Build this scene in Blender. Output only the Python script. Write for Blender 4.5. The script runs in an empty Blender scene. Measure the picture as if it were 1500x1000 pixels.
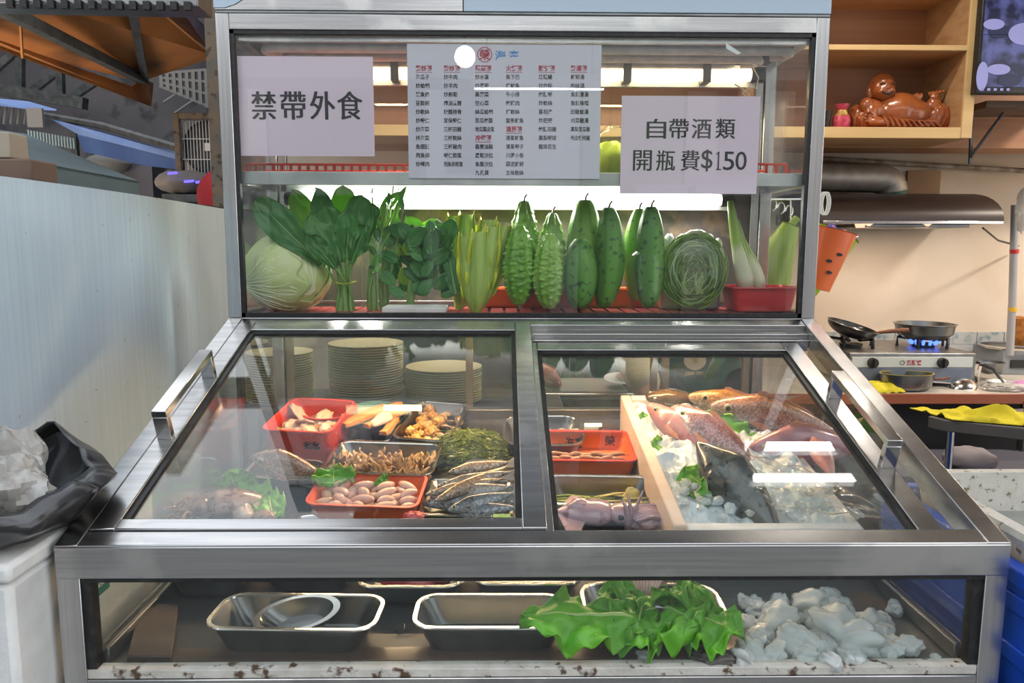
import bpy, math, random
from mathutils import Vector, Matrix, Euler, noise
from math import sin, cos, pi, radians as R
random.seed(7)
SC = bpy.context.scene
COL = SC.collection
# ------------------------------------------------------------------ camera, world, exposure
PI_, YA, RO, F = .1291, .0146, -.0027, 1100.0
CAM = Vector((-.0562, 0, 1.42))
def cam_rows():
    cy, sy, cp, sp, cr, sr = cos(YA), sin(YA), cos(PI_), sin(PI_), cos(RO), sin(RO)
    right0 = Vector((cy, -sy, 0)); fwd0 = Vector((sy, cy, 0)); up0 = Vector((0, 0, 1))
    fwd = fwd0 * cp - up0 * sp; up = fwd0 * sp + up0 * cp
    right = right0 * cr - up * sr; up2 = right0 * sr + up * cr
    return right, up2, fwd
RT, UP, FW = cam_rows()
cd = bpy.data.cameras.new('camera'); co = bpy.data.objects.new('camera', cd); COL.objects.link(co)
cd.sensor_width = 36; cd.lens = 36 * F / 1500; cd.clip_start = .02; cd.clip_end = 200
M = Matrix.Identity(4)
for i in range(3):
    M[i][0], M[i][1], M[i][2], M[i][3] = RT[i], UP[i], -FW[i], CAM[i]
co.matrix_world = M
SC.camera = co
w = bpy.data.worlds.new('overcast_sky'); SC.world = w; w.use_nodes = True
nt = w.node_tree; bgn = nt.nodes['Background']
tc = nt.nodes.new('ShaderNodeTexCoord'); sx = nt.nodes.new('ShaderNodeSeparateXYZ'); cr_ = nt.nodes.new('ShaderNodeValToRGB')
nt.links.new(tc.outputs['Generated'], sx.inputs[0]); nt.links.new(sx.outputs[2], cr_.inputs[0]); nt.links.new(cr_.outputs[0], bgn.inputs[0])
cr_.color_ramp.elements[0].position = 0; cr_.color_ramp.elements[0].color = (.90, .925, .95, 1)
cr_.color_ramp.elements[1].position = .9; cr_.color_ramp.elements[1].color = (.82, .87, .94, 1)
bgn.inputs[1].default_value = 2.1
SC.view_settings.view_transform = 'Standard'; SC.view_settings.look = 'None'; SC.view_settings.gamma = 1
SC.view_settings.use_curve_mapping = False; SC.view_settings.exposure = 0.0
SC.cycles.max_bounces = 10; SC.cycles.transparent_max_bounces = 24; SC.cycles.glossy_bounces = 5
SC.cycles.diffuse_bounces = 3; SC.cycles.sample_clamp_indirect = 6
SC.cycles.caustics_reflective = False; SC.cycles.caustics_refractive = False
def area(name, loc, rot, sx_, sy_, power, col, spread=pi):
    l = bpy.data.lights.new(name, 'AREA'); l.shape = 'RECTANGLE'; l.size = sx_; l.size_y = sy_; l.energy = power; l.color = col; l.spread = spread
    o = bpy.data.objects.new(name, l); COL.objects.link(o); o.location = loc; o.rotation_euler = rot
    return o
area('case_tube_light', (-.02, 2.19, 1.530), (R(-25), 0, 0), 1.2, .03, 7, (1, .97, .9))
area('case_warm_light', (.1, 2.14, 1.85), (0, 0, 0), 1.1, .03, 5, (1, .72, .42))
area('counter_tube_light', (0, 2.03, 1.205), (R(-12), 0, 0), 1.24, .02, 26, (1, .66, .36))
KLA = area('kitchen_ceiling_light', (1.6, 2.9, 2.9), (0, 0, 0), .5, .06, 8, (1, .88, .76))
area('kitchen_right_fill', (3.5, 2.7, 2.85), (0, R(-20), 0), .9, .3, 90, (1, .90, .78))  # added fill to brighten the kitchen wall, no lamp hangs here
HL1 = area('hood_light_left', (1.9, 3.6, 1.5), (0, 0, 0), .06, .06, 2.5, (1, .78, .58)); HL2 = area('hood_light_right', (2.1, 3.6, 1.5), (0, 0, 0), .06, .06, 2.5, (1, .78, .58))
area('kitchen_left_fill', (.2, 2.75, 2.6), (0, 0, 0), 1.0, .1, 20, (1, .84, .68))  # added fill for the kitchen and the plates, without a fixture
FTL = area('front_tube_light', (.25, -1.15, 2.55), (0, 0, 0), 1.0, .03, 24, (.95, .97, 1))
area('canopy_light', (-3.4, 3.0, 1.3), (R(180), 0, 0), 1.6, 1.6, 60, (1, .66, .36))

# ------------------------------------------------------------------ reading the photograph
def ray(px, py):
    return FW + RT * ((px - 750) / F) + UP * ((500 - py) / F)
def plane(px, py, P, n):
    r = ray(px, py); return CAM + r * ((Vector(P) - CAM).dot(n) / r.dot(n))
def atY(px, py, Y): return plane(px, py, (0, Y, 0), Vector((0, 1, 0)))
def atZ(px, py, Z): return plane(px, py, (0, 0, Z), Vector((0, 0, 1)))
def atX(px, py, X): return plane(px, py, (X, 0, 0), Vector((1, 0, 0)))
BEDY, BEDZ, BEDS = 1.42, .735, .178            # display bed: flat in front, sloping up behind
def bedz(y): return BEDZ + max(0, y - BEDY) * BEDS
BEDN = Vector((0, -BEDS, 1)).normalized(); BEDA = math.atan(BEDS)
def bed(px, py, h=0): return plane(px, py, (0, BEDY, BEDZ + h), BEDN)
SA = Vector((0, 1.1233, .9544)); SB = Vector((0, 1.9136, 1.2316)); SU = (SB - SA).normalized(); SN = Vector((0, -SU.z, SU.y))
SLOPE = Matrix(((1, 0, 0, 0), (0, SU.y, SN.y, SA.y), (0, SU.z, SN.z, SA.z), (0, 0, 0, 1)))

# ------------------------------------------------------------------ mesh builder
def TR(loc=(0, 0, 0), rot=(0, 0, 0), sc=(1, 1, 1)):
    if isinstance(sc, (int, float)): sc = (sc,) * 3
    return Matrix.Translation(loc) @ Euler(rot).to_matrix().to_4x4() @ Matrix.Diagonal((*sc, 1))
class G:
    def __init__(s): s.v = []; s.f = []
    def add(s, vs, fs, M=None):
        b = len(s.v)
        s.v += [M @ Vector(p) for p in vs] if M is not None else [Vector(p) for p in vs]
        s.f += [tuple(i + b for i in f) for f in fs]; return s
    def box(s, x0, x1, y0, y1, z0, z1, M=None):
        return s.add([(x0, y0, z0), (x1, y0, z0), (x1, y1, z0), (x0, y1, z0), (x0, y0, z1), (x1, y0, z1), (x1, y1, z1), (x0, y1, z1)],
                     [(0, 3, 2, 1), (4, 5, 6, 7), (0, 1, 5, 4), (1, 2, 6, 5), (2, 3, 7, 6), (3, 0, 4, 7)], M)
    def loft(s, loops, cap0=True, cap1=True, closed=False, M=None):
        n = len(loops[0]); vs = [p for l in loops for p in l]; fs = []
        m = len(loops)
        for i in range(m if closed else m - 1):
            a, b = i * n, ((i + 1) % m) * n
            for j in range(n): fs.append((a + j, a + (j + 1) % n, b + (j + 1) % n, b + j))
        if not closed:
            if cap0: fs.append(tuple(range(n - 1, -1, -1)))
            if cap1: fs.append(tuple(range((m - 1) * n, m * n)))
        return s.add(vs, fs, M)
    def tube(s, pts, r, n=8, M=None, flat=1, closed=False):
        pts = [Vector(p) for p in pts]; m = len(pts)
        rs = r if isinstance(r, (list, tuple)) else [r] * m
        t0 = (pts[1] - pts[0]).normalized(); a = t0.orthogonal().normalized(); loops = []
        for i in range(m):
            t = ((pts[(i + 1) % m] - pts[i - 1]) if (closed or 0 < i < m - 1) else (pts[1] - pts[0] if i == 0 else pts[-1] - pts[-2]))
            t = t.normalized() if t.length > 1e-9 else t0
            a = (a - t * a.dot(t)); a = a.normalized() if a.length > 1e-6 else t.orthogonal().normalized()
            b = t.cross(a); loops.append([pts[i] + (a * cos(2 * pi * k / n) + b * sin(2 * pi * k / n) * flat) * rs[i] for k in range(n)])
        return s.loft(loops, closed=closed, M=M)
    def lathe(s, prof, n=32, M=None, sx=1, sy=1, cap0=True, cap1=True, ring=False):
        return s.loft([[(r * cos(2 * pi * k / n) * sx, r * sin(2 * pi * k / n) * sy, z) for k in range(n)] for r, z in prof], cap0, cap1, closed=ring, M=M)
    def ell(s, c, rad, n=16, m=10, M=None, f=None):
        loops = []
        for i in range(m + 1):
            th = pi * min(max(i / m, .015), .985); l = []
            for k in range(n):
                ph = 2 * pi * k / n; d = Vector((sin(th) * cos(ph), sin(th) * sin(ph), -cos(th)))
                q = f(d) if f else 1
                l.append((c[0] + d.x * rad[0] * q, c[1] + d.y * rad[1] * q, c[2] + d.z * rad[2] * q))
            loops.append(l)
        return s.loft(loops, M=M)
    def grid(s, fn, nu, nv, M=None):
        return s.add([fn(i / nu, j / nv) for j in range(nv + 1) for i in range(nu + 1)],
                     [(j * (nu + 1) + i, j * (nu + 1) + i + 1, (j + 1) * (nu + 1) + i + 1, (j + 1) * (nu + 1) + i) for j in range(nv) for i in range(nu)], M)
    def slab(s, fn, nu, nv, th, M=None):      # grid with thickness th along z
        top = [Vector(fn(i / nu, j / nv)) for j in range(nv + 1) for i in range(nu + 1)]
        k = len(top); bot = [p - Vector((0, 0, th)) for p in top]; q = nu + 1; fs = []
        for j in range(nv):
            for i in range(nu):
                a = j * q + i; fs.append((a, a + 1, a + q + 1, a + q)); fs.append((k + a, k + a + q, k + a + q + 1, k + a + 1))
        for i in range(nu):
            fs.append((i, k + i, k + i + 1, i + 1)); a = nv * q + i; fs.append((a, a + 1, k + a + 1, k + a))
        for j in range(nv):
            a = j * q; fs.append((a, a + q, k + a + q, k + a)); a = j * q + nu; fs.append((a, k + a, k + a + q, a + q))
        return s.add(top + bot, fs, M)
    def prism(s, poly, d, M=None):             # polygon of 3-D points extruded by vector d
        d = Vector(d); a = [Vector(p) for p in poly]
        return s.loft([a, [p + d for p in a]], M=M)
    def build(s, name, mat, parent=None, smooth=True, bevel=0, sharp=35, seg=2, stuff=False, label=None, sub=0, solid=0):
        me = bpy.data.meshes.new(name); me.from_pydata([tuple(p) for p in s.v], [], s.f)
        me.materials.append(mat)
        if smooth:
            me.polygons.foreach_set('use_smooth', [True] * len(me.polygons))
            if sharp: me.set_sharp_from_angle(angle=R(sharp))
        o = bpy.data.objects.new(name, me); COL.objects.link(o)
        if parent: o.parent = parent; KIDS.setdefault(parent, []).append(o)
        if solid:
            m = o.modifiers.new('solid', 'SOLIDIFY'); m.thickness = solid; m.offset = 0
        if bevel:
            m = o.modifiers.new('bevel', 'BEVEL'); m.width = bevel; m.segments = seg; m.limit_method = 'ANGLE'; m.angle_limit = R(40)
        if sub:
            m = o.modifiers.new('sub', 'SUBSURF'); m.levels = m.render_levels = sub
        if stuff: o['kind'] = 'stuff'
        if label: o['label'] = label
        return o
KIDS = {}
def thing(name, label, cat, loc=(0, 0, 0), rot=(0, 0, 0), group=None, M=None):
    o = bpy.data.objects.new(name, None); COL.objects.link(o); o.empty_display_size = .05
    if M is not None: o.matrix_world = M
    else: o.location = loc; o.rotation_euler = rot
    return tag(o, label, cat, group)
def tag(o, label, cat, group=None, loc=None, rot=None, M=None):
    o['label'] = label; o['category'] = cat
    if group: o['group'] = group
    if loc is not None: o.location = loc
    if rot is not None: o.rotation_euler = rot
    if M is not None: o.matrix_world = M
    return o
def dup(o, label=None, loc=None, rot=None, M=None, parent=None, sc=None):
    c = o.copy(); COL.objects.link(c)
    if parent: c.parent = parent; KIDS.setdefault(parent, []).append(c)
    for k in KIDS.get(o, []): dup(k, parent=c)
    if label: c['label'] = label
    if loc is not None: c.location = loc
    if rot is not None: c.rotation_euler = rot
    if M is not None: c.matrix_world = M
    if sc is not None: c.scale = (sc,) * 3 if isinstance(sc, (int, float)) else sc
    return c
def struct(o): o['kind'] = 'structure'; return o
ORD = ['first', 'second', 'third', 'fourth', 'fifth', 'sixth', 'seventh', 'eighth', 'ninth', 'tenth', 'eleventh', 'twelfth', 'thirteenth', 'fourteenth', 'fifteenth', 'sixteenth', 'seventeenth', 'eighteenth', 'nineteenth', 'twentieth', 'twenty-first', 'twenty-second', 'twenty-third', 'twenty-fourth', 'twenty-fifth']
def N3(p, s=1.0): return noise.noise(Vector(p) * s)

# ------------------------------------------------------------------ materials
def mat(name, c, rough=.5, metal=0, c2=None, ns=8, stretch=(1, 1, 1), bump=0, bs=30, bstretch=None, coat=0, sss=0, trans=0, alpha=1, em=None, es=0,
        ramp=(.35, .65), grad=None, spec=.5, c3=None, n3=40, r3=(.55, .65), bd=.003, sscol=None, vor=0):
    m = bpy.data.materials.new(name); m.use_nodes = True; t = m.node_tree; b = t.nodes['Principled BSDF']; L = t.links.new
    b.inputs['Base Color'].default_value = (*c, 1); b.inputs['Roughness'].default_value = rough; b.inputs['Metallic'].default_value = metal
    b.inputs['Specular IOR Level'].default_value = spec
    b.inputs['Coat Weight'].default_value = coat; b.inputs['Coat Roughness'].default_value = .08
    if sss: b.inputs['Subsurface Weight'].default_value = sss; b.inputs['Subsurface Scale'].default_value = .01; b.inputs['Subsurface Radius'].default_value = (1, .6, .4)
    b.inputs['Transmission Weight'].default_value = trans; b.inputs['Alpha'].default_value = alpha
    if em: b.inputs['Emission Color'].default_value = (*em, 1); b.inputs['Emission Strength'].default_value = es
    tc = t.nodes.new('ShaderNodeTexCoord')
    def nz(scale, st, detail=4):
        mp = t.nodes.new('ShaderNodeMapping'); mp.inputs['Scale'].default_value = st; L(tc.outputs['Object'], mp.inputs[0])
        n = t.nodes.new('ShaderNodeTexNoise'); n.inputs['Scale'].default_value = scale; n.inputs['Detail'].default_value = detail; L(mp.outputs[0], n.inputs[0]); return n.outputs[0]
    def rampn(src, a, bb, p):
        r = t.nodes.new('ShaderNodeValToRGB'); L(src, r.inputs[0]); e = r.color_ramp.elements
        e[0].position, e[1].position = p; e[0].color = (*a, 1); e[1].color = (*bb, 1); return r.outputs[0]
    col = None
    if grad:      # list of (pos, colour) along an axis of the object's box, real markings of the thing
        ax, stops = grad; s = t.nodes.new('ShaderNodeSeparateXYZ'); L(tc.outputs['Generated'], s.inputs[0])
        r = t.nodes.new('ShaderNodeValToRGB'); 
        ad = t.nodes.new('ShaderNodeMath'); ad.operation = 'MULTIPLY_ADD'; L(nz(ns, stretch), ad.inputs[0]); ad.inputs[1].default_value = .25; 
        sb = t.nodes.new('ShaderNodeMath'); sb.operation = 'SUBTRACT'; L(s.outputs[ax], sb.inputs[0]); sb.inputs[1].default_value = .125; L(sb.outputs[0], ad.inputs[2])
        L(ad.outputs[0], r.inputs[0]); e = r.color_ramp.elements
        while len(e) < len(stops): e.new(.5)
        for k, (p, q) in enumerate(stops): e[k].position = p; e[k].color = (*q, 1)
        col = r.outputs[0]
        if c2:
            mx = t.nodes.new('ShaderNodeMix'); mx.data_type = 'RGBA'; f = rampn(nz(n3, (1, 1, 1)), (0, 0, 0), (1, 1, 1), ramp)
            L(f, mx.inputs[0]); L(col, mx.inputs[6]); mx.inputs[7].default_value = (*c2, 1); col = mx.outputs[2]
    elif c2: col = rampn(nz(ns, stretch), c, c2, ramp)
    if c3:
        mx = t.nodes.new('ShaderNodeMix'); mx.data_type = 'RGBA'; f = rampn(nz(n3, (1, 1, 1)), (0, 0, 0), (1, 1, 1), r3)
        L(f, mx.inputs[0])
        if col: L(col, mx.inputs[6])
        else: mx.inputs[6].default_value = (*c, 1)
        mx.inputs[7].default_value = (*c3, 1); col = mx.outputs[2]
    if vor == 2:
        v = t.nodes.new('ShaderNodeTexVoronoi'); v.inputs['Scale'].default_value = bs; L(tc.outputs['Object'], v.inputs[0])
        f = rampn(v.outputs[0], (1, 1, 1), (.45, .42, .42), (.30, .62)); mx = t.nodes.new('ShaderNodeMix'); mx.data_type = 'RGBA'; mx.blend_type = 'MULTIPLY'; mx.inputs[0].default_value = .8
        L(col, mx.inputs[6]); L(f, mx.inputs[7]); col = mx.outputs[2]
    if col: L(col, b.inputs['Base Color'])
    if bump:
        if vor:
            v = t.nodes.new('ShaderNodeTexVoronoi'); v.inputs['Scale'].default_value = bs; L(tc.outputs['Object'], v.inputs[0]); src = v.outputs[0]
        else: src = nz(bs, bstretch or stretch)
        bn = t.nodes.new('ShaderNodeBump'); bn.inputs['Strength'].default_value = bump; bn.inputs['Distance'].default_value = bd; L(src, bn.inputs['Height']); L(bn.outputs[0], b.inputs['Normal'])
    return m
def glassmat(name, tint=(.97, .98, .97), f0=.04, dust=0, ior_boost=1.0, rough=0.0, dcol=(.75, .78, .78)):
    m = bpy.data.materials.new(name); m.use_nodes = True; t = m.node_tree; L = t.links.new
    for n in list(t.nodes):
        if n.type != 'OUTPUT_MATERIAL': t.nodes.remove(n)
    out = [n for n in t.nodes][0]
    tr = t.nodes.new('ShaderNodeBsdfTransparent'); tr.inputs[0].default_value = (*tint, 1)
    gl = t.nodes.new('ShaderNodeBsdfGlossy'); gl.inputs['Roughness'].default_value = rough; gl.inputs[0].default_value = (1, 1, 1, 1)
    lw = t.nodes.new('ShaderNodeLayerWeight'); lw.inputs[0].default_value = .5
    pw = t.nodes.new('ShaderNodeMath'); pw.operation = 'POWER'; pw.inputs[1].default_value = 4.5; L(lw.outputs['Facing'], pw.inputs[0])
    ma = t.nodes.new('ShaderNodeMath'); ma.operation = 'MULTIPLY_ADD'; ma.inputs[1].default_value = .95 * ior_boost; ma.inputs[2].default_value = f0; L(pw.outputs[0], ma.inputs[0])
    mx = t.nodes.new('ShaderNodeMixShader'); L(ma.outputs[0], mx.inputs[0]); L(tr.outputs[0], mx.inputs[1]); L(gl.outputs[0], mx.inputs[2])
    last = mx
    if dust:
        df = t.nodes.new('ShaderNodeBsdfDiffuse'); df.inputs[0].default_value = (*dcol, 1)
        tcn = t.nodes.new('ShaderNodeTexCoord'); n = t.nodes.new('ShaderNodeTexNoise'); n.inputs['Scale'].default_value = 7; n.inputs['Detail'].default_value = 8; L(tcn.outputs['Object'], n.inputs[0])
        r = t.nodes.new('ShaderNodeValToRGB'); r.color_ramp.elements[0].position = .35; r.color_ramp.elements[1].position = .8
        r.color_ramp.elements[0].color = (dust * .4,) * 3 + (1,); r.color_ramp.elements[1].color = (dust * 2,) * 3 + (1,); L(n.outputs[0], r.inputs[0])
        m2 = t.nodes.new('ShaderNodeMixShader'); L(r.outputs[0], m2.inputs[0]); L(mx.outputs[0], m2.inputs[1]); L(df.outputs[0], m2.inputs[2]); last = m2
    L(last.outputs[0], out.inputs[0]); return m
STEEL = mat('brushed_steel', (.55, .54, .53), .25, 1, c2=(.44, .44, .44), ns=30, stretch=(.15, 1, 6), bump=.12, bs=220, bstretch=(.03, 1, 1), bd=.0004, c3=(.66, .65, .63), n3=6)
STEELV = mat('brushed_steel_upright', (.60, .59, .58), .25, 1, c2=(.50, .50, .50), ns=30, stretch=(6, 6, .15), bump=.12, bs=220, bstretch=(1, 1, .03), bd=.0004)
PAN = mat('tray_steel', (.30, .31, .31), .28, 1, c2=(.21, .22, .23), ns=9, ramp=(.3, .7), bump=.08, bs=90, bd=.0005)
RIM = mat('tray_rim_steel', (.75, .73, .70), .16, 1)
DSTEEL = mat('dull_steel', (.30, .31, .32), .4, 1, c2=(.2, .2, .2), ns=12, bump=.1, bs=60)
BLACK = mat('black_rubber', (.012, .012, .013), .45, 0, c2=(.04, .04, .04), ns=60, ramp=(.5, .8))
GLASS = glassmat('window_glass', dust=.006)
GLASS2 = glassmat('slope_glass', tint=(.975, .985, .975), f0=.042, dust=.007)
GLASSF = glassmat('front_glass', tint=(.96, .98, .97), f0=.032, dust=.005)
FILM = glassmat('clear_film', tint=(.99, 1, .99), f0=.04, dust=.005, rough=.08)
PINK = mat('lilac_paper', (.74, .61, .72), .6)
MENU = mat('grey_paper', (.62, .61, .70), .55)
INK = mat('black_ink', (.015, .012, .015), .6)
RINK = mat('red_ink', (.42, .01, .04), .6)
BINK = mat('blue_ink', (.03, .25, .60), .6)
GINK = mat('gold_ink', (.45, .32, .10), .6)
WHITEP = mat('white_plastic', (.78, .80, .80), .35)
FOAM = mat('white_foam', (.80, .80, .78), .8, c2=(.70, .70, .68), ns=20, bump=.4, bs=140, vor=1, bd=.001)
FOAMW = mat('foam_wall_warm_lit', (.78, .62, .50), .8, c2=(.72, .54, .42), ns=9, bump=.4, bs=160, vor=1, bd=.001)  # white foam with the warm case light put into its colour
REDP = mat('red_plastic', (.70, .045, .02), .35, c2=(.62, .05, .025), ns=6, coat=.3)
ORP = mat('orange_plastic', (.85, .16, .03), .35, c2=(.78, .14, .03), ns=6, coat=.3)
REDTRAY = mat('red_tray_plastic', (.55, .03, .03), .3, coat=.3)
def text_mesh(body, bold=.0):
    cu = bpy.data.curves.new('t', 'FONT'); cu.body = body; cu.size = 1; cu.offset = bold; cu.resolution_u = 3
    o = bpy.data.objects.new('t', cu); COL.objects.link(o)
    dg = bpy.context.evaluated_depsgraph_get(); me = bpy.data.meshes.new_from_object(o.evaluated_get(dg))
    vs = [v.co.copy() for v in me.vertices]; fs = [tuple(p.vertices) for p in me.polygons]
    bpy.data.objects.remove(o); bpy.data.curves.remove(cu); bpy.data.meshes.remove(me); return vs, fs
def text_fit(g, body, x0, x1, z0, z1, bold=0., M=None):      # flat print in the local XZ plane
    vs, fs = text_mesh(body, bold)
    a0, a1 = min(v.x for v in vs), max(v.x for v in vs); b0, b1 = min(v.y for v in vs), max(v.y for v in vs)
    return g.add([(x0 + (v.x - a0) / (a1 - a0) * (x1 - x0), 0, z0 + (v.y - b0) / (b1 - b0) * (z1 - z0)) for v in vs], fs, M)
# ------------------------------------------------------------------ print for the notices (made first: text needs an almost empty scene)
YS = 1.932
def notice(name, label, c00, c11, mt, dy=0):
    a, b = atY(*c00, YS + dy), atY(*c11, YS + dy)
    t = thing(name, label, 'notice', (a.x, YS + dy, b.z))
    G().box(0, b.x - a.x, 0, .0012, 0, a.z - b.z).build('paper_sheet', mt, t, smooth=False)
    return t, a, b
def px_text(g, s, org, x0, x1, ytop, ybot, bold=0., dy=0):
    a, b = atY(x0, ytop, YS + dy), atY(x1, ybot, YS + dy)
    text_fit(g, s, a.x - org.x, b.x - org.x, b.z - org.z, a.z - org.z, bold)
T1, a, b = notice('notice', 'lilac notice with four large black characters at the left of the upper window', (347, 82), (549, 229), PINK)
org = Vector((a.x, 0, b.z))
def char(s, x, wd, y0, y1, T, bold):
    if s == '1':      # slab serif figure one
        g = G()
        for xa, xb, ya, yb in ((x + 2.8, x + 5.8, y0, y1 - 1), (x + .6, x + 8.2, y1 - 1.6, y1)):
            p_, q_ = atY(xa, yb, YS), atY(xb, ya, YS); g.add([(p_.x - org.x, -.0006, p_.z - org.z), (q_.x - org.x, -.0006, p_.z - org.z), (q_.x - org.x, -.0006, q_.z - org.z), (p_.x - org.x, -.0006, q_.z - org.z)], [(0, 1, 2, 3)])
        f_ = [atY(a_, b_, YS) for a_, b_ in ((x + 3.3, y0), (x + .8, y0 + 4), (x + .8, y0 + 5.4), (x + 3.3, y0 + 3))]
        g.add([(q.x - org.x, -.0006, q.z - org.z) for q in f_], [(0, 1, 2, 3)]); g.build('character', INK, T, smooth=False); return
    for k_, dx in enumerate((-bold, 0, bold)):
        g = G(); px_text(g, s, org, x + dx, x + wd + dx, y0 - abs(bold) * (k_ != 1) * .4, y1 + abs(bold) * (k_ != 1) * .4); g.v = [v + Vector((0, -.0005 - .0001 * k_, 0)) for v in g.v]
        gg = g if k_ == 0 else G().add(gg.v + g.v, gg.f + [tuple(i + len(gg.v) for i in f) for f in g.f])
    gg.build('character', INK, T, smooth=False)
for s, x in zip('禁帶外食', (368, 411, 454, 494)): char(s, x, 37, 134, 175, T1, .9)
T2, a, b = notice('notice', 'lilac notice about corkage fee reading $150 at the right of the upper window', (911, 140), (1108, 284), PINK)
org = Vector((a.x, 0, b.z))
for s, x in zip('自帶酒類', (948, 981, 1014, 1049)): char(s, x, 27, 174, 203, T2, .5)
for s, x in zip('開瓶費', (928, 962, 998)): char(s, x, 26, 220, 250, T2, .4)
for s, x in zip('$150', (1028, 1048, 1060, 1078)): char(s, x, 8 if s == '1' else 15, 219 if s == '$' else 222, 251 if s == '$' else 249, T2, .2)
T3, a, b = notice('menu_sheet', 'long grey menu sheet with six columns of dishes in the middle of the upper window', (596, 64), (878, 262), MENU, .002)
T3['category'] = 'menu'
org = Vector((a.x, 0, b.z))
g = G(); gr = G(); gb = G()
px_text(gr, '榮', org, 702, 718, 72, 88, .02, .002); px_text(gb, '海', org, 725, 741, 74, 88, .02, .002); px_text(gb, '產', org, 744, 761, 74, 88, .02, .002)
c0 = atY(710, 80, YS + .002)
ring = [(c0.x - org.x + .0185 * cos(k * pi / 16), 0, c0.z - org.z + .0185 * sin(k * pi / 16)) for k in range(32)]
rin = [(c0.x - org.x + .0165 * cos(k * pi / 16), 0, c0.z - org.z + .0165 * sin(k * pi / 16)) for k in range(32)]
gr.add(ring + rin, [(k, (k + 1) % 32, 32 + (k + 1) % 32, 32 + k) for k in range(32)])
gr.v = [v + Vector((0, -.0006, 0)) for v in gr.v]; gr.build('round_mark', RINK, T3, smooth=False)
cols = [(609, ['!熱炒類', '海瓜子', '炒蛤蜊', '鯊魚條', '豆豉蚵', '炒軟絲', '炒蝦仁', '炒海菜', '拌海菜', '魚翅頭', '飛魚卵', '炒螺肉']),
        (650, ['!熱炒類', '炒牛肉', '炒羊肉', '炒劍筍', '麻油雙腰', '糖醋排骨', '宮保蝦仁', '三杯田雞', '三杯軟絲', '三杯雞肉', '蝦仁煎蛋', '飛魚卵煎蛋']),
        (696, ['!蔬菜類', '炒水蓮', '炒蘆筍', '高麗菜', '空心菜', '絲瓜蛤蜊', '苦瓜鹹蛋', '地瓜葉皮蛋', '!冷盤類', '香嫩油雞', '蘆筍沙拉', '魚蛋沙拉', '九孔貝']),
        (741, ['!火烤類', '魚下巴', '烤魷魚', '牛小排', '鹹豬肉', '烤軟絲', '當季鮮魚', '!清蒸類', '清蒸鮮魚', '清蒸蝦子', '川燙小卷', '蒜泥鮮蚵', '五味軟絲']),
        (789, ['!酥炸類', '紅糟鰻', '炒炸粉', '鹹酥蝦', '炸軟絲', '喜相逢', '炸肥腸', '鹹酥田雞', '鳳梨蝦球', '龍珠花生']),
        (836, ['!熱湯類', '鮮蚵湯', '肉絲湯', '魚頭清湯', '魚頭味噌', '田雞蛤湯', '刈菜雞湯', '鳳梨苦瓜雞', '剝皮辣椒雞'])]
for x, L_ in cols:
    for i, s in enumerate(L_):
        y = 100 + i * 12.75; red = s[0] == '!'; s = s.strip('!'); wd = {3: 20, 4: 26, 5: 28}[len(s)]
        if red:
            gr = G(); px_text(gr, s, org, x, x + 24, y - 4.5, y + 4.5, .03, .002)
            p, q = atY(x, y + 5.6, YS + .002), atY(x + 24, y + 6.5, YS + .002)
            gr.add([(p.x - org.x, 0, q.z - org.z), (q.x - org.x, 0, q.z - org.z), (q.x - org.x, 0, p.z - org.z), (p.x - org.x, 0, p.z - org.z)], [(0, 1, 2, 3)]); gr.v = [v + Vector((0, -.0006, 0)) for v in gr.v]; gr.build('heading', RINK, T3, smooth=False)
        else: px_text(g, s, org, x, x + wd, y - 3.8, y + 3.8, .015, .002)
for gg, nm, m_ in ((g, 'dish_lettering', INK), (gb, 'title_lettering', BINK)):
    gg.v = [v + Vector((0, -.0006, 0)) for v in gg.v]; gg.build(nm, m_, T3, smooth=False)
TXT = {}
for k, s in (('tray', '榮'), ('logo', '食'), ('stove', '瓦斯爐'), ('sticker', 'FRESH'), ('shirt', '海產')): TXT[k] = text_mesh(s, .02)
def text_cached(g, k, x0, x1, z0, z1, M=None):
    vs, fs = TXT[k]; a0, a1 = min(v.x for v in vs), max(v.x for v in vs); b0, b1 = min(v.y for v in vs), max(v.y for v in vs)
    return g.add([(x0 + (v.x - a0) / (a1 - a0) * (x1 - x0), 0, z0 + (v.y - b0) / (b1 - b0) * (z1 - z0)) for v in vs], fs, M)

# ------------------------------------------------------------------ surroundings (setting)
ASPH = mat('asphalt', (.16, .16, .16), .85, c2=(.22, .22, .21), ns=40)
TILEF = mat('kitchen_floor', (.14, .13, .12), .5, c2=(.09, .085, .08), ns=5)
CEIL = mat('ceiling_board', (.16, .145, .13), .8, c2=(.11, .10, .09), ns=3)
BEIGE = mat('beige_wall_paint', (.76, .66, .55), .6, c2=(.68, .57, .45), ns=1.4, c3=(.62, .50, .36), n3=3, r3=(.5, .8))
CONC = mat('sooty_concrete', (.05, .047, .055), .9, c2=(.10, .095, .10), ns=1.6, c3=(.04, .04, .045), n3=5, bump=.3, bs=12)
struct(G().box(-4, 5, -12, 12, -.05, 0).build('floor', ASPH, smooth=False))
struct(G().box(.9, 4.5, 2.2, 4.2, 0, .01).build('trim_1', TILEF, smooth=False))
WY = 4.05
struct(G().box(-1.25, 4.5, WY, WY + .12, 0, 3.1).build('wall_back', BEIGE, smooth=False))
struct(G().box(4.4, 4.5, 1.2, WY, 0, 3.1).build('wall_right', BEIGE, smooth=False))
struct(G().box(-.75, 4.5, .9, WY + .1, 3.0, 3.1).build('ceiling', CEIL, smooth=False))
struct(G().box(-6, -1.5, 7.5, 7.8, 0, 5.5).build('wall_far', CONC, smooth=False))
struct(G().box(-6.2, -6, -3, 7.8, 0, 5.5).build('wall_left', CONC, smooth=False))
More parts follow.
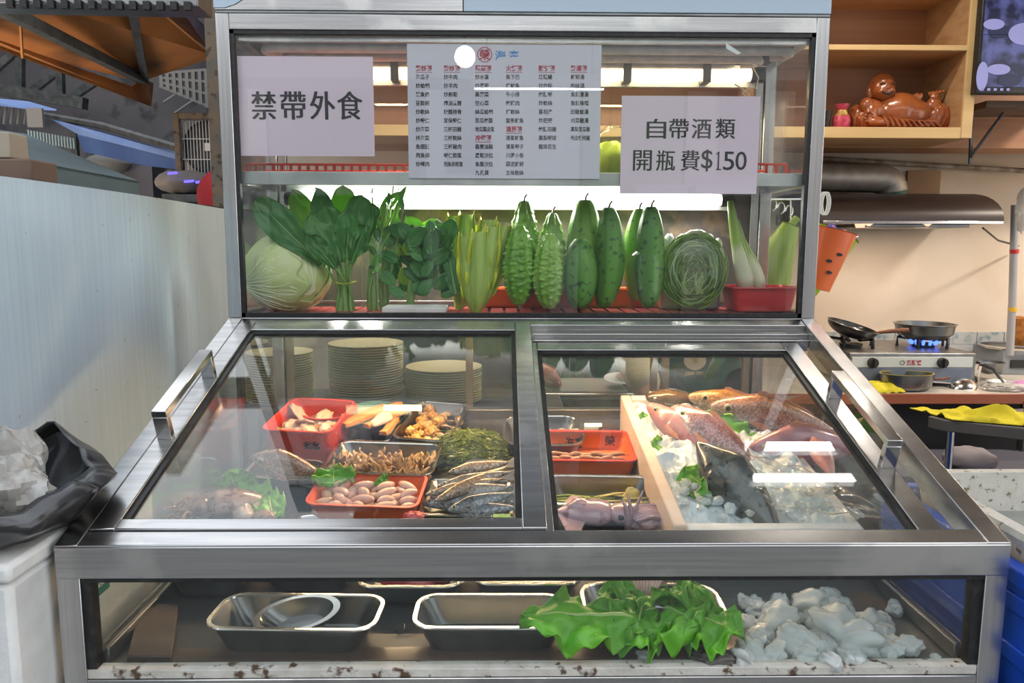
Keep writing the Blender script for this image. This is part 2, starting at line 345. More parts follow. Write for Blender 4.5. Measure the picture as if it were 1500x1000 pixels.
struct(G().box(-1.37, -1.25, 4.0, 7.8, 0, 5.5).build('wall_alley', CONC, smooth=False))
# the street behind the camera, which the steel and the glass mirror
FAC = [mat('street_plaster', (.55, .55, .56), .8), mat('street_tile', (.42, .40, .36), .7), mat('street_dark', (.10, .11, .12), .6), mat('street_green', (.16, .26, .12), .7), mat('street_brick', (.40, .20, .12), .8)]
x = -8.9
k = 0
for wd, hh, m_, wm in ((2.9, 5.2, 0, 2), (2.4, 5.0, 1, 2), (2.2, 5.4, 2, 3), (2.6, 5.1, 0, 2), (1.6, 4.9, 3, 2), (2.8, 5.3, 1, 2), (3.0, 5.0, 4, 2)):
    t = thing('shop_building', ['plain grey plaster building at the far left across the street behind the viewer', 'tiled building second from the left across the street behind the viewer', 'dark fronted building with a green shutter behind the viewer', 'grey plaster building in the middle across the street behind the viewer', 'narrow green building across the street behind the viewer', 'wide tiled building right of the narrow green one behind the viewer', 'brick red building at the far right across the street behind the viewer'][k], 'building', (x, -8, 0)); k += 1
    G().box(0, wd - .05, -1, 0, 0, hh).build('wall', FAC[m_], t, smooth=False)
    G().box(.4, wd - .5, 0, .06, .1, 2.1).build('shutter', FAC[wm], t, smooth=False)
    G().box(.5, wd * .45, 0, .05, 2.5, hh - .4).build('window', FAC[2], t, smooth=False)
    G().box(0.05, wd - .1, 0, .5, 2.15, 2.3).build('awning_ledge', FAC[0], t, smooth=False)
    x += wd
POSTM = mat('reflection_column_paint', (.45, .46, .48), .6)
for i, px_ in enumerate((-2.6, -.9, 1.1, 2.9)):  # unseen columns added to vary the reflections in steel and glass
    tag(G().box(px_ - .12, px_ + .12, -3.6, -3.35, 0, 3.2).build('reflection_column', [POSTM, FAC[2], FAC[3], POSTM][i], bevel=.01), 'square column added behind the viewer for reflections', 'column', 'reflection columns')
tag(G().box(-4, 4.5, -3.7, -3.2, 2.9, 3.3).build('column_beam', FAC[0], bevel=.01), 'beam over the added columns behind the viewer', 'beam')
# lamps in front of the case (behind the viewer)
LAMPW = mat('lamp_white', (1, 1, 1), .5, em=(.95, .98, 1), es=14)
LAMPT = mat('lamp_tube', (1, 1, 1), .5, em=(.95, .98, 1), es=24)
def mirrorpt(px, py, Y):                       # where the upper window mirrors pixel (px,py) at depth Y
    p = atY(px, py, 1.925); r = ray(px, py); r = Vector((r.x, -r.y, r.z)); return p + r * ((Y - p.y) / r.y)
p = mirrorpt(681, 83, -1.2)
t = thing('globe_lamp', 'round white globe lamp hanging behind the viewer, mirrored in the window', 'lamp', tuple(p))
G().ell((0, 0, 0), (.068, .068, .068), 20, 12).build('globe', LAMPW, t); G().tube([(0, 0, .05), (0, 0, .6)], .006).build('cord', BLACK, t)
p0, p1 = mirrorpt(695, 118, -1.2), mirrorpt(885, 118, -1.2)
t = thing('tube_lamp', 'twin white tube lamp hanging behind the viewer, mirrored in the window', 'lamp', tuple((p0 + p1) / 2))
hw = abs(p1.x - p0.x) / 2
for dz in (0, -.045): G().tube([(-hw, 0, dz), (hw, 0, dz)], .013, 10).build('tube', LAMPT, t)
G().box(-hw - .02, hw + .02, .02, .06, -.05, .03).build('fixture', WHITEP, t)
FTL.location = (p0 + p1) / 2 + Vector((0, -.005, -.0225)); FTL.data.size = 2 * hw
for sx_ in (-1, 1): G().tube([(sx_ * hw * .8, .04, .03), (sx_ * hw * .8, .04, .5)], .004).build('wire', BLACK, t)
# kitchen ceiling lamp, mirrored by the sloping right door
def slmirror(px, py, Z):
    p = plane(px, py, SA - SN * .04, SN); r = ray(px, py); r = r - SN * 2 * r.dot(SN); return p + r * ((Z - p.z) / r.z)
q0, q1, q2 = slmirror(1092, 655, 2.9), slmirror(1236, 655, 2.9), slmirror(1160, 700, 2.9)
KL = mat('kitchen_tube', (1, 1, 1), .5, em=(1, .97, .92), es=12)

KLA.location = ((q0.x + q1.x) / 2, q0.y, 2.875); KLA.data.size = q1.x - q0.x; KLA.data.size_y = .02
t = thing('ceiling_lamp', 'twin tube ceiling lamp above the stall, mirrored in the sloping glass', 'lamp', (q0.x, q0.y, 2.93))
for k_ in range(2):
    d = Vector((q1.x - q0.x, q1.y - q0.y, 0)); off = (q2.y - q0.y) * k_
    G().tube([(0, off, -.03), (d.x, d.y + off, -.03)], .020, 10).build('tube', KL, t)
for k_ in range(2): G().box(-.03, q1.x - q0.x + .03, (q2.y - q0.y) * k_ - .03, (q2.y - q0.y) * k_ + .03, .0, .05).build('fixture', DSTEEL, t)

# ------------------------------------------------------------------ the display case
CASE = thing('display_case', 'stainless steel refrigerated seafood display case with upper glass cabinet and sloping sliding doors', 'display case')
def cbar(name, x0, x1, y0, y1, z0, z1, m=STEEL, M=None, bev=.0018, parent=None, label=None):
    return G().box(x0, x1, y0, y1, z0, z1, M).build(name, m, parent or CASE, bevel=bev, label=label)
YU, ZB, ZT, YB = 1.9136, 1.232, 1.972, 2.30
W2 = .75
# upper cabinet posts and rails
for s in (-1, 1):
    a_, b_ = sorted((s * W2, s * (W2 - .033)))
    cbar('cabinet_post', a_, b_, YU, YU + .033, ZB, ZT, STEELV)
    cbar('cabinet_post', a_, b_, YB - .033, YB, .0, ZT, STEELV)
    a_, b_ = sorted((s * W2, s * (W2 - .03)))
    cbar('side_rail', a_, b_, YU + .033, YB - .033, ZT - .035, ZT)
    cbar('side_rail', a_, b_, YU + .033, YB - .033, ZB, ZB + .012)
    cbar('side_rail', a_, b_, YU + .033, YB - .033, 1.57, 1.60)
    x = s * (W2 - .012)
    G().box(x - .002, x + .002, YU + .03, YB - .03, ZB + .01, ZT - .03).build('side_pane', GLASS, CASE, smooth=False)
cbar('top_rail', -W2 + .033, W2 - .033, YU, YU + .033, ZT - .037, ZT)
cbar('back_rail', -W2 + .033, W2 - .033, YB - .033, YB, ZT - .037, ZT)
cbar('back_rail', -W2 + .033, W2 - .033, YB - .033, YB, 1.18, 1.25)
cbar('top_panel', -W2, W2, YU + .002, YB, ZT + .001, ZT + .008, DSTEEL)
gk = G(); i_ = W2 - .033
gk.box(-i_, -i_ + .009, YU + .004, YU + .02, ZB, ZT - .037).box(i_ - .009, i_, YU + .004, YU + .02, ZB, ZT - .037)
gk.box(-i_, i_, YU + .004, YU + .02, ZT - .046, ZT - .0371).box(-i_, i_, YU + .004, YU + .02, ZB + .001, ZB + .012)
gk.build('window_gasket', BLACK, CASE, smooth=False)
G().box(-i_, i_, YU + .0105, YU + .0135, ZB + .004, ZT - .04).build('front_pane', GLASS, CASE, smooth=False)
cbar('inner_rail', -i_, i_, YU + .022, YU + .036, ZT - .060, ZT - .046)
cbar('cabinet_floor', -W2 + .004, W2 - .004, YU + .001, YB - .001, ZB - .012, ZB, STEEL)
SHELFM = mat('shelf_steel', (.55, .58, .57), .4, 1, c2=(.4, .42, .42), ns=10)
sh = cbar('shelf', -W2 + .02, W2 - .02, YU + .03, YB - .03, 1.590, 1.596, SHELFM)
cbar('shelf_lip', -W2 + .02, W2 - .02, YU + .026, YU + .032, 1.567, 1.600, SHELFM, parent=sh)
# cooling pipes under the top
PIPE = mat('frosted_pipe', (.62, .58, .56), .5, c2=(.48, .45, .42), ns=30, bump=.3, bs=150)
for k_ in range(3):
    yy = YU + .07 + k_ * .085; zz = ZT - .062; xl = -.66 + k_ * .02; xr = .69 - k_ * .05
    pts = [(xl + .03, yy + .06, zz), (xl + .008, yy + .045, zz), (xl, yy + .03, zz), (xl + .008, yy + .012, zz), (xl + .03, yy, zz), (xr - .03, yy, zz), (xr - .008, yy + .012, zz), (xr, yy + .03, zz), (xr - .008, yy + .05, zz), (xr - .04, yy + .064, zz)]
    G().tube(pts, .0125, 10).build('cooling_pipe', PIPE, CASE)
# lamps in the case
TW = mat('warm_tube_glow', (1, 1, 1), .5, em=(1, .80, .48), es=4.2)
TC = mat('white_tube_glow', (1, 1, 1), .5, em=(1, .98, .93), es=7)
def tubelamp(x0, x1, y, z, r, gm, label=None):
    o = G().tube([(x0, y, z), (x1, y, z)], r, 14).build('tube_lamp', gm, CASE)
    for xx in (x0, x1): G().tube([(xx - .018, y, z), (xx + .018, y, z)], r * 1.25, 12).build('lamp_holder', BLACK, o)
    return o
tubelamp(-.60, .655, 2.16, 1.888, .017, TW); 
tubelamp(-.66, .60, 2.21, 1.548, .0155, TC)
G().box(-.62, .66, 2.185, 2.20, 1.86, 1.92).build('lamp_backing', WHITEP, CASE)
for xx in (-.36, .28, .5): G().box(xx, xx + .022, 2.138, 2.183, 1.865, 1.912).build('lamp_clip', DSTEEL, CASE)
G().box(-.68, .62, 2.235, 2.262, 1.52, 1.59).build('lamp_backing', WHITEP, CASE)
tubelamp(-.62, .62, 2.04, 1.206, .012, TW)
# back of the cabinet: framed sliding panels
BACKP = mat('cabinet_back_panel', (.13, .11, .095), .5, .2, c2=(.07, .06, .055), ns=6, c3=(.22, .16, .11), n3=12, bump=.1)
for a_, b_ in ((-.715, .02), (0, .715)):
    o = G().box(a_ + .02, b_ - .02, YB - .020, YB - .014, 1.25, 1.57).build('back_panel', BACKP, CASE)
    G().box(a_ + .02, b_ - .02, YB - .019, YB - .015, 1.60, 1.935).build('back_pane', GLASS, CASE, smooth=False)
    for x0, x1, z0, z1 in ((a_, a_ + .024, 1.25, 1.935), (b_ - .024, b_, 1.25, 1.935)):
        cbar('back_frame', x0, x1, YB - .028, YB - .010, z0, z1, STEELV)
cbar('back_frame', -.71, .71, YB - .028, YB - .010, 1.57, 1.605)
# side posts at rear lower, sloped rails, front frame
for s in (-1, 1):
    a_, b_ = sorted((s * W2, s * (W2 - .036)))
    cbar('slope_rail', a_, b_, .0, .8375, -.045, 0, M=SLOPE)
    cbar('corner_post', a_, b_, 1.1233, 1.155, 0, .936, STEELV)
    x = s * (W2 - .020)
    G().prism([(x - .0015, 1.15, .745), (x - .0015, 2.28, .745), (x - .0015, 2.28, 1.225), (x - .0015, 1.93, 1.225), (x - .0015, 1.15, .944)], (.003, 0, 0)).build('side_pane', GLASS, CASE, smooth=False)
    G().box(x - s * .03 - .004, x - s * .03 + .004, 1.16, 2.27, .737, .765).build('side_runner', DSTEEL, CASE, bevel=.002)
    G().box(x - s * .012 - .006, x - s * .012 + .006, 1.16, 2.27, .737, .752).build('side_runner', BLACK, CASE, bevel=.002)
cbar('front_rail', -W2 + .036, W2 - .036, 0.0, .033, -.048, 0, M=SLOPE)
cbar('front_rail', -W2, W2, 1.1225, 1.152, .900, .952)
G().box(-W2 + .036, W2 - .036, 1.126, 1.15, .893, .9).build('front_gasket', BLACK, CASE, smooth=False)
G().box(-.714, -.700, 1.13, 1.15, .745, .9).build('front_gasket', BLACK, CASE, smooth=False); G().box(.700, .714, 1.13, 1.15, .745, .9).build('front_gasket', BLACK, CASE, smooth=False)
G().box(-.705, .705, 1.1385, 1.1415, .745, .897).build('front_pane', GLASSF, CASE, smooth=False)
SILL = mat('rusty_white_sill', (.62, .60, .55), .7, c2=(.50, .47, .42), ns=30, c3=(.10, .06, .035), n3=45, r3=(.58, .66), bump=.5, bs=120)
G().box(-.714, .714, 1.126, 1.15, .7312, .7455).build('window_sill', SILL, CASE, bevel=.001)
cbar('bottom_rail', -W2 + .036, W2 - .036, 1.1233, 1.152, .66, .731)
G().box(-.714, .714, 1.135, 1.15, .08, .66).build('front_panel', STEEL, CASE, smooth=False)
for s in (-1, 1):
    x = s * .745
    G().box(x - .003, x + .003, 1.155, 2.267, .08, .735).build('side_panel', STEEL, CASE, smooth=False)
# top track of the doors
cbar('door_track', -.714, .714, .80, .8375, -.03, -.001, M=SLOPE)
cbar('door_track', .02, .714, .775, .80, -.045, -.014, M=SLOPE)
cbar('door_track', .02, .714, .76, .775, -.055, -.024, M=SLOPE)
# bed of the case
BEDM = mat('case_bed_steel', (.10, .105, .11), .5, .6, c2=(.07, .075, .08), ns=4, ramp=(.3, .8), c3=(.16, .09, .05), n3=7, r3=(.6, .75), bump=.1)
g = G(); g.slab(lambda u, v: (-.738 + 1.476 * u, 1.152 + (2.268 - 1.152) * v, bedz(1.152 + 1.116 * v)), 1, 24, .012)
struct_bed = g.build('display_bed', BEDM, CASE, smooth=False)
LEDGE = mat('ledge_steel', (.62, .57, .52), .35, 1, c2=(.5, .46, .42), ns=8)
cbar('rear_ledge', -.714, .714, 2.262, 2.30, .875, .915, LEDGE)
# rear sliding panes with wooden-looking bronze stiles
BRZ = mat('bronze_stile', (.45, .36, .26), .35, .7)
for a_, b_ in ((-.714, -.10), (-.13, .62)):
    G().box(a_, b_, 2.284, 2.287, .915, 1.2).build('rear_pane', GLASS, CASE, smooth=False)
for a_ in (-.714, -.165, .405, .44, .69): cbar('rear_stile', a_, a_ + .022, 2.278, 2.294, .915, 1.2, BRZ)
# left door (raised) and right door (sunk)
def sdoor(x0, x1, y0, y1, h, st, label, hx):
    d = cbar('sliding_door', x0, x0 + st, y0, y1, h - .022, h, M=SLOPE, label=label)
    me = d.data; g = G(); g.box(x0, x0 + st, y0, y1, h - .022, h, SLOPE).box(x1 - st, x1, y0, y1, h - .022, h, SLOPE)
    g.box(x0 + st, x1 - st, y0, y0 + .025, h - .022, h - .0002, SLOPE).box(x0 + st, x1 - st, y1 - .04, y1, h - .022, h - .0002, SLOPE)
    me.clear_geometry(); me.from_pydata([tuple(p) for p in g.v], [], g.f); me.polygons.foreach_set('use_smooth', [True] * len(me.polygons)); me.set_sharp_from_angle(angle=R(35))
    G().box(x0 + st, x0 + st + .010, y0 + .025, y1 - .04, h - .016, h - .006, SLOPE).box(x1 - st - .010, x1 - st, y0 + .025, y1 - .04, h - .016, h - .006, SLOPE) \
        .box(x0 + st, x1 - st, y1 - .052, y1 - .04, h - .016, h - .006, SLOPE).build('gasket', BLACK, d, smooth=False)
    G().box(x0 + st + .005, x1 - st - .005, y0 + .02, y1 - .045, h - .0125, h - .0095, SLOPE).build('door_pane', GLASS2, d, smooth=False)
    g = G(); hy0, hy1, hz = (.285, .535, .062) if hx < 0 else (.235, .50, .062)
    g.box(hx, hx + .028, hy0, hy1, h + hz - .014, h + hz, SLOPE).box(hx, hx + .028, hy0, hy0 + .014, h, h + hz - .014, SLOPE).box(hx, hx + .028, hy1 - .014, hy1, h, h + hz - .014, SLOPE)
    g.build('handle', CHROME, d, bevel=.0012)
    return d
CHROME = mat('polished_steel', (.70, .70, .69), .14, 1, c2=(.62, .60, .58), ns=20, stretch=(1, .1, 1))
sdoor(-.711, .018, .034, .802, .004, .040, 'raised left sliding door', -.705)
sdoor(-.01, .683, .028, .757, -.028, .042, 'sunken right sliding door', .655)
# boards on top of the case
LB = mat('pale_blue_film', (.50, .62, .74), .4)
t = thing('top_cover', 'pale blue and bare steel cover sheet lying on top of the case', 'cover', (0, YU, ZT + .008))
G().box(-.75, -.15, 0, .38, 0, .16).build('steel_sheet', STEEL, t, bevel=.001)
G().box(-.148, .75, -.001, .38, 0, .16).build('blue_sheet', LB, t, bevel=.001)
G().prism([(-.751, -.0025, .004), (-.725, -.0025, .004), (-.70, -.0025, .012), (-.66, -.0025, .035), (-.62, -.0025, .055), (-.60, -.0025, .08), (-.58, -.0025, .16), (-.751, -.0025, .16)], (0, .0015, 0)).build('peeling_film', LB, t, smooth=False)
# ------------------------------------------------------------------ left of the case
PANELM = mat('white_brushed_panel', (.62, .76, .88), .38, .1, c2=(.56, .70, .82), ns=26, stretch=(4, 4, .10), bump=.1, bs=120, bstretch=(1, 1, .02), bd=.0006, c3=(.40, .45, .47), n3=60, r3=(.70, .74))
ZP = 1.535
g = G(); g.loft([[(-1.0 - .014 * sin(pi * t_), .75 + 1.9 * t_, .25), (-1.0 - .014 * sin(pi * t_), .75 + 1.9 * t_, ZP + .012 * sin(pi * t_)), (-1.016 - .014 * sin(pi * t_), .75 + 1.9 * t_, ZP + .012 * sin(pi * t_)), (-1.016 - .014 * sin(pi * t_), .75 + 1.9 * t_, .25)] for t_ in [i / 12 for i in range(13)]])
tt = thing('steel_partition', 'tall pale brushed metal partition standing left of the case', 'partition')
g.build('panel', PANELM, tt)
G().box(-1.05, -1.018, .75, 2.65, ZP - .03, ZP + .008).build('edge_strip', BLACK, tt, smooth=False)
G().box(-1.03, -1.0, .75, 2.65, .0, .25).build('kick_plate', DSTEEL, tt, smooth=False)
STHOOD = mat('blue_grey_steel', (.24, .34, .38), .35, .5, c2=(.17, .26, .31), ns=3)
A, B, C_, D = atY(203, 265, 3.0), atY(-80, 213, 2.2), atY(-80, 178, 2.9), atY(38, 196, 3.5)
t = thing('extractor_canopy', 'blue grey steel canopy rising behind the pale partition', 'extractor hood')
G().prism([A, D, C_, B], (0, 0, -.01)).build('sloped_top', STHOOD, t, smooth=False)
G().prism([A, B, B - Vector((0, 0, .12)), A - Vector((0, 0, .085))], (-.012, .01, 0)).build('front_fascia', STHOOD, t, smooth=False)
G().prism([A, D, D - Vector((0, 0, .085)), A - Vector((0, 0, .085))], (-.012, 0, 0)).build('end_fascia', STHOOD, t, smooth=False)
CARD = mat('brown_cardboard', (.17, .11, .08), .8, c2=(.12, .08, .06), ns=12)
p = atY(0, 265, 2.0); q = atY(44, 232, 2.0)
tag(G().box(p.x - .25, q.x, 2.0, 2.12, p.z, q.z).build('wooden_beam', CARD, bevel=.006), 'short brown beam end lying above the partition at the left edge', 'beam')
p = atY(0, 231, 2.02); q = atY(12, 193, 2.02)
tag(G().box(p.x - .2, q.x, 2.02, 2.1, p.z, q.z).build('cardboard_box', mat('pale_card', (.38, .33, .26), .8), bevel=.003), 'pale box standing on the brown beam end', 'box')
# orange awning lit from below
CANV = mat('orange_canvas', (.50, .21, .06), .75, c2=(.38, .15, .04), ns=2.5, c3=(.12, .06, .03), n3=2.6, r3=(.45, .65), bump=.2, bs=60)
IRON = mat('dark_iron', (.05, .055, .055), .5, .4, c2=(.10, .11, .11), ns=20)
t = thing('canvas_awning', 'orange canvas awning on dark metal ribs seen from below at upper left', 'awning')
def quad(pts, th=(0, .01, .01)): return G().prism([atY(*p_) for p_ in pts], th)
quad([(-60, -30, 2.6), (222, 8, 3.4), (305, 78, 4.0), (303, 88, 4.2), (213, 117, 4.2), (-60, -25, 2.7)]).build('canvas', CANV, t, smooth=False)
quad([(-60, -14, 2.68), (213, 117, 4.2), (222, 124, 4.3), (-60, 54, 3.0)]).build('canvas', CANV, t, smooth=False)
quad([(210, 117, 4.2), (224, 124, 4.35), (221, 156, 4.3), (-60, 50, 2.9), (-60, 42, 2.85), (190, 128, 4.1)]).build('valance', CANV, t, smooth=False)
G().tube([atY(-30, -4, 2.6), atY(212, 118, 4.1)], .030, 4).build('rib', IRON, t, smooth=False)
G().tube([atY(193, 8, 3.2), atY(213, 117, 4.1)], .024, 4).build('rib', IRON, t, smooth=False)
G().tube([atY(28, 0, 2.9), atY(33, 84, 3.2)], .006, 6).build('seam', CANV, t)
VIO = mat('violet_canvas', (.12, .10, .15), .8, c2=(.08, .07, .1), ns=9)
tag(quad([(215, 6, 3.6), (262, 8, 3.6), (307, 46, 4.2), (307, 74, 4.2)]).build('side_curtain', VIO, smooth=False), 'dark violet cloth hanging beside the orange awning', 'curtain')
t = thing('shutter_box', 'grey shutter housing along the top left edge above the awning', 'shutter')
G().prism([atY(-40, -20, 2.4), atY(288, -20, 2.4), atY(290, 10, 2.4), atY(-40, 3, 2.4)], (0, .12, 0)).build('housing', DSTEEL, t, bevel=.004)
for k_ in range(14): 
    a = atY(10 + k_ * 20, 5 + k_ * .3, 2.39); G().box(a.x, a.x + .02, 2.385, 2.40, a.z - .012, a.z + .012).build('slot', BLACK, t, smooth=False)
RUST = mat('rusty_paint', (.13, .12, .10), .7, c2=(.20, .14, .09), ns=14, c3=(.05, .04, .03), n3=30, bump=.3)
a, b = atY(305, 168, 3.0), atY(317, -20, 3.0)
tag(G().box(a.x, b.x, 3.0, 3.04, a.z - .8, b.z + .3).build('drain_pipe', RUST, bevel=.004), 'rusty upright pipe just left of the case', 'pipe')
# balcony grille
t = thing('balcony_grille', 'pale metal balcony grille on the dark building', 'grille', (0, 0, 0)); GR = mat('grille_paint', (.17, .18, .18), .6)
for k_ in range(8):
    G().tube([atY(236 + k_ * 9.5, 104 - k_ * .6 + 4, 5.2), atY(238 + k_ * 9.5, 128 + k_ * 4.3, 5.2)], .016, 4).build('bar', GR, t, smooth=False)
for k_ in range(4):
    G().tube([atY(234, 108 + k_ * 6, 5.2), atY(306, 102 + k_ * 18, 5.2)], .012, 4).build('rail', GR, t, smooth=False)
for x0, y0, x1, y1 in ((240, 150, 258, 138), (256, 166, 282, 148)): G().tube([atY(x0, y0, 5.2), atY(x1, y1, 5.2)], .010, 5).build('strut', GR, t)
# air conditioner in a cage
t = thing('air_conditioner', 'outdoor air conditioner in a brown metal cage left of the case', 'air conditioner')
a, b = atY(266, 258, 4.0), atY(330, 174, 4.0); ACW = mat('grey_casing', (.38, .40, .41), .5)
G().box(a.x, b.x, 4.06, 4.35, a.z, b.z).build('casing', ACW, t, bevel=.01)
cx, cz = atY(302, 214, 4.0).x, atY(302, 214, 4.0).z
G().tube([(cx + .135 * cos(k * pi / 16), 4.055, cz + .135 * sin(k * pi / 16)) for k in range(32)], .008, 6, closed=True).build('fan_ring', BLACK, t)
G().lathe([(.001, 0), (.128, 0), (.128, .006), (.001, .006)], 28, TR((cx, 4.058, cz), (R(90), 0, 0))).build('fan', IRON, t)
G().box(cx - .02, cx + .02, 4.03, 4.04, cz - .02, cz + .02).build('hub_plate', WHITEP, t)
k_ = 0; x_ = a.x + .006
while x_ < b.x: G().box(x_, x_ + .003, 4.035, 4.04, a.z + .004, b.z - .004).build('grille_bar', WHITEP, t, smooth=False); x_ += .0165
for zz in (.3, .66): G().box(a.x, b.x, 4.03, 4.038, a.z + (b.z - a.z) * zz, a.z + (b.z - a.z) * zz + .004).build('grille_bar', WHITEP, t, smooth=False)
for x0, x1, z0, z1 in ((a.x - .03, a.x, a.z - .03, b.z + .03), (a.x, b.x, b.z, b.z + .03), (a.x, b.x, a.z - .03, a.z)): G().box(x0, x1, 4.0, 4.03, z0, z1).build('cage_bar', RUST, t, bevel=.004)
# blue awning and stall things further back
BLU = mat('blue_tarpaulin', (.04, .08, .22), .6, c2=(.06, .12, .30), ns=3, c3=(.05, .08, .2), n3=6)
LBLU = mat('pale_blue_tarpaulin', (.18, .28, .55), .6, c2=(.13, .21, .45), ns=4)
t = thing('blue_awning', 'blue tarpaulin awning hanging across the alley', 'awning')
quad([(70, 172, 5.2), (130, 190, 5.0), (262, 226, 4.4), (262, 234, 4.4), (180, 213, 4.7), (115, 197, 5.0)]).build('top_sheet', LBLU, t, smooth=False)
quad([(113, 198, 5.0), (180, 213, 4.7), (262, 233, 4.4), (262, 248, 4.4), (215, 243, 4.6), (122, 222, 5.0)]).build('valance', BLU, t, smooth=False)
G().tube([atY(60, 168, 5.25), atY(150, 184, 4.9), atY(262, 217, 4.35)], .022, 6).build('edge_pipe', IRON, t)
t = thing('blue_sheet_roof', 'faded blue sheet roof edge at the far left', 'roof')
quad([(-40, 142, 5.5), (40, 150, 5.5), (82, 162, 5.4), (40, 160, 5.4), (-40, 150, 5.5)]).build('sheet', LBLU, t, smooth=False)
for k_ in range(6): G().tube([atY(-10 + k_ * 10, 152, 5.5), atY(-14 + k_ * 10, 182, 5.5)], .01, 5).build('hanger', GR, t)
t = thing('corrugated_screen', 'pale corrugated screen beneath the blue sheet roof', 'screen')
for px_q in (42, 108): a = atY(px_q, 190, 5.34); G().box(a.x - .02, a.x + .02, 5.325, 5.36, 0, a.z).build('post', IRON, t, smooth=False)
for k_ in range(16):
    a, b = atY(40 + k_ * 4.4, 190 + k_ * .8, 5.3), atY(43.4 + k_ * 4.4, 206 + k_ * .8, 5.3)
    G().box(a.x, b.x, 5.3, 5.32, b.z, a.z).build('rib', mat('pale_sheet', (.30, .38, .40), .5) if k_ == 0 else bpy.data.materials['pale_sheet'], t, smooth=False)
a, b = atY(40, 186, 5.0), atY(61, 158, 5.0)
tag(G().box(a.x, b.x, 5.0, 5.02, a.z, b.z).build('hanging_sign', mat('grey_signboard', (.20, .20, .20), .6), bevel=.002), 'small grey board hanging under the blue sheet roof', 'sign')
t = thing('fire_escape', 'dark diagonal braces and girder on the sooty wall', 'girder')
for x0, y0, x1, y1 in ((-10, 105, 20, 78), (20, 155, 90, 100), (95, 150, 140, 120), (30, 85, 30, 150), (88, 100, 90, 150)): G().tube([atY(x0, y0, 6.2), atY(x1, y1, 6.2)], .035, 4).build('brace', IRON, t, smooth=False)
G().tube([atY(-20, 128, 6.0), atY(125, 152, 6.0)], .06, 4).build('girder_beam', IRON, t, smooth=False)
t = thing('dark_shed', 'dark stall shed beyond the partition', 'shed')
a, b = atY(100, 330, 5.6), atY(262, 232, 5.6); G().box(a.x, b.x, 5.6, 6.2, 0, b.z).build('wall', IRON, t, smooth=False)
a, b = atY(190, 330, 5.4), atY(222, 238, 5.4); G().box(a.x, b.x, 5.4, 5.6, 0, b.z).build('fridge_panel', mat('dark_grey_panel', (.10, .10, .12), .5), t, smooth=False)
a = atY(158, 240, 5.3); tag(G().ell(a, (.16, .1, .07), 14, 8).build('wire_basket', GR), 'round grey basket hanging beyond the partition', 'basket')
BAGW = mat('dirty_white_bag', (.24, .22, .21), .7, c2=(.17, .16, .15), ns=8)
a = atY(272, 268, 3.9); tag(G().ell(a, (.15, .12, .06), 18, 10, f=lambda d: 1 + .2 * N3(d * 3)).build('white_sack', BAGW), 'dirty white sack under the air conditioner', 'sack')
a = atY(318, 288, 3.5); tag(G().ell(a, (.09, .08, .11), 18, 10, f=lambda d: 1 + .2 * N3(d * 4)).build('red_cloth', mat('red_cloth', (.35, .02, .03), .8)), 'red cloth bundle just left of the case', 'cloth')
LED = mat('blue_led', (0, 0, 1), .5, em=(.10, .08, 1), es=3)
for xx, yy in ((246, 254), (270, 266), (287, 267)): 
    a = atY(xx, yy, 3.75); tag(G().tube([a, a + Vector((.045, 0, .004))], .006, 8).build('led_strip', LED), ['tiny blue light strip, leftmost, on top of the white sack', 'tiny blue light strip in the middle of the white sack', 'tiny blue light strip next to the red cloth bundle'][(246, 270, 287).index(xx)], 'light')

for nm_, px_a, px_b, py_, Y_a, Y_b, lb_ in (('market_counter', 236, 305, 284, 3.78, 4.02, 'dark market counter under the white sack beyond the partition'), ('dark_stool', 302, 330, 312, 3.40, 3.6, 'dark stool under the red cloth bundle')):
    a, b = atY(px_a, py_, Y_a), atY(px_b, py_, Y_a); tt = thing(nm_, lb_, 'table' if 'counter' in nm_ else 'stool'); G().box(a.x, b.x, Y_a, Y_b, a.z - .04, a.z).build('top', IRON, tt, bevel=.004)
    for x_ in (a.x + .01, b.x - .03):
        for y_ in (Y_a + .01, Y_b - .03): G().box(x_, x_ + .02, y_, y_ + .02, 0, a.z - .04).build('leg', IRON, tt, smooth=False)

# ------------------------------------------------------------------ bin bag and foam box at lower left
t = thing('foam_box', 'white foam box standing left of the case with a bin bag on it', 'foam box', (-.90, 1.04, 0))
zt = atY(60, 826, 1.04).z
G().box(-.075, .135, 0, .45, 0, zt - .03).build('box_body', FOAM, t, bevel=.01)
G().box(-.08, .140, -.006, .456, zt - .03, zt).build('lid', FOAM, t, bevel=.008)
BAGB = mat('black_bag_plastic', (.012, .012, .014), .28, c2=(.03, .03, .032), ns=6, coat=.4)
CLR = mat('cloudy_clear_bag', (.62, .60, .56), .25, c2=(.45, .42, .38), ns=9, alpha=.62, coat=.5, c3=(.85, .85, .84), n3=22, r3=(.55, .7))
t = thing('bin_bag', 'open black bin bag full of cloudy plastic bags at the left edge', 'bin bag', (-.870, 1.165, zt)); t.scale = (1.12, 1.12, 1.0)
g = G()
def bagf(u, v):
    th = 2 * pi * u; r_ = .075 + .065 * sin(min(v, .8) / .8 * pi * .5) - .025 * max(0, v - .85) / .15 
    h_ = .085 * v if v < .85 else .085 * .85 + .012 * (v - .85) / .15
    wv = 1 + .09 * N3((cos(th) * 2.2, sin(th) * 2.2, v * 3)) + .03 * sin(th * 11 + v * 4)
    back = .050 * max(0, sin(th)) ** 1.5 * v + .02 * N3((cos(th) * 3, sin(th) * 3, 9)) * v
    return (cos(th) * r_ * wv * 1.05, sin(th) * r_ * wv * 1.05, h_ + back - .02 * v * max(0, -sin(th)))
g.grid(bagf, 64, 18); g.build('bag_skin', BAGB, t, solid=.003)
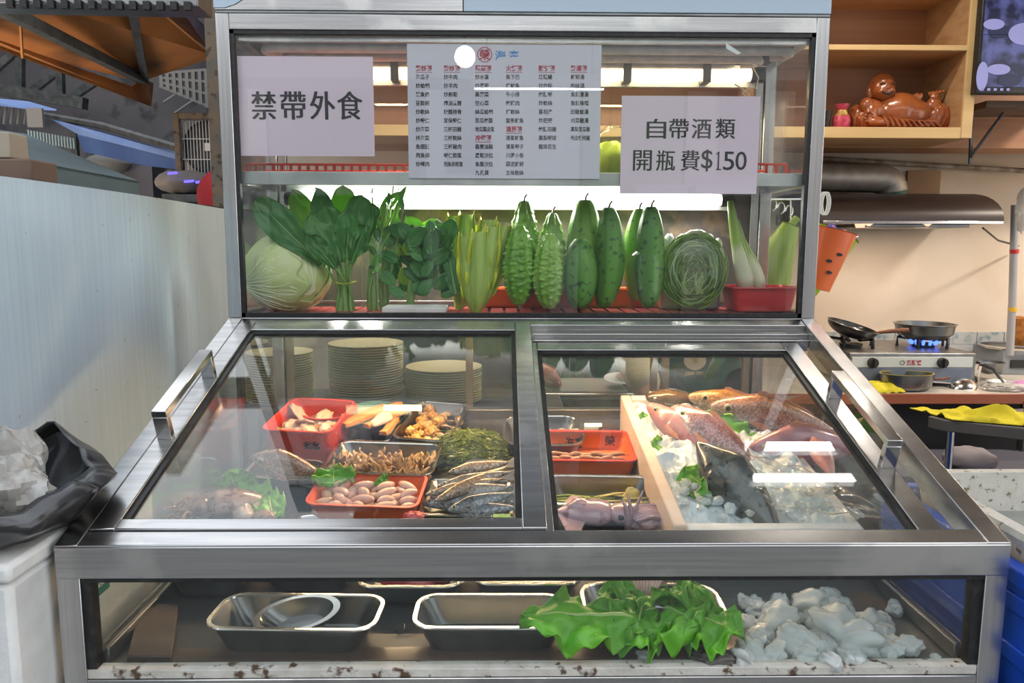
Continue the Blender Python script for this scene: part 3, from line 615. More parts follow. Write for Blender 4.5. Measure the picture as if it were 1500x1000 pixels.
for nm, c_, r_, sd, lb in (('clear_bag', (-.03, -.02, .10), (.075, .055, .05), 3, 'cloudy clear bag with brown scraps in the black bin bag, front left'), ('clear_bag', (.055, .0, .105), (.06, .05, .05), 8, 'cloudy crumpled clear bag at the right in the black bin bag'), ('clear_bag', (.01, .075, .135), (.055, .04, .06), 14, 'tall pointed clear bag at the back of the black bin bag'), ('clear_bag', (-.12, .02, .10), (.04, .04, .035), 21, 'clear bag at the far left of the black bin bag')):
    tag(G().ell((0, 0, 0), r_, 40, 24, f=lambda d: 1 + .30 * N3(d * 2.2 + Vector((sd, 0, 0))) + .10 * N3(d * 7 + Vector((sd, 3, 0)))).build(nm, CLR, sharp=20), lb, 'plastic bag', loc=(-.880 + c_[0] * .95, 1.15 + c_[1] * .9, zt + c_[2] * .72))
tag(G().tube([atY(-30, 610, 1.45), atY(5, 640, 1.38), atY(22, 668, 1.34), atY(35, 700, 1.30)], .0045, 8).build('bamboo_stick', mat('bamboo', (.30, .24, .10), .5, c2=(.12, .10, .05), ns=60)), 'thin mottled bamboo stick leaning beside the bin bag', 'stick')

# ------------------------------------------------------------------ right: wall cabinet with ornaments
WOOD = mat('maple_board', (.58, .36, .18), .5, c2=(.48, .27, .12), ns=5, stretch=(.25, 2, 6), bump=.08, bs=60)
WOODL = mat('maple_edge', (.78, .54, .25), .45, c2=(.70, .46, .20), ns=6, stretch=(.3, 3, 3))
WOODB = mat('wood_back_board', (.46, .23, .12), .5, c2=(.37, .17, .085), ns=4, stretch=(.3, 2, 7))
YC, YD = 3.35, 3.68
z1, z2, z3, z4 = atY(1420, 75, YC).z, atY(1420, 67, YC).z, atY(1400, 202, YC).z, atY(1400, 187, YC).z
xr0, xr1 = atY(1416, 190, YC).x, atY(1433, 40, YC).x
t = thing('wall_cabinet', 'open maple wall cabinet with two shelves behind and right of the case', 'cabinet')
G().box(-1.0, xr1, YD, YD + .015, z3, 2.85).build('back_board', WOODB, t, smooth=False)
xs = xr1 - .045
G().box(xs, xr1, YC, YD, z3, 2.85).build('side_board', WOOD, t, smooth=False)
G().box(xs - .001, xr1 + .002, YC - .012, YC, z3 - .002, 2.85).build('edge_strip', WOODL, t, bevel=.002)
G().box(-1.0, xs, YC + .01, YD, z3, z4 - .001).build('bottom_board', WOOD, t, smooth=False)
G().box(-1.0, xs, YC - .01, YC + .01, z3 - .003, z4).build('edge_strip', WOODL, t, bevel=.002)
G().box(-1.0, xs, YC + .01, YD, z1, z2 - .001).build('shelf', WOOD, t, smooth=False)
G().box(-1.0, xs, YC - .01, YC + .01, z1, z2).build('edge_strip', WOODL, t, bevel=.002)
zu = atY(1400, -20, YC).z
G().box(-1.0, xs, YC + .01, YD, zu, zu + .03).build('shelf', WOOD, t, smooth=False)
for xx in (-1.0, .05, 1.05): G().box(xx, xx + .025, YC + .004, YD, z4, 2.85).build('divider', WOOD, t, smooth=False)
tag(G().box(-1.0, 3.2, YD - .02, YD + .2, atY(1400, 214, YD).z, z3 - .004).build('cabinet_cleat', WOODB, smooth=False), 'reddish wooden cleat under the wall cabinet', 'board')
tag(G().box(xr1 + .01, 3.4, YD + .01, YD + .03, atY(1460, 214, YD).z, 2.95).build('wood_wall_board', WOODB, smooth=False), 'reddish wooden board behind the screen at upper right', 'board')
SCR = mat('smear_print', (.40, .20, .10), .5)
# carved reclining figure
CARV = mat('varnished_wood', (.42, .12, .03), .28, c2=(.28, .07, .02), ns=9, coat=.6, bump=.1, bs=40)
P0 = atY(1312, 186, 3.5); zf = z4
t = thing('carved_statue', 'glossy brown carved laughing reclining statue on the lower cabinet shelf', 'statue', (P0.x, 3.50, zf))
u = 1 / 300.0
def bl(name, parts_, label=None, f=None):
    g = G()
    for c_, r_ in parts_: g.ell((0, 0, 0), r_, 24, 16, TR(c_), f)
    o = g.build(name, CARV, t, sharp=0)
    m = o.modifiers.new('merge', 'REMESH'); m.mode = 'VOXEL'; m.voxel_size = .0042; m.use_smooth_shade = True
    sm = o.modifiers.new('sm', 'SMOOTH'); sm.iterations = 1
    return o
bl('torso', [((.0, -.01, .088), (.115, .088, .086)), ((.05, -.02, .075), (.09, .08, .07)), ((-.12, 0, .09), (.06, .07, .06)), ((-.03, .02, .04), (.19, .08, .045)), ((.13, 0, .05), (.08, .07, .052)), ((.18, -.02, .035), (.06, .05, .035))])
bl('robe', [((-.15, -.02, .05), (.055, .06, .055)), ((-.19, 0, .06), (.03, .05, .06)), ((.0, -.07, .03), (.16, .02, .03)), ((.17, -.05, .06), (.05, .03, .06))], f=lambda d: 1 + .10 * sin(d.x * 14 + d.z * 5))
hd = bl('head', [((-.085, -.02, .195), (.055, .055, .062)), ((-.085, -.035, .175), (.05, .045, .042)), ((-.135, -.015, .175), (.014, .012, .035)), ((-.037, -.02, .175), (.012, .012, .03)), ((-.085, -.072, .185), (.011, .014, .012)), ((-.11, -.062, .168), (.016, .016, .014)), ((-.06, -.062, .168), (.016, .016, .014))])
G().tube([(-.110, -.080, .166), (-.10, -.086, .155), (-.085, -.089, .151), (-.07, -.086, .155), (-.060, -.080, .166)], .0045, 6).build('mouth', BLACK, hd)
for sx_ in (-1, 1): G().tube([(-.085 + sx_ * .032, -.066, .198), (-.085 + sx_ * .021, -.073, .204), (-.085 + sx_ * .011, -.071, .199)], .0028, 5).build('eye', BLACK, hd)
bl('arm', [((-.15, -.06, .07), (.03, .03, .05)), ((-.13, -.075, .035), (.045, .025, .022)), ((-.09, -.08, .03), (.03, .018, .016)), ((-.165, -.05, .11), (.03, .03, .035))])
bl('arm', [((.045, -.02, .135), (.035, .028, .02)), ((.075, -.03, .145), (.018, .016, .016))] + [((.055 + k * .011, -.04, .152 + .004 * (k % 2)), (.006, .006, .014)) for k in range(4)])
bl('foot', [((.155, -.02, .115), (.035, .03, .04)), ((.15, -.03, .15), (.02, .02, .016))] + [((.125 + k * .016, -.035, .165 + .003 * k), (.007, .007, .011)) for k in range(5)])
for k_ in range(10): G().tube([(-.10 + k_ * .022, -.080, .062 - .003 * k_), (-.095 + k_ * .024, -.098, .035), (-.085 + k_ * .026, -.100, .012)], [.003, .0055, .004], 7).build('robe_fold', CARV, t)
for k_ in range(9): G().ell((-.168 + .018 * cos(k_ * .7), -.088, .055 + .022 * sin(k_ * .7)), (.006,) * 3, 8, 6).build('bead', CARV, t)
G().box(-.22, .24, -.105, .08, 0, .006).build('plinth', CARV, t, bevel=.002)
# red vase
P1 = atY(1232, 186, 3.46)
t = thing('red_vase', 'small red and gold vase left of the carved statue', 'vase', (P1.x, 3.46, zf))
VR = mat('red_glaze', (.50, .02, .06), .35, c2=(.62, .10, .16), ns=60); VG = mat('gold_band', (.65, .42, .12), .35, .3)
G().lathe([(.028, 0), (.036, .02), (.039, .045), (.034, .065)], 20).build('body', VR, t); G().lathe([(.034, .065), (.020, .078), (.021, .085), (.020, .09)], 20).build('neck', VG, t)
G().lathe([(.020, .09), (.030, .108), (.032, .115), (.026, .115), (.018, .095)], 20).build('rim', VR, t); G().ell((0, -.032, .072), (.012, .006, .012), 10, 8).build('charm', VG, t)
P2 = atY(1209, 186, 3.46)
tag(G().lathe([(.018, 0), (.022, .06), (.024, .085), (.020, .085), (.017, .01)], 18).build('black_cup', BLACK), 'black cup beside the red vase, half hidden by the case', 'cup', loc=(P2.x, 3.46, zf))
# hanging charm
a = atY(1412, 82, 3.42); b = atY(1404, 188, 3.42)
t = thing('hanging_charm', 'gold charm with a long red tassel hanging inside the wall cabinet', 'charm', (a.x, 3.42, a.z)); zz = a.z - b.z; sl = (b.x - a.x)
RT_ = mat('red_silk', (.60, .03, .015), .6)
G().tube([(0, 0, .04), (-.004, 0, -zz * .28)], .0035, 6).build('cord', RT_, t); 
for k_ in range(3): G().ell((-.002 * k_, 0, -.03 - .025 * k_), (.006,) * 3, 8, 6).build('bead', RT_, t)
G().box(-.024, .012, -.006, .006, -zz * .58, -zz * .32).build('gold_plaque', mat('gold_plate', (.35, .26, .08), .35, .5, c2=(.12, .10, .03), ns=60), t, bevel=.002)
G().lathe([(.004, -zz * .60), (.010, -zz * .64), (.014, -zz * .80), (.016, -zz * .93)], 12, M=TR((-.01, 0, 0))).build('tassel', RT_, t)
tag(G().ell((0, 0, 0), (.05, .03, .028), 20, 10, f=lambda d: 1 + .25 * N3(d * 5)).build('red_ribbon', RT_), 'red silk ribbon lying beside the carved statue', 'ribbon', loc=(atY(1398, 180, 3.45).x, 3.46, zf + .022))
# wall screen
a, b = atY(1429, 137, 3.3), atY(1590, -25, 3.3)
t = thing('wall_screen', 'flat screen showing camera views of round dining tables at upper right', 'screen', (a.x, 3.3, a.z)); ww, hh = b.x - a.x, b.z - a.z
G().box(0, ww, 0, .04, 0, hh).build('bezel', BLACK, t, bevel=.004)
pic = mat('screen_picture', (.01, .01, .02), .2, em=(.1, .1, .3), es=1)
n_ = pic.node_tree; bs_ = n_.nodes['Principled BSDF']; tcn = n_.nodes.new('ShaderNodeTexCoord'); nn = n_.nodes.new('ShaderNodeTexNoise'); nn.inputs['Scale'].default_value = 14; rr = n_.nodes.new('ShaderNodeValToRGB')
n_.links.new(tcn.outputs['Object'], nn.inputs[0]); n_.links.new(nn.outputs[0], rr.inputs[0]); rr.color_ramp.elements[0].color = (.006, .008, .035, 1); rr.color_ramp.elements[1].color = (.09, .10, .28, 1); rr.color_ramp.elements[0].position = .42; rr.color_ramp.elements[1].position = .62
n_.links.new(rr.outputs[0], bs_.inputs['Emission Color'])
G().box(.012, ww - .01, -.002, 0, .028, hh - .01).build('picture', pic, t, smooth=False)
TBL = mat('screen_table', (.1, .1, .2), .4, em=(.24, .24, .46), es=1); SDK = mat('screen_dark', (.01, .01, .02), .4, em=(.015, .02, .06), es=1)
def disc(px, py, rx, rz, m_, dy=-.004, nm='table_picture'):
    c_ = atY(px, py, 3.3); G().lathe([(1, 0), (1, .001)], 24, TR((c_.x - a.x, dy, c_.z - a.z), (R(90), 0, 0), (rx, rz, 1))).build(nm, m_, t, smooth=False)
disc(1455, 36, .045, .022, TBL); disc(1500, 50, .07, .045, TBL); disc(1462, 46, .045, .03, SDK, -.003, 'chair_picture'); disc(1462, 102, .05, .022, TBL); disc(1478, 118, .05, .028, SDK, -.003, 'chair_picture'); disc(1438, 112, .025, .06, TBL, -.003)
G().box(.012, ww - .01, -.004, -.002, hh * .53, hh * .536).build('picture_divider', SDK, t, smooth=False)
for k_ in range(5): G().box(.02 + k_ * .028, .032 + k_ * .028, -.004, -.001, .012, .022).build('icon', TBL, t, smooth=False)
t = thing('wall_bracket', 'dark board on an angled iron bracket under the screen', 'bracket')
a, b = atY(1424, 163, 3.5), atY(1560, 154, 3.5); G().box(a.x, b.x, 3.4, 3.66, a.z, b.z).build('board', CARD, t, bevel=.002)
G().tube([atY(1470, 165, 3.4), atY(1422, 230, 3.4)], .007, 6).build('brace', BLACK, t); G().tube([atY(1424, 166, 3.42), atY(1421, 240, 3.42)], .008, 4).build('upright', IRON, t)

# duct, hood
CORR = mat('flexible_duct', (.50, .46, .40), .45, .5, c2=(.36, .32, .28), ns=14)
YH = 3.85
pl = [atY(1150, 258, YH), atY(1200, 259, YH), atY(1250, 260, YH), atY(1285, 261, YH), atY(1300, 265, YH), atY(1306, 274, YH), atY(1307, 284, YH)]
path = []
for i in range(len(pl) - 1):
    nseg = max(2, int((pl[i + 1] - pl[i]).length / .006))
    for k_ in range(nseg): path.append(pl[i].lerp(pl[i + 1], k_ / nseg))
path = [pl[0]] * 0 + path; sm_ = path[:]
for _ in range(6): sm_ = [sm_[0]] + [(sm_[i - 1] + sm_[i] * 2 + sm_[i + 1]) / 4 for i in range(1, len(sm_) - 1)] + [sm_[-1]]
t = thing('exhaust_duct', 'ribbed flexible metal duct bending down into the range hood', 'duct')
G().tube(sm_, [.072 + (.0025 if i % 2 else -.001) for i in range(len(sm_))], 20).build('duct', CORR, t, sharp=0)
c_ = atY(1307, 284, YH); G().lathe([(.070, 0), (.070, .04)], 24, TR((c_.x, YH, c_.z - .02))).build('collar', mat('green_collar', (.01, .12, .08), .4), t)
t = thing('range_hood', 'dark brown range hood with curved front on the kitchen wall', 'range hood')
HOOD = mat('dark_brown_metal', (.055, .038, .032), .38, .2, c2=(.045, .03, .026), ns=3)
a, b = atY(1198, 330, 3.5), atY(1470, 330, 3.5); zb = atY(1300, 327, 3.5).z; zt_ = atY(1300, 284, 3.8).z
prof = [(3.5, zb), (3.5, zb + .02)] + [(3.5 + .30 * (1 - cos(k * pi / 16)) * 1.0, zb + .02 + (zt_ - zb - .02) * sin(k * pi / 16)) for k in range(1, 9)] + [(4.04, zt_), (4.04, zb)]
G().loft([[(a.x, y_, z_) for y_, z_ in prof], [(b.x, y_, z_) for y_, z_ in prof]]).build('shell', HOOD, t, sharp=30)
G().box(a.x + .02, b.x - .005, 3.492, 3.502, zb - .002, zb + .012).build('front_trim', CHROME, t, bevel=.002)
G().box(a.x + .25, b.x - .12, 3.56, 3.98, zb - .018, zb).build('filter', DSTEEL, t, bevel=.004)
HL = mat('hood_lamp_glow', (1, .8, .6), .5, em=(1, .62, .40), es=1.2)
for xx in (1272, 1358): c_ = atY(xx, 338, 3.56); G().lathe([(.045, 0), (.038, -.018)], 18, TR((c_.x, 3.6, zb))).build('lamp', HL, t); (HL1 if xx == 1272 else HL2).location = (c_.x, 3.6, zb - .022)
for k_ in range(4): c_ = atY(1432 + k_ * 8, 313, 3.47); G().lathe([(.010, 0), (.010, .02)], 12, TR((c_.x, 3.535, c_.z), (R(100), 0, 0))).build('button', BLACK, t)
G().tube([atY(1440, 334, 3.6), atY(1462, 352, 3.8), atY(1492, 360, 4.0)], .005, 6).build('cable', BLACK, t)
G().tube([atY(1200, 232, 4.0), atY(1330, 240, 4.0), atY(1500, 250, 4.0)], .014, 6).build('conduit', mat('dusty_pipe', (.42, .38, .32), .7, c2=(.2, .15, .1), ns=20), None)
tag(bpy.data.objects['conduit'], 'dusty horizontal pipe along the kitchen wall above the range hood', 'pipe')
# small wall patch, tiles, upright pipe
a, b = atY(1326, 300, 4.04), atY(1378, 250, 4.04)
tag(G().box(a.x, b.x, 4.035, 4.049, a.z, b.z).build('brown_wall_patch', mat('brown_stain_board', (.42, .26, .13), .6, c2=(.34, .2, .1), ns=8), smooth=False), 'stained brown board patch on the wall above the range hood', 'board')
TIL = mat('floral_tile', (.48, .50, .50), .3, c2=(.20, .28, .32), ns=22, ramp=(.5, .66)); TIW = mat('white_tile', (.50, .52, .54), .3)
t = thing('tile_splashback', 'row of pale floral border tiles over white tiles behind the stove', 'tiles')
zt1, zt0 = atY(1350, 487, 4.0).z, atY(1350, 505, 4.0).z; x_ = atY(1195, 490, 4.0).x
while x_ < 3.3:
    G().box(x_, x_ + .146, 4.03, 4.048, zt0, zt1).build('border_tile', TIL, t, bevel=.001)
    for k_ in range(2): G().box(x_, x_ + .146, 4.03, 4.048, zt0 - .154 * (k_ + 1) + .004, zt0 - .154 * k_ - .002).build('tile', TIW, t, bevel=.001)
    x_ += .15
t = thing('standpipe', 'grey upright pipe with a yellow band at the right edge', 'pipe'); GP = mat('grey_pvc', (.36, .36, .38), .4)
G().tube([atY(1487, 300, 3.7), atY(1483, 440, 3.7), atY(1479, 520, 3.7)], .018, 12).build('pipe', GP, t)
for yy, m_ in ((450, mat('yellow_tape', (.70, .42, .03), .5)), (365, REDTRAY)): G().tube([atY(1483.5 + (440 - yy) * .03, yy, 3.7), atY(1483.5 + (440 - yy) * .03, yy + 6, 3.7)], .021, 12).build('tape_band', m_, t)
tag(G().ell(atY(1500, 305, 3.6), (.035, .03, .11), 24, 16, f=lambda d: 1 + .3 * N3(d * 4)).build('hanging_bag', CLR), 'crumpled clear bag hanging at the right edge beside the range hood', 'plastic bag')

# counter with stove
YK = 3.25; zc = atY(1400, 577, YK).z; xc0 = atY(1270, 577, YK).x
t = thing('kitchen_counter', 'pale topped kitchen counter with a reddish wood edge right of the case', 'counter')
CT = mat('pale_worktop', (.52, .48, .43), .4, c2=(.45, .41, .36), ns=6); CE = mat('red_wood_edge', (.30, .075, .025), .35, coat=.3)
G().box(xc0 - .6, 3.3, YK + .012, 4.02, zc - .04, zc).build('worktop', CT, t, bevel=.002)
G().box(xc0 - .6, 3.3, YK, YK + .012, zc - .045, zc).build('edge_board', CE, t, bevel=.002)
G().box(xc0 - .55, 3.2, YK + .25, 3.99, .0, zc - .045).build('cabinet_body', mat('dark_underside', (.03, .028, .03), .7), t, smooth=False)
for xx in (xc0 - .58, 2.3, 3.2): G().box(xx, xx + .04, YK + .02, YK + .06, 0, zc - .045).build('leg', IRON, t, smooth=False)
a, b = atY(1242, 560, 3.42), atY(1431, 517, 3.42)
t = thing('gas_stove', 'two burner gas stove with white control strip on the counter', 'stove'); STW = mat('white_enamel', (.60, .63, .60), .35)
x0, x1 = a.x, b.x; zs = b.z
G().box(x0, x1, 3.42, 3.9, zc + .02, zs).build('body', DSTEEL, t, bevel=.006)
G().box(x0 + .01, x1 - .02, 3.412, 3.42, atY(1300, 538, 3.41).z, atY(1300, 523, 3.41).z).build('control_strip', STW, t, bevel=.001)
G().box(x0 + .01, x1 - .02, 3.412, 3.42, zc + .025, atY(1300, 539, 3.41).z).build('lower_strip', mat('blue_grey_strip', (.16, .19, .25), .4), t, bevel=.001)
g = G(); p, q = atY(1328, 535, 3.41), atY(1350, 527, 3.41); text_cached(g, 'stove', p.x, q.x, p.z, q.z, TR((0, 3.4105, 0))); g.build('stove_lettering', RINK, t, smooth=False)
p = atY(1322, 531, 3.41); G().tube([(p.x + .01 * cos(k * pi / 8), 3.411, p.z + .01 * sin(k * pi / 8)) for k in range(16)], .0012, 4, closed=True).build('stove_mark', INK, t)
for xx in (1278, 1380): p = atY(xx, 531, 3.41); o = G().lathe([(.024, 0), (.022, .02), (.004, .022)], 18, TR((p.x, 3.412, p.z), (R(90), 0, 0))).build('knob', BLACK, t); G().box(p.x - .004, p.x + .004, 3.38, 3.395, p.z - .02, p.z + .02).build('grip', BLACK, o)
def burner(px):
    c_ = atY(px, 510, 3.65)
    o = G().lathe([(.05, zs), (.055, zs + .015), (.03, zs + .02)], 20, TR((c_.x, 3.65, 0))).build('burner', IRON, t)
    for k_ in range(5):
        an = k_ * 2 * pi / 5 + .3; G().tube([(c_.x + .12 * cos(an), 3.65 + .10 * sin(an), zs), (c_.x + .12 * cos(an), 3.65 + .10 * sin(an), zs + .045), (c_.x + .04 * cos(an), 3.65 + .04 * sin(an), zs + .035)], .008, 6).build('pot_rest', BLACK, o)
    return c_.x
bx0, bx1 = burner(1246), burner(1352)
FL = mat('gas_flame', (.1, .2, 1), .5, em=(.10, .22, 1), es=2.2, alpha=.8)
for k_ in range(12):
    an = k_ * pi / 6; G().lathe([(.007, 0), (.009, .012), (.001, .034)], 6, TR((bx1 + .055 * cos(an), 3.65 + .055 * sin(an), zs + .014), (-.5 * sin(an), .5 * cos(an), 0))).build('flame', FL, t)
WOK = mat('black_wok', (.015, .015, .017), .3, .3, coat=.4); HND = mat('wood_handle', (.16, .06, .03), .4)
def bowlprof(r, h, th=.003, lip=.004):
    o = [(r * sin(a_) if a_ else .001, h * (1 - cos(a_))) for a_ in [k * pi / 2 / 8 for k in range(9)]]
    return o + [(r + lip, h + .001), (r - th, h + .001)] + [(max(.001, (r - th) * sin(a_)), th + (h - th) * (1 - cos(a_))) for a_ in [k * pi / 2 / 8 for k in range(7, -1, -1)]]
t = thing('frying_pan', 'black frying pan with a brown wooden handle on the left burner', 'pan', (atY(1243, 490, 3.62).x, 3.62, zs + .05), (R(8), R(14), 0))
G().lathe(bowlprof(.118, .06), 36).build('pan_body', WOK, t); G().lathe([(.001, .012), (.098, .03), (.098, .031), (.001, .013)], 30).build('pan_surface', mat('scratched_grey', (.22, .22, .24), .35, .6, c2=(.4, .4, .42), ns=60), t)
G().tube([(.11, -.02, .055), (.16, -.05, .085), (.22, -.09, .115)], [.006, .010, .012], 8).build('handle', HND, t)
t = thing('steel_wok', 'shallow steel pan heating over the blue flame on the right burner', 'pan', (bx1, 3.65, zs + .042))
G().lathe([(.001, 0), (.10, 0), (.128, .025), (.134, .066), (.142, .07), (.142, .073), (.130, .073), (.122, .03), (.095, .006), (.001, .006)], 40).build('pan_body', PAN, t)
G().tube([(-.13, -.04, .06), (-.155, -.05, .035), (-.13, -.06, .012)], .003, 6).build('loop_handle', RIM, t)
t = thing('saucepan', 'wide dented steel saucepan on the counter in front of the stove', 'pan', (atY(1328, 560, 3.34).x, 3.345, zc))
G().lathe([(.001, .004), (.09, .001), (.115, .02), (.122, .075), (.127, .078), (.118, .078), (.108, .02), (.085, .008), (.001, .008)], 40, sy=.6).build('pan_body', PAN, t)
G().tube([(.12, 0, .05), (.16, -.01, .052), (.19, -.015, .06)], .006, 8).build('handle', HND, t); G().lathe([(.119, .072), (.12, .079), (.117, .079)], 40, sy=.6, ring=True).build('yellow_residue', mat('yellow_sauce', (.62, .52, .04), .4), t)
YEL = mat('yellow_cloth', (.70, .60, .02), .75, c2=(.55, .46, .01), ns=12, bump=.4, bs=50)
tag(G().slab(lambda u, v: (.16 * (u - .5) * (1 + .2 * N3((v * 3, 0, 0))), .13 * (v - .5), .030 * max(0, sin(pi * u) * sin(pi * v)) ** .5 + .018 * N3((u * 5, v * 5, 1)) * (1 if .05 < u < .95 else 0) + .004), 24, 20, .004).build('yellow_cloth', YEL), 'crumpled yellow cloth on the counter left of the saucepan', 'cloth', loc=(atY(1293, 566, 3.31).x, 3.33, zc + .004))
t = thing('skimmer', 'round steel skimmer resting on the counter right of the saucepan', 'skimmer', (atY(1416, 563, 3.34).x, 3.36, zc + .03), (R(35), R(-18), 0))
G().lathe(bowlprof(.058, .032, .002), 26, TR((0, 0, 0), (R(180), 0, 0))).build('mesh_bowl', RIM, t); G().tube([(-.05, .02, 0), (-.12, .04, .02), (-.17, .05, .035)], .004, 6).build('handle', RIM, t)
t = thing('metal_jug', 'small steel jug with a black ladle handle in it on the counter', 'jug', (atY(1424, 550, 3.5).x, 3.52, zc))
G().lathe([(.04, 0), (.045, .05), (.052, .10), (.048, .10), (.036, .004), (.001, .004)], 22, cap0=True).build('body', RIM, t); G().tube([(.03, 0, .10), (.06, -.08, .08), (.085, -.14, .01)], .007, 8).build('ladle_handle', BLACK, t)
tag(G().lathe(bowlprof(.068, .06), 28).build('steel_bowl', PAN), 'steel bowl with a wide rim behind the jug on the counter', 'bowl', loc=(atY(1447, 545, 3.6).x, 3.6, zc + .03))
tag(G().lathe(bowlprof(.055, .025), 28).build('white_bowl', mat('white_china', (.60, .60, .66), .3)), 'shallow white bowl at the right end of the counter', 'bowl', loc=(atY(1469, 560, 3.4).x, 3.42, zc))
t = thing('rice_heap', 'white tissue heap in the shallow bowl', 'tissue', (atY(1466, 556, 3.4).x, 3.42, zc + .02)); G().ell((0, 0, 0), (.04, .03, .02), 18, 10, f=lambda d: 1 + .25 * N3(d * 5)).build('tissue', WHITEP, t)
tag(G().ell((0, 0, 0), (.10, .05, .018), 34, 14, f=lambda d: 1 + .35 * N3(d * 4)).build('plastic_wrap', CLR), 'crumpled white plastic wrap at the right end of the counter', 'plastic wrap', loc=(atY(1480, 572, 3.3).x, 3.33, zc + .016))
tag(G().ell((0, 0, 0), (.05, .04, .022), 20, 12, f=lambda d: 1 + .3 * N3(d * 4)).build('pink_wrap', mat('pink_wrap', (.55, .25, .50), .5)), 'pink wrapper on the counter at the right edge', 'wrapper', loc=(atY(1503, 566, 3.35).x, 3.36, zc + .02))
t = thing('steel_stand', 'grey steel stand holding a wide wok ring at the right edge', 'stand')
a, b = atY(1466, 560, 3.75), atY(1540, 513, 3.75); G().box(a.x, b.x, 3.75, 4.0, zc, b.z).build('body', mat('grey_enamel', (.22, .24, .26), .5), t, bevel=.004)
G().box(a.x + .04, a.x + .12, 3.744, 3.75, b.z - .09, b.z - .05).build('vent_plate', BLACK, t, smooth=False); G().lathe([(.14, 0), (.15, .012), (.13, .014)], 30, ring=True, M= TR(((a.x + b.x) / 2 - .02, 3.86, b.z))).build('wok_ring', RIM, t)
tag(G().lathe([(.03, 0), (.055, .03), (.06, .06), (.05, .10), (.055, .14), (.04, .15)], 24).build('wicker_jar', mat('orange_wicker', (.50, .20, .03), .5, c2=(.3, .1, .02), ns=50, bump=.6, bs=80)), 'orange woven jar on the steel stand at the right edge', 'jar', loc=(atY(1503, 500, 3.8).x, 3.84, b.z + .014))
# side table with cloths
a, b = atY(1366, 612, 2.75), atY(1560, 612, 2.75); zq = atY(1372, 612, 2.75).z
t = thing('side_table', 'dark side table on steel legs between counter and case', 'table'); TM = mat('dark_laminate', (.10, .095, .09), .4)
tb = [(a.x, 2.78, 0), (a.x + .03, 2.72, 0), (b.x + .2, 2.3, 0), (b.x + .5, 3.0, 0), (a.x + .1, 2.86, 0)]
G().prism([(x_, y_, zq - .045) for x_, y_, _ in tb], (0, 0, .045)).build('table_top', TM, t, bevel=.004)
for x_, y_ in ((a.x + .08, 2.76), (a.x + .55, 2.60), (b.x + .1, 2.9)): G().tube([(x_, y_, 0), (x_, y_, zq - .045)], .014, 10).build('leg', CHROME, t)
tag(G().slab(lambda u, v: (.40 * u - .05 * v, .20 * v - .18 * u, .006 + .035 * max(0, N3((u * 6, v * 6, 2))) + .045 * math.exp(-((u - .55) ** 2 + (v - .6) ** 2) * 40)), 36, 20, .003).build('yellow_cloth', YEL), 'large yellow cloth spread on the dark side table', 'cloth', loc=(atY(1395, 612, 2.7).x, 2.70, zq + .001))
t = thing('twig_bundle', 'bundle of thin brown skewers standing at the right edge', 'skewers', (atY(1492, 640, 2.55).x, 2.50, zq + .005))
for k_ in range(9): G().tube([(.01 * (k_ % 3), .008 * (k_ // 3), 0), (-.03 + .006 * k_, .01 * (k_ % 2), .10 + .01 * (k_ % 4))], .002, 5).build('skewer', HND, t)
tag(G().ell((0, 0, 0), (.10, .10, .05), 26, 14, f=lambda d: 1 + .1 * N3(d * 3)).build('grey_sack', mat('grey_sack', (.26, .24, .27), .8)), 'pale grey sack on the floor under the side table', 'sack', loc=(atY(1420, 672, 3.0).x, 3.0, atY(1420, 672, 3.0).z))
tag(G().box(-.4, .5, 0, .4, 0, 1).build('grey_crate', mat('slate_crate', (.09, .09, .12), .7), bevel=.01), 'dark slate crate under the side table', 'crate', loc=(atY(1420, 672, 3.0).x, 2.92, 0), M=None)
bpy.data.objects['grey_crate'].scale = (1, 1, atY(1420, 672, 3.0).z - .045)
# foam tub of water and blue crate right of the case
TUBF = mat('speckled_foam', (.62, .60, .54), .8, c2=(.54, .52, .46), ns=30, c3=(.20, .17, .10), n3=90, r3=(.60, .68), bump=.4, bs=150, vor=1, bd=.001)
zr = .948
xt0 = .80; t = thing('foam_tub', 'speckled white foam tub of water standing right of the case', 'tub', (xt0, 1.10, 0))
def rr(x0, x1, y0, y1, r, z, n=5):
    o = []
    for cx_, cy_, a0 in ((x1 - r, y1 - r, 0), (x0 + r, y1 - r, pi / 2), (x0 + r, y0 + r, pi), (x1 - r, y0 + r, 1.5 * pi)):
        for k in range(n + 1): an = a0 + pi / 2 * k / n; o.append((cx_ + r * cos(an), cy_ + r * sin(an), z))
    return o
zb_ = zr - .20
G().loft([rr(.03, .55, .03, .41, .06, zb_), rr(0, .58, 0, .44, .08, zr - .01), rr(.005, .575, .005, .435, .075, zr), rr(.03, .55, .03, .41, .07, zr), rr(.05, .53, .05, .39, .06, zb_ + .02)], ).build('tub_wall', TUBF, t)
G().loft([rr(.038, .542, .038, .402, .06, zb_ + .115), rr(.036, .544, .036, .404, .06, zb_ + .12)]).build('water', mat('murky_water', (.30, .31, .28), .06, c2=(.24, .25, .22), ns=6, spec=.6, bump=.15, bs=10), t)
tag(G().lathe([(.04, 0), (.06, .012), (.055, .025), (.001, .02)], 24, sy=.7).build('clam_net', mat('brown_mesh', (.16, .11, .05), .7, c2=(.08, .06, .03), ns=30)), 'brown netted bundle in the water at the near edge of the foam tub', 'net', loc=(xt0 + .11, 1.185, zb_ + .122))
BC = mat('blue_crate_plastic', (.01, .07, .50), .35, c2=(.015, .09, .58), ns=5)
t = thing('blue_crate', 'bright blue ribbed plastic crate under the foam tub', 'crate', (xt0 - .02, 1.07, 0))
zk = .905
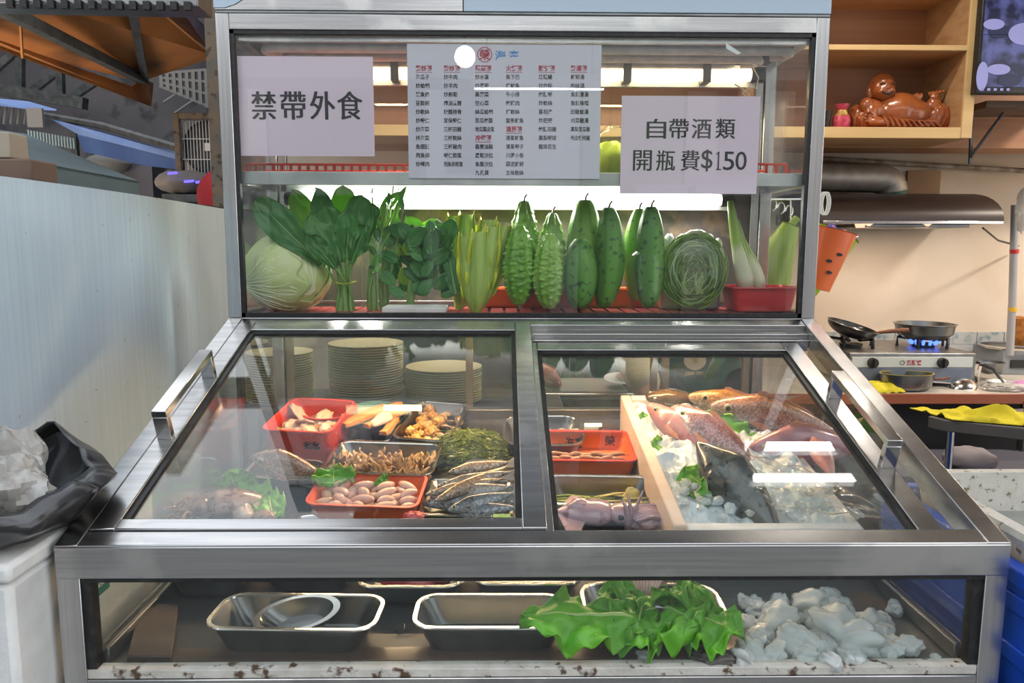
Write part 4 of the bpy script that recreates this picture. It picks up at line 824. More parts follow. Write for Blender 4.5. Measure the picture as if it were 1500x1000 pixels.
for x0_, x1_, y0_, y1_ in ((.0, .015, 0, .50), (.625, .64, 0, .50), (.015, .625, 0, .015), (.015, .625, .485, .50)): G().box(x0_, x1_, y0_, y1_, .03, zk - .03).build('crate_wall', BC, t, bevel=.003)
G().box(.015, .625, .015, .485, .02, .05).build('crate_base', BC, t, smooth=False)
for k_ in range(8): G().box(-.006, .646, -.008, .0, zk - .075 - k_ * .085, zk - .045 - k_ * .085).build('rib', BC, t, bevel=.003); G().box(-.006, .0, 0, .50, zk - .075 - k_ * .085, zk - .045 - k_ * .085).build('rib', BC, t, bevel=.003)
for x0_, x1_, y0_, y1_ in ((-.01, .018, -.01, .51), (.62, .65, -.01, .51), (.018, .62, -.01, .018), (.018, .62, .482, .51)): G().box(x0_, x1_, y0_, y1_, zk - .03, zk).build('rim', BC, t, bevel=.004)
PKB = mat('pink_translucent_bag', (.55, .25, .36), .3, c2=(.70, .55, .62), ns=9, alpha=.9)
tag(G().ell((0, 0, 0), (.10, .03, .035), 34, 16, f=lambda d: 1 + .3 * N3(d * 5)).build('pink_bag', PKB), 'crumpled pink plastic bag hanging over the blue crate', 'plastic bag', loc=(xt0 + .10, 1.045, atY(1460, 838, 1.05).z))
# holders hanging on the side of the case
t = thing('holder', 'orange plastic holder hanging on the right side of the case', 'holder', M=Matrix.Translation((.80, 2.12, 0)))
def holder(px, py, w0, w1, h, Y, m_, tilt, nm, lb, inner):
    c_ = atY(px, py, Y)
    t = thing('holder', lb, 'holder', (c_.x, Y, c_.z), (0, tilt, 0))
    n = 24; prof = [(w0, -h), (w1, 0), (w1 + .004, .002), (w1 - .003, .002), (w0 - .003, -h + .004)]
    G().lathe(prof, n, sy=.7).build('shell', m_, t)
    for nm2, pts, r_, mm in inner: G().tube(pts, r_, 6).build(nm2, mm, t)
    return t
bpy.data.objects.remove(t)
LIME = mat('lime_plastic', (.36, .55, .01), .35, coat=.2); LIME2 = mat('blue_pattern', (.10, .14, .55), .5, c2=(.75, .3, .3), ns=70, ramp=(.5, .55))
hh = holder(1222, 338, .036, .062, .165, 2.08, ORP, R(14), 'orange', 'orange plastic holder with round holes hanging on the right side of the case', [('blue_packet', [(-.03, 0, -.02), (.0, 0, .005)], .02, LIME2), ('blue_packet', [(.0, 0, -.02), (.035, 0, -.004)], .018, LIME2)])
for x_, z_ in ((.018, -.062), (-.004, -.085), (.006, -.115)): G().lathe([(.008, 0), (.008, .002)], 12, TR((x_, -.036 + .0006 * (z_ * -100 - 6), z_), (R(90), 0, 0), (1, .55, 1))).build('hole', BLACK, hh)
holder(1226, 342, .03, .066, .21, 2.24, LIME, R(26), 'lime', 'lime green plastic holder behind the orange one', [('tong', [(.02, 0, -.02), (.06, 0, .02)], .006, RIM), ('tong', [(.03, 0, -.03), (.065, 0, .008)], .007, HND)])
holder(1158, 330, .085, .028, .20, 2.42, LIME, R(22), 'lime', 'large lime green scoop hanging behind the right end of the case', [('scoop_handle', [(0, 0, 0), (.01, 0, .03)], .012, LIME)])
t = thing('hook_rail', 'wire hooks on a rail behind the right end of the case', 'hooks', (0, 0, 0))
G().tube([(.74, 2.29, atY(1132, 292, 2.45).z), atY(1128, 292, 2.45), atY(1180, 292, 2.45)], .004, 6).build('rail', RIM, t)
G().tube([atY(1158, 292, 2.45), atY(1158, 330, 2.44)], .003, 6).build('hook', RIM, t)
for k_ in range(3): c_ = atY(1132 + k_ * 12, 300, 2.45); G().tube([c_ + Vector((.012 * cos(q_), 0, .018 * sin(q_) - .01 * k_)) for q_ in [i * pi / 6 for i in range(-3, 7)]], .003, 6).build('hook', RIM, t)
c_ = atY(1206, 298, 2.3); t2 = thing('wire_coil', 'coil of white wire on the right post of the case', 'wire', tuple(c_))
for k_ in range(3): G().tube([(.005 * k_ + .012 * cos(q_), 0, .034 * sin(q_)) for q_ in [i * pi / 8 for i in range(16)]], .002, 5, closed=True).build('loop', WHITEP, t2)
# ------------------------------------------------------------------ builders for food and trays
def tray_mesh(w_, d_, h_, r=.03, tb=.80, lip=.0048, th=.0016):
    def L_(k, z, rr_=r): return rr(-w_ / 2 * k, w_ / 2 * k, -d_ / 2 * k, d_ / 2 * k, rr_ * k, z, 6)
    def O_(o, z): return rr(-w_ / 2 - o, w_ / 2 + o, -d_ / 2 - o, d_ / 2 + o, r + o, z, 6)
    g = G(); k0 = tb
    g.loft([L_(k0 - .06, 0), L_(k0, .003), L_(k0 + .03, h_ * .18), O_(-.002, h_ - .002), O_(-.002 - th, h_ - .002), L_(k0 + .03 - .01, h_ * .18 + th), L_(k0 - .02, .004 + th), L_(k0 - .07, .0025 + th)])
    rim = G(); rim.loft([O_(-.003, h_ - .004), O_(lip - .001, h_ - .004), O_(lip, h_ - .002), O_(lip - .001, h_ + .0005), O_(-.003, h_ + .0005), O_(-.0045, h_ - .002)], closed=True)
    return g, rim
def frameM(o, x, z):
    x = x.normalized(); z = (z - x * z.dot(x)).normalized(); y = z.cross(x)
    m = Matrix.Identity(4)
    for i in range(3): m[i][0], m[i][1], m[i][2], m[i][3] = x[i], y[i], z[i], o[i]
    return m
def tray(fl, fr, back, h, m_, mr, name, label, cat='tray', r=.03, tb=.80, yaw=0, base=0, group=None, flat=False):
    if flat: q = lambda a, b_: atZ(a, b_, BEDZ + base + h); n = Vector((0, 0, 1))
    else: q = lambda a, b_: bed(a, b_, base + h); n = BEDN
    A, B = q(*fl), q(*fr); mid = (A + B) / 2; Cc = q((fl[0] + fr[0]) / 2, back)
    w_ = (B - A).length - .012; d_ = abs(Cc.y - mid.y) / (1 if flat else cos(BEDA)) - .012
    M_ = frameM(mid, B - A, n); y = M_.col[1].to_3d()
    M_ = frameM(mid + y * (d_ / 2 + .006) - n * h, B - A, n)
    t = thing(name, label, cat, M=M_, group=group)
    g, rim = tray_mesh(w_, d_, h, min(r, d_ * .3), tb); g.build('tray_body', m_, t); rim.build('rim', mr, t)
    return t, w_, d_, M_
def leaf(w_, l_, ruff=.012, sd=0, droop=.1, nu=26, nv=22, veins=.0015, cup=.1, freq=9, th=.0009, shape=1.0, ribr=.0042, rnd=0):
    def f(u, v):
        prof = (sin(pi * min(1, v ** .75 * .97 + .03))) ** .55 * (.55 + .45 * v ** .5) * shape if not rnd else (.22 + .78 * min(1, v * 1.9) ** 1.2) * (1 - max(0, (v - .55) / .45) ** 2.6) ** .5 * shape
        a_ = (u - .5) * 2; x = a_ * w_ / 2 * prof
        e = abs(a_) ** 2.2
        z = cup * w_ * a_ * a_ * .5 - droop * l_ * v * v + ruff * e * sin(v * freq * 2.4 + sd + (3 if a_ > 0 else 0)) + ruff * .6 * e * sin(v * freq * 5.3 + sd * 2 + a_)
        z += ruff * .7 * N3((u * 5, v * 5, sd)) + veins * abs(sin((v + abs(a_) * .35) * 22)) * (1 - e)
        y = l_ * v + ruff * .5 * e * sin(a_ * 9 + sd) + (ruff * .25 * sin(u * 26 + sd) * max(0, v - .75) * 4)
        return (x, y, z)
    g = G(); g.slab(f, nu, nv, th); rib = G(); pts = [f(.5, .02 + .8 * k / 8) for k in range(9)]
    rib.tube([(p[0], p[1], p[2] + .0004) for p in pts], [ribr * (1 - .75 * k / 8) * (l_ / .15) ** .5 for k in range(9)], 6)
    return g, rib
LET = mat('lettuce_green', (.07, .32, .015), .4, c2=(.17, .44, .03), ns=14, ramp=(.3, .7), bump=.3, bs=90, sss=.0, spec=.5)
LETR = mat('lettuce_rib', (.34, .50, .16), .45)
DKG = mat('dark_leaf', (.025, .13, .022), .38, c2=(.045, .20, .03), ns=14, bump=.25, bs=60, c3=(.06, .2, .03), n3=10, r3=(.55, .75))
YLG = mat('yellow_and_backlit_leaf', (.30, .46, .02), .4, c2=(.20, .38, .02), ns=12, bump=.2, bs=60)  # yellow-green; on the leafy bunch it paints the backlit rear leaves
STM = mat('pale_stem', (.16, .30, .07), .4, c2=(.22, .38, .12), ns=30, stretch=(1, 1, .2))
for m__ in (LET, DKG, YLG):      # thin leaves let some light through
    b__ = m__.node_tree.nodes['Principled BSDF']; b__.inputs['Subsurface Weight'].default_value = .12; b__.inputs['Subsurface Scale'].default_value = .004; b__.inputs['Subsurface Radius'].default_value = (.6, 1, .3)
def add_leaf(name, label, P0, P1, w_, up, m_, parent=None, grp=None, ruff=.01, sd=0, droop=.05, cat='lettuce leaf', mr=None, **k):
    d = P1 - P0; l_ = d.length; y = d.normalized(); z = (Vector(up) - y * Vector(up).dot(y)).normalized(); x = y.cross(z)
    M_ = Matrix.Identity(4)
    for i in range(3): M_[i][0], M_[i][1], M_[i][2], M_[i][3] = x[i], y[i], z[i], P0[i]
    g, rib = leaf(w_, l_, ruff, sd, droop, **k)
    if parent:
        g.v = [M_ @ v for v in g.v]; rib.v = [M_ @ v for v in rib.v]
        o = g.build('leaf', m_, parent, sharp=0); rib.build('midrib', mr or STM, o); return o
    t = thing(name, label, cat, M=M_, group=grp); g.build('leaf_blade', m_, t, sharp=0); rib.build('midrib', mr or LETR, t); return t
# fish
FEYE = mat('fish_eye', (.01, .01, .01), .1, coat=.6); FEYR = mat('eye_ring', (.55, .50, .35), .25, .3)
def fish(name, label, nose, tail, hgt, wid, up, mb, mf, group=None, head=.24, tailfin=True, dorsal=True, bend=0, cat='fish', eye=.05, flatn=0, grill=True, blunt=.5, parts=True):
    d = tail - nose; Ln = d.length; M_ = frameM(nose, d, Vector(up))
    t = thing(name, label, cat, M=M_, group=group)
    def hp(s_): # half height
        if s_ < .33: return (s_ / .33) ** blunt * (1 - .10 * (1 - s_ / .33))
        return max(.13, cos((s_ - .33) / .67 * pi * .5) ** .85) if s_ < .97 else .15
    g = G(); loops = []; ns = 46; nr = 20
    for i in range(ns + 1):
        s_ = .004 + .996 * i / ns; a_ = hp(s_); yb = bend * sin(pi * s_)
        gc = (-.12 * math.exp(-((s_ - head - .012) / .010) ** 2) + .035 * math.exp(-((s_ - head + .015) / .014) ** 2)) if grill else 0
        l = []
        for k in range(nr):
            th = 2 * pi * k / nr; zz = sin(th); yy = cos(th)
            cheek = 1 + (.10 * math.exp(-((s_ - head * .75) / .07) ** 2) * abs(yy)) + gc * (1 if abs(zz) < .8 else .3)
            l.append((s_ * Ln, yy * wid / 2 * a_ ** .8 * cheek + yb, zz * hgt / 2 * a_ * (1 + .0 * zz) + hgt * .03 * zz * 0))
        loops.append(l)
    g.loft(loops); g.build('body', mb, t, sharp=0)
    ex = head * .45 * Ln; ea = hp(head * .45)
    for s in (-1, 1):
        ey = s * wid / 2 * ea ** .8 * .86 + bend * sin(pi * head * .45)
        e = G().ell((ex, ey, hgt * .18 * ea), (eye * hgt * 1.5, wid * .08, eye * hgt * 1.5), 14, 8).build('eye', FEYR, t)
        G().ell((ex, ey + s * wid * .045, hgt * .18 * ea), (eye * hgt * .9, wid * .06, eye * hgt * .9), 12, 8).build('pupil', FEYE, e)
    def fin(nm, pts, n=6, th=.0016, yoff=0, sy=0):
        g = G(); g.prism([(x_, yoff + sy * k_, z_) for k_, (x_, z_) in enumerate(pts)], (0, th, 0)); g.build(nm, mf, t, smooth=False)
    if tailfin: fin('tail_fin', [(Ln * .97, hgt * .06), (Ln * 1.06, hgt * .28), (Ln * 1.16, hgt * .46), (Ln * 1.13, hgt * .12), (Ln * 1.10, 0), (Ln * 1.13, -hgt * .12), (Ln * 1.16, -hgt * .46), (Ln * 1.06, -hgt * .28), (Ln * .97, -hgt * .06)], yoff=-.0008)
    if dorsal:
        pts = [(Ln * (.32 + .46 * k / 10), hgt * .5 * hp(.32 + .46 * k / 10) * .96) for k in range(11)]
        top = [(x_ + .01 * Ln, z_ + hgt * (.13 if k % 2 else .09) * (1 - k / 14)) for k, (x_, z_) in enumerate(pts)]
        fin('dorsal_fin', pts + top[::-1], yoff=-.0008)
        fin('anal_fin', [(Ln * .66, -hgt * .5 * hp(.66) * .95), (Ln * .72, -hgt * .5 * hp(.72) - hgt * .12), (Ln * .82, -hgt * .5 * hp(.82) * 1.0)], yoff=-.0008)
    for s in (-1, 1):
        yo = s * wid * .50 * (hp(head + .05)) + bend * sin(pi * (head + .1))
        g = G(); g.prism([(Ln * (head + .02), yo, -hgt * .02), (Ln * (head + .16), yo + s * wid * .08, -hgt * .02), (Ln * (head + .20), yo + s * wid * .10, -hgt * .12), (Ln * (head + .13), yo + s * wid * .05, -hgt * .17), (Ln * (head + .02), yo, -hgt * .08)], (0, s * .0016, 0)); g.build('pectoral_fin', mf, t, smooth=False)
    g = G(); g.tube([(Ln * .012, wid * .10, -hgt * .05), (Ln * .05, wid * .22, -hgt * .09), (Ln * .08, wid * .27, -hgt * .10)], .0012, 5); g.build('mouth_line', FEYE, t)
    return t
def wetfish(name, top, mid, bel, rough=.22, scale=160):
    return mat(name, mid, rough, .1, c2=tuple(q * .55 for q in mid), n3=95, ramp=(.52, .70), grad=(2, [(.0, bel), (.35, bel), (.6, mid), (.9, top)]), ns=10, bump=.5, bs=scale, bd=.0006, vor=2, coat=.5)
SNAP = wetfish('pink_snapper', (.56, .26, .11), (.54, .37, .35), (.76, .70, .68)); SNAPF = mat('snapper_fin', (.60, .28, .18), .35, coat=.3)
SNAPY = wetfish('golden_head_fish', (.55, .26, .05), (.60, .36, .16), (.72, .62, .52))
SILV = wetfish('silver_fish', (.16, .14, .12), (.38, .36, .33), (.58, .55, .50), .18); SILF = mat('grey_fin', (.24, .23, .21), .35)
SILB = wetfish('blue_silver_fish', (.05, .07, .09), (.20, .24, .27), (.42, .46, .48), .18)
TANF = wetfish('tan_fish', (.30, .20, .12), (.50, .38, .27), (.62, .54, .44), .2)
DARKF = mat('dark_speckled_skin', (.035, .045, .045), .25, .2, c2=(.10, .115, .11), ns=6, c3=(.006, .007, .007), n3=60, r3=(.60, .66), coat=.5, bump=.3, bs=200, vor=1, bd=.0005)
BRNF = wetfish('brown_fish', (.20, .11, .03), (.10, .07, .04), (.25, .18, .10))
REDF = mat('rosy_fish', (.45, .16, .17), .3, c2=(.56, .28, .28), ns=12, coat=.5, bump=.4, bs=170, vor=1, bd=.0006)
# ice
ICE = mat('ice', (.85, .92, .92), .10, c2=(.90, .95, .95), ns=45, trans=.15, alpha=.66, spec=.8, coat=.8, bump=.5, bs=60, bd=.002)
ICEP = []
for k in range(6):
    g = G(); sd = k * 7.3
    g.ell((0, 0, 0), (1, .8, .62), 30, 20, f=lambda d: 1 + .38 * N3(d * 1.5 + Vector((sd, 0, 0))) + .14 * N3(d * 4 + Vector((0, sd, 0))) + .05 * N3(d * 10))
    me = bpy.data.meshes.new('ice_chunk'); me.from_pydata([tuple(p) for p in g.v], [], g.f); me.materials.append(ICE)
    me.polygons.foreach_set('use_smooth', [True] * len(me.polygons)); me.set_sharp_from_angle(angle=R(60)); ICEP.append(me)
def ice(P, s, label, group, k=None):
    o = bpy.data.objects.new('ice_chunk', ICEP[random.randrange(6) if k is None else k]); COL.objects.link(o)
    return tag(o, label, 'ice', group, loc=P, rot=(random.uniform(-.6, .6), random.uniform(-.6, .6), random.uniform(0, 6.3))), setattr(o, 'scale', (s,) * 3)

# ------------------------------------------------------------------ vegetables in the upper cabinet
Z0 = 1.2325
MATP = mat('red_mat_plastic', (.38, .05, .045), .45)
t = thing('slatted_mat', 'thin red slatted plastic mat on the floor of the upper cabinet', 'mat', (0, 0, Z0))
for k in range(34):
    x_ = -.70 + k * .041
    if x_ < .60: G().box(x_, x_ + .033, 1.948, 2.20, .0015, .0045).build('slat', MATP, t, smooth=False)
for y_ in (1.955, 2.06, 2.17): G().box(-.70, .675, y_, y_ + .012, 0, .0022).build('cross_strip', MATP, t, smooth=False)
Z1 = Z0 + .0045
# cabbage
CAB = mat('cabbage_leaf', (.46, .58, .17), .4, c2=(.60, .68, .30), ns=5, bump=.25, bs=35, c3=(.68, .72, .42), n3=14, r3=(.5, .75), coat=.2)
CABV = mat('cabbage_vein', (.80, .84, .58), .42)
cp = atY(420, 394, 2.065)
t = thing('cabbage', 'large round pale green cabbage at the left end of the upper cabinet', 'cabbage', (cp.x, 2.065, Z1 + .105))
RC = (.116, .100, .107)
G().ell((0, 0, 0), RC, 48, 32, f=lambda d: 1 + .025 * N3(d * 2.5)).build('heart', CAB, t, sharp=0)
def cableaf(ax, roll, spread, sc, sd):
    A_ = Vector(ax).normalized(); e1 = A_.orthogonal().normalized(); e1 = Matrix.Rotation(roll, 3, A_) @ e1; e2 = A_.cross(e1)
    def pt(r_, th, k=1.0):      # r_: polar angle from the leaf's stem point, th fan angle
        d = A_ * cos(r_) + (e1 * cos(th) + e2 * sin(th)) * sin(r_); q = (sc + .02 * N3(d * 3 + Vector((sd, 0, 0)))) * k
        return Vector((d.x * RC[0] * q, d.y * RC[1] * q, d.z * RC[2] * q))
    g = G()
    g.grid(lambda u, v: pt(.05 + (1.75 + .12 * sin(u * 23 + sd) + .1 * N3((u * 6, sd, 0))) * v, (u - .5) * spread, 1 + .02 * v ** 6), 40, 20)
    o = g.build('wrapper_leaf', CAB, t, sharp=0, solid=.0018); vn = G()
    for k in range(9):
        th = (k - 4) / 4.4 * spread / 2
        vn.tube([pt(.05 + 1.55 * (i / 10) ** .9, th * (i / 10) ** .6 + .03 * sin(i + k), 1.012) for i in range(1, 11)], [.0024 * (1 - .085 * i) for i in range(10)], 5)
        for sgn in (-1, 1):
            if k % 2 == 0: vn.tube([pt(.05 + 1.55 * (i / 10) ** .9, th * (i / 10) ** .6 + sgn * .06 * (i - 4) ** .8, 1.010) for i in range(4, 10)], [.0012 * (1 - .12 * (i - 4)) for i in range(4, 10)], 4)
    vn.build('leaf_veins', CABV, o, stuff=True)
cableaf((.75, -.35, -.6), 1.9, 2.6, 1.012, 1); cableaf((-.9, -.3, -.2), .5, 2.2, 1.025, 4); cableaf((.3, -.5, -.95), 2.6, 2.8, 1.03, 7); cableaf((0, .3, .95), 1.0, 2.5, 1.012, 11)
# leafy bunch (broad dark leaves)
t = thing('leafy_bunch', 'tied bunch of broad dark green leaves leaning over the cabbage', 'leafy greens', (0, 0, 0))
YB_ = 2.04; base = atY(505, 425, YB_)
spec = [((372, 291), .075, DKG, 1.97, 0), ((428, 281), .06, YLG, 2.10, 1), ((462, 275), .062, DKG, 2.05, 2), ((503, 274), .070, YLG, 2.12, 3), ((530, 286), .072, DKG, 2.02, 4), ((548, 300), .06, DKG, 2.08, 5), ((455, 312), .07, DKG, 1.985, 6), ((478, 300), .07, DKG, 2.0, 7), ((510, 305), .06, DKG, 1.99, 8), ((450, 345), .05, DKG, 1.97, 9), ((535, 330), .05, DKG, 1.98, 10)]
for (tx, ty), w_, m_, Y_, sd in spec:
    tip = atY(tx, ty, Y_); b0 = atY(503 + (tx - 480) * .18, 400 - sd % 3 * 5, YB_ - .01 + (Y_ - YB_) * .4); st = b0.lerp(tip, .12)
    add_leaf('', '', st, tip, w_ * 1.15, (0.35 * sin(sd * 2.3), -1, .25), m_, parent=t, ruff=.007, sd=sd, droop=-.04 if sd % 2 else .05, cup=.12, freq=4, ribr=.0022, rnd=1)
    G().tube([Vector((base.x + (sd - 5) * .0045, YB_ + .01 * sin(sd * 2), Z1 + .002)), base + Vector(((sd - 5) * .003, .008 * sin(sd), 0)), b0, st], [.0045, .0042, .0035, .003], 7).build('stem', STM, t)
G().tube([atY(490, 414, YB_ - .03), atY(505, 416, YB_ - .045), atY(522, 412, YB_ - .03), atY(522, 412, YB_ + .03), atY(505, 414, YB_ + .045), atY(490, 413, YB_ + .03)], .0015, 5, closed=True).build('rubber_band', mat('yellow_band', (.5, .45, .05), .5), t)
# thin stemmed bunch
t = thing('stem_bunch', 'tall bunch of thin pale green stems and narrow leaves in clear film', 'leafy greens')
for k in range(30):
    x0 = 552 + random.uniform(-14, 18); x1 = 562 + random.uniform(-26, 34); y1 = random.uniform(268, 340); yy = 2.10 + random.uniform(-.035, .04)
    p0 = atY(x0, 424, yy); p1 = atY(x1, y1, yy + random.uniform(-.02, .02)); mid = p0.lerp(p1, .5) + Vector((random.uniform(-.006, .006), 0, 0))
    G().tube([(p0.x, p0.y, Z1), p0, mid, p1], [.0022, .0022, .0018, .001], 5).build('stem', STM, t)
    if k % 2 == 0:
        q = p1 + Vector((random.uniform(-.03, .05), random.uniform(-.02, .02), random.uniform(-.02, .03))); add_leaf('', '', p0.lerp(p1, random.uniform(.45, .95)), q, .016, (random.uniform(-.4, .4), -1, .3), YLG if k % 3 == 0 else LET, parent=t, ruff=.001, sd=k, nu=6, nv=8, freq=2)
for k in range(7): 
    p0 = atY(random.uniform(525, 570), random.uniform(360, 415), 2.04); q = p0 + Vector((random.uniform(-.03, .03), -.01, random.uniform(-.02, .04)))
    add_leaf('', '', p0, q, .02, (0, -1, .2), DKG if k % 2 else LET, parent=t, ruff=.001, sd=k, nu=6, nv=8)
o = G().lathe([(.030, 0), (.036, .05), (.040, .16), (.038, .20)], 24, TR((atY(545, 430, 2.07).x, 2.075, Z1), (0, R(3), 0)), sy=1.2, cap0=False, cap1=False).build('film_sleeve', FILM, t)
# broad small leaves
t = thing('leaf_pile', 'low pile of small dark green leaves right of the thin stems', 'leafy greens')
for k in range(64):
    cx_, cy_ = random.uniform(576, 655), random.uniform(345, 436); Y_ = 2.05 + random.uniform(0, .09); p0 = atY(cx_, cy_, Y_)
    a_ = random.uniform(-1.2, 1.2); l_ = random.uniform(.045, .075)
    add_leaf('', '', p0, p0 + Vector((sin(a_) * l_, -.01, cos(a_) * l_)), l_ * .8, (random.uniform(-.5, .5), -1, random.uniform(-.3, .6)), YLG if k % 6 == 0 else DKG, parent=t, ruff=.003, sd=k, nu=8, nv=8, freq=2, ribr=.0016)
G().tube([Vector((atY(600, 440, 2.1).x, 2.1, Z1)), atY(605, 395, 2.1)], .012, 8).build('stalk', STM, t)
tag(G().box(0, .17, 0, .10, 0, .016).build('foam_plate', FOAM, bevel=.004), 'white foam plate under the small dark leaves', 'plate', loc=(atY(560, 440, 2.0).x, 1.985, Z1))
# mustard stalks
MUS = mat('mustard_stalk', (.30, .46, .07), .38, c2=(.44, .58, .14), ns=22, stretch=(3, 3, .25), bump=.5, bs=40, bstretch=(5, 5, .15), coat=.15)
MUSY = mat('mustard_leaf_edge', (.68, .70, .03), .42, c2=(.50, .60, .03), ns=12)
def mustard(label, base_px, tops, Y_):
    bp = atY(*base_px, Y_); t = thing('mustard_green', label, 'mustard greens')
    B_ = Vector((bp.x, Y_, Z1))
    for i, (px, py, dy, w_) in enumerate(tops):
        T_ = atY(px, py, Y_ + dy); side = (px - base_px[0]) / 60
        c1 = B_ + Vector((side * .05 + .0, dy, .05)); loops = []
        for k in range(15):
            s_ = k / 14; p = B_ * (1 - s_) ** 2 + c1 * 2 * s_ * (1 - s_) + T_ * s_ * s_
            wd = w_ * (.55 + .8 * sin(pi * min(1, s_ * .8 + .12))) * (1 if s_ < .9 else 1 - (s_ - .9) * 5)
            wd = w_ * (.45 + .75 * sin(pi * (s_ * .75 + .08))); thk = .010 * (1 - s_ * .75) + .0015
            loops.append([(p.x + cos(q) * wd / 2, p.y + sin(q) * thk + .010 * cos(q) ** 2 + .0012 * sin(q * 9) * (1 - s_), p.z) for q in [2 * pi * j / 28 for j in range(28)]])
        o = G().loft(loops).build('stalk', MUS, t)
        g = G()
        for sgn in (-1, 1):
            g2 = []
            def fe(u, v, sgn=sgn):
                s_ = .30 + .70 * v; k_ = min(13.999, s_ * 14); i0 = int(k_); fr_ = k_ - i0
                a0 = Vector(loops[i0][0 if sgn > 0 else 14]).lerp(Vector(loops[min(14, i0 + 1)][0 if sgn > 0 else 14]), fr_)
                return a0 + Vector((sgn * .010 * u * sin(pi * v * .8 + .3), -.012 * u * sin(v * 15 + i + sgn) - .004 * u, .012 * u * v))
            g.grid(fe, 4, 22)
        g.build('leaf_edge', MUSY, t, solid=.001, sharp=0)
    return t
mustard('curved pale green mustard stalk with yellow frilled edges, the nearer of two', (697, 450), [(740, 330, .0, .040), (716, 322, .01, .045), (684, 345, -.012, .045), (722, 332, -.022, .040), (703, 340, -.030, .040)], 2.03)
mustard('pale mustard stalk standing behind, with yellow top and dark lower leaf', (672, 440), [(664, 316, .01, .03), (684, 314, .0, .04), (700, 330, .02, .04)], 2.12)
add_leaf('dark_leaf', 'wide dark green leaf at the foot of the rear mustard stalk', atY(668, 432, 2.04), atY(655, 362, 2.06), .052, (-.3, -1, 0), DKG, ruff=.003, cat='leaf', mr=STM)
# bitter melons and luffas
BIT = mat('bitter_melon', (.10, .29, .012), .32, c2=(.18, .42, .03), ns=20, coat=.35); BITL = mat('bitter_melon_pale_backlit', (.17, .37, .03), .34, c2=(.26, .48, .07), ns=20, coat=.35)  # paler copy carries the backlight on the rear melons in its colour
LUF = mat('luffa_skin', (.05, .17, .022), .45, c2=(.10, .27, .035), ns=16, stretch=(1, 1, .2), c3=(.02, .07, .02), n3=60, r3=(.55, .65), bump=.3, bs=120)
LUFL = mat('luffa_skin_light', (.14, .32, .03), .45, c2=(.22, .42, .06), ns=16, stretch=(1, 1, .2), c3=(.06, .14, .03), n3=60, r3=(.6, .7), bump=.3, bs=120)
def gourd(name, label, cat, px, ytop, ybot, wpx, Y_, m_, bumps, ridges, bend=0, sd=0, stem=None, group=None, lean=0):
    a_, b_ = atY(px, ytop, Y_), atY(px, ybot, Y_); z0 = max(Z1 + .001, b_.z); Hh = a_.z - z0; r0 = wpx / F * Y_ / 2 * 1.02
    t = thing(name, label, cat, (b_.x, Y_, z0), (0, lean, 0)); g = G(); loops = []; n = 90 if bumps else 40; mm = 100 if bumps else 30
    for i in range(mm + 1):
        s_ = i / mm; rr_ = r0 * (sin(pi * (.02 + .96 * s_)) ** (.40 if not bumps else .50)) * (1.0 + .10 * (.5 - s_) * (1 if bumps else .8))
        l = []
        for k in range(n):
            th = 2 * pi * k / n; q = 1
            if bumps: kk = round(th * 9 / 2 / pi); q += .20 * (.5 + .5 * cos(th * 9)) ** 1.4 * (.45 + .55 * max(0, sin(s_ * (62 + 5 * (kk % 3)) + sd + kk * 2.1))) + .14 * max(0, N3((cos(th) * 7, sin(th) * 7, s_ * 26 + sd))) - .08
            if ridges: q += .045 * abs(cos(th * 5)) ** 6 + .02 * N3((cos(th), sin(th), s_ * 3 + sd))
            l.append((cos(th) * rr_ * q + bend * sin(pi * s_), sin(th) * rr_ * q, s_ * Hh))
        loops.append(l)
    g.loft(loops); g.build('fruit', m_, t, sharp=0)
    if stem: G().tube([(0, 0, .006 if stem < 0 else Hh - .004), (.002, -.003, -.012 if stem < 0 else Hh + .010), (.008, -.004, -.004 if stem < 0 else Hh + .018)], .0028, 6).build('stalk', HND if stem > 0 else STM, t)
    return t
gourd('bitter_melon', 'knobbly green bitter melon standing at the front, left of the pair', 'bitter melon', 760, 330, 446, 46, 2.02, BIT, 1, 0, 0, 1, -1)
gourd('bitter_melon', 'knobbly green bitter melon standing at the front, right of the pair', 'bitter melon', 804, 342, 452, 46, 2.01, BITL, 1, 0, -.003, 2)
gourd('bitter_melon', 'tall pointed bitter melon standing behind the front left one', 'bitter melon', 767, 294, 440, 42, 2.13, BITL, 1, 0, 0, 3, 1)
gourd('bitter_melon', 'shorter pointed bitter melon standing behind the front right one', 'bitter melon', 808, 312, 440, 38, 2.13, BITL, 1, 0, 0, 4, 1)
gourd('luffa', 'tall broad luffa standing behind, right of the bitter melons', 'luffa', 855, 293, 440, 50, 2.12, LUFL, 0, 1, 0, 5, 1)
gourd('luffa', 'dark luffa standing in front of the tall broad one', 'luffa', 849, 350, 451, 48, 2.015, LUF, 0, 1, 0, 6)
gourd('luffa', 'very dark curved luffa between the film and the broad luffa', 'luffa', 884, 304, 450, 42, 2.06, LUF, 0, 1, .012, 7, 1, lean=R(2))
gourd('luffa', 'dark luffa in clear film, nearest the green vine coil', 'luffa', 950, 303, 450, 42, 2.03, LUF, 0, 1, 0, 8, 1)
gourd('luffa', 'light green luffa half hidden behind the film wrapped one', 'luffa', 933, 306, 440, 34, 2.13, LUFL, 0, 1, -.01, 9, 1)
t = thing('film_bag', 'clear film bag around the luffa beside the vine coil', 'plastic bag', (atY(946, 440, 2.02).x, 2.03, Z1))
G().lathe([(.040, .0), (.048, .03), (.050, .10), (.046, .155), (.030, .165)], 20, sy=.95, cap0=False, cap1=False).build('film', FILM, t)
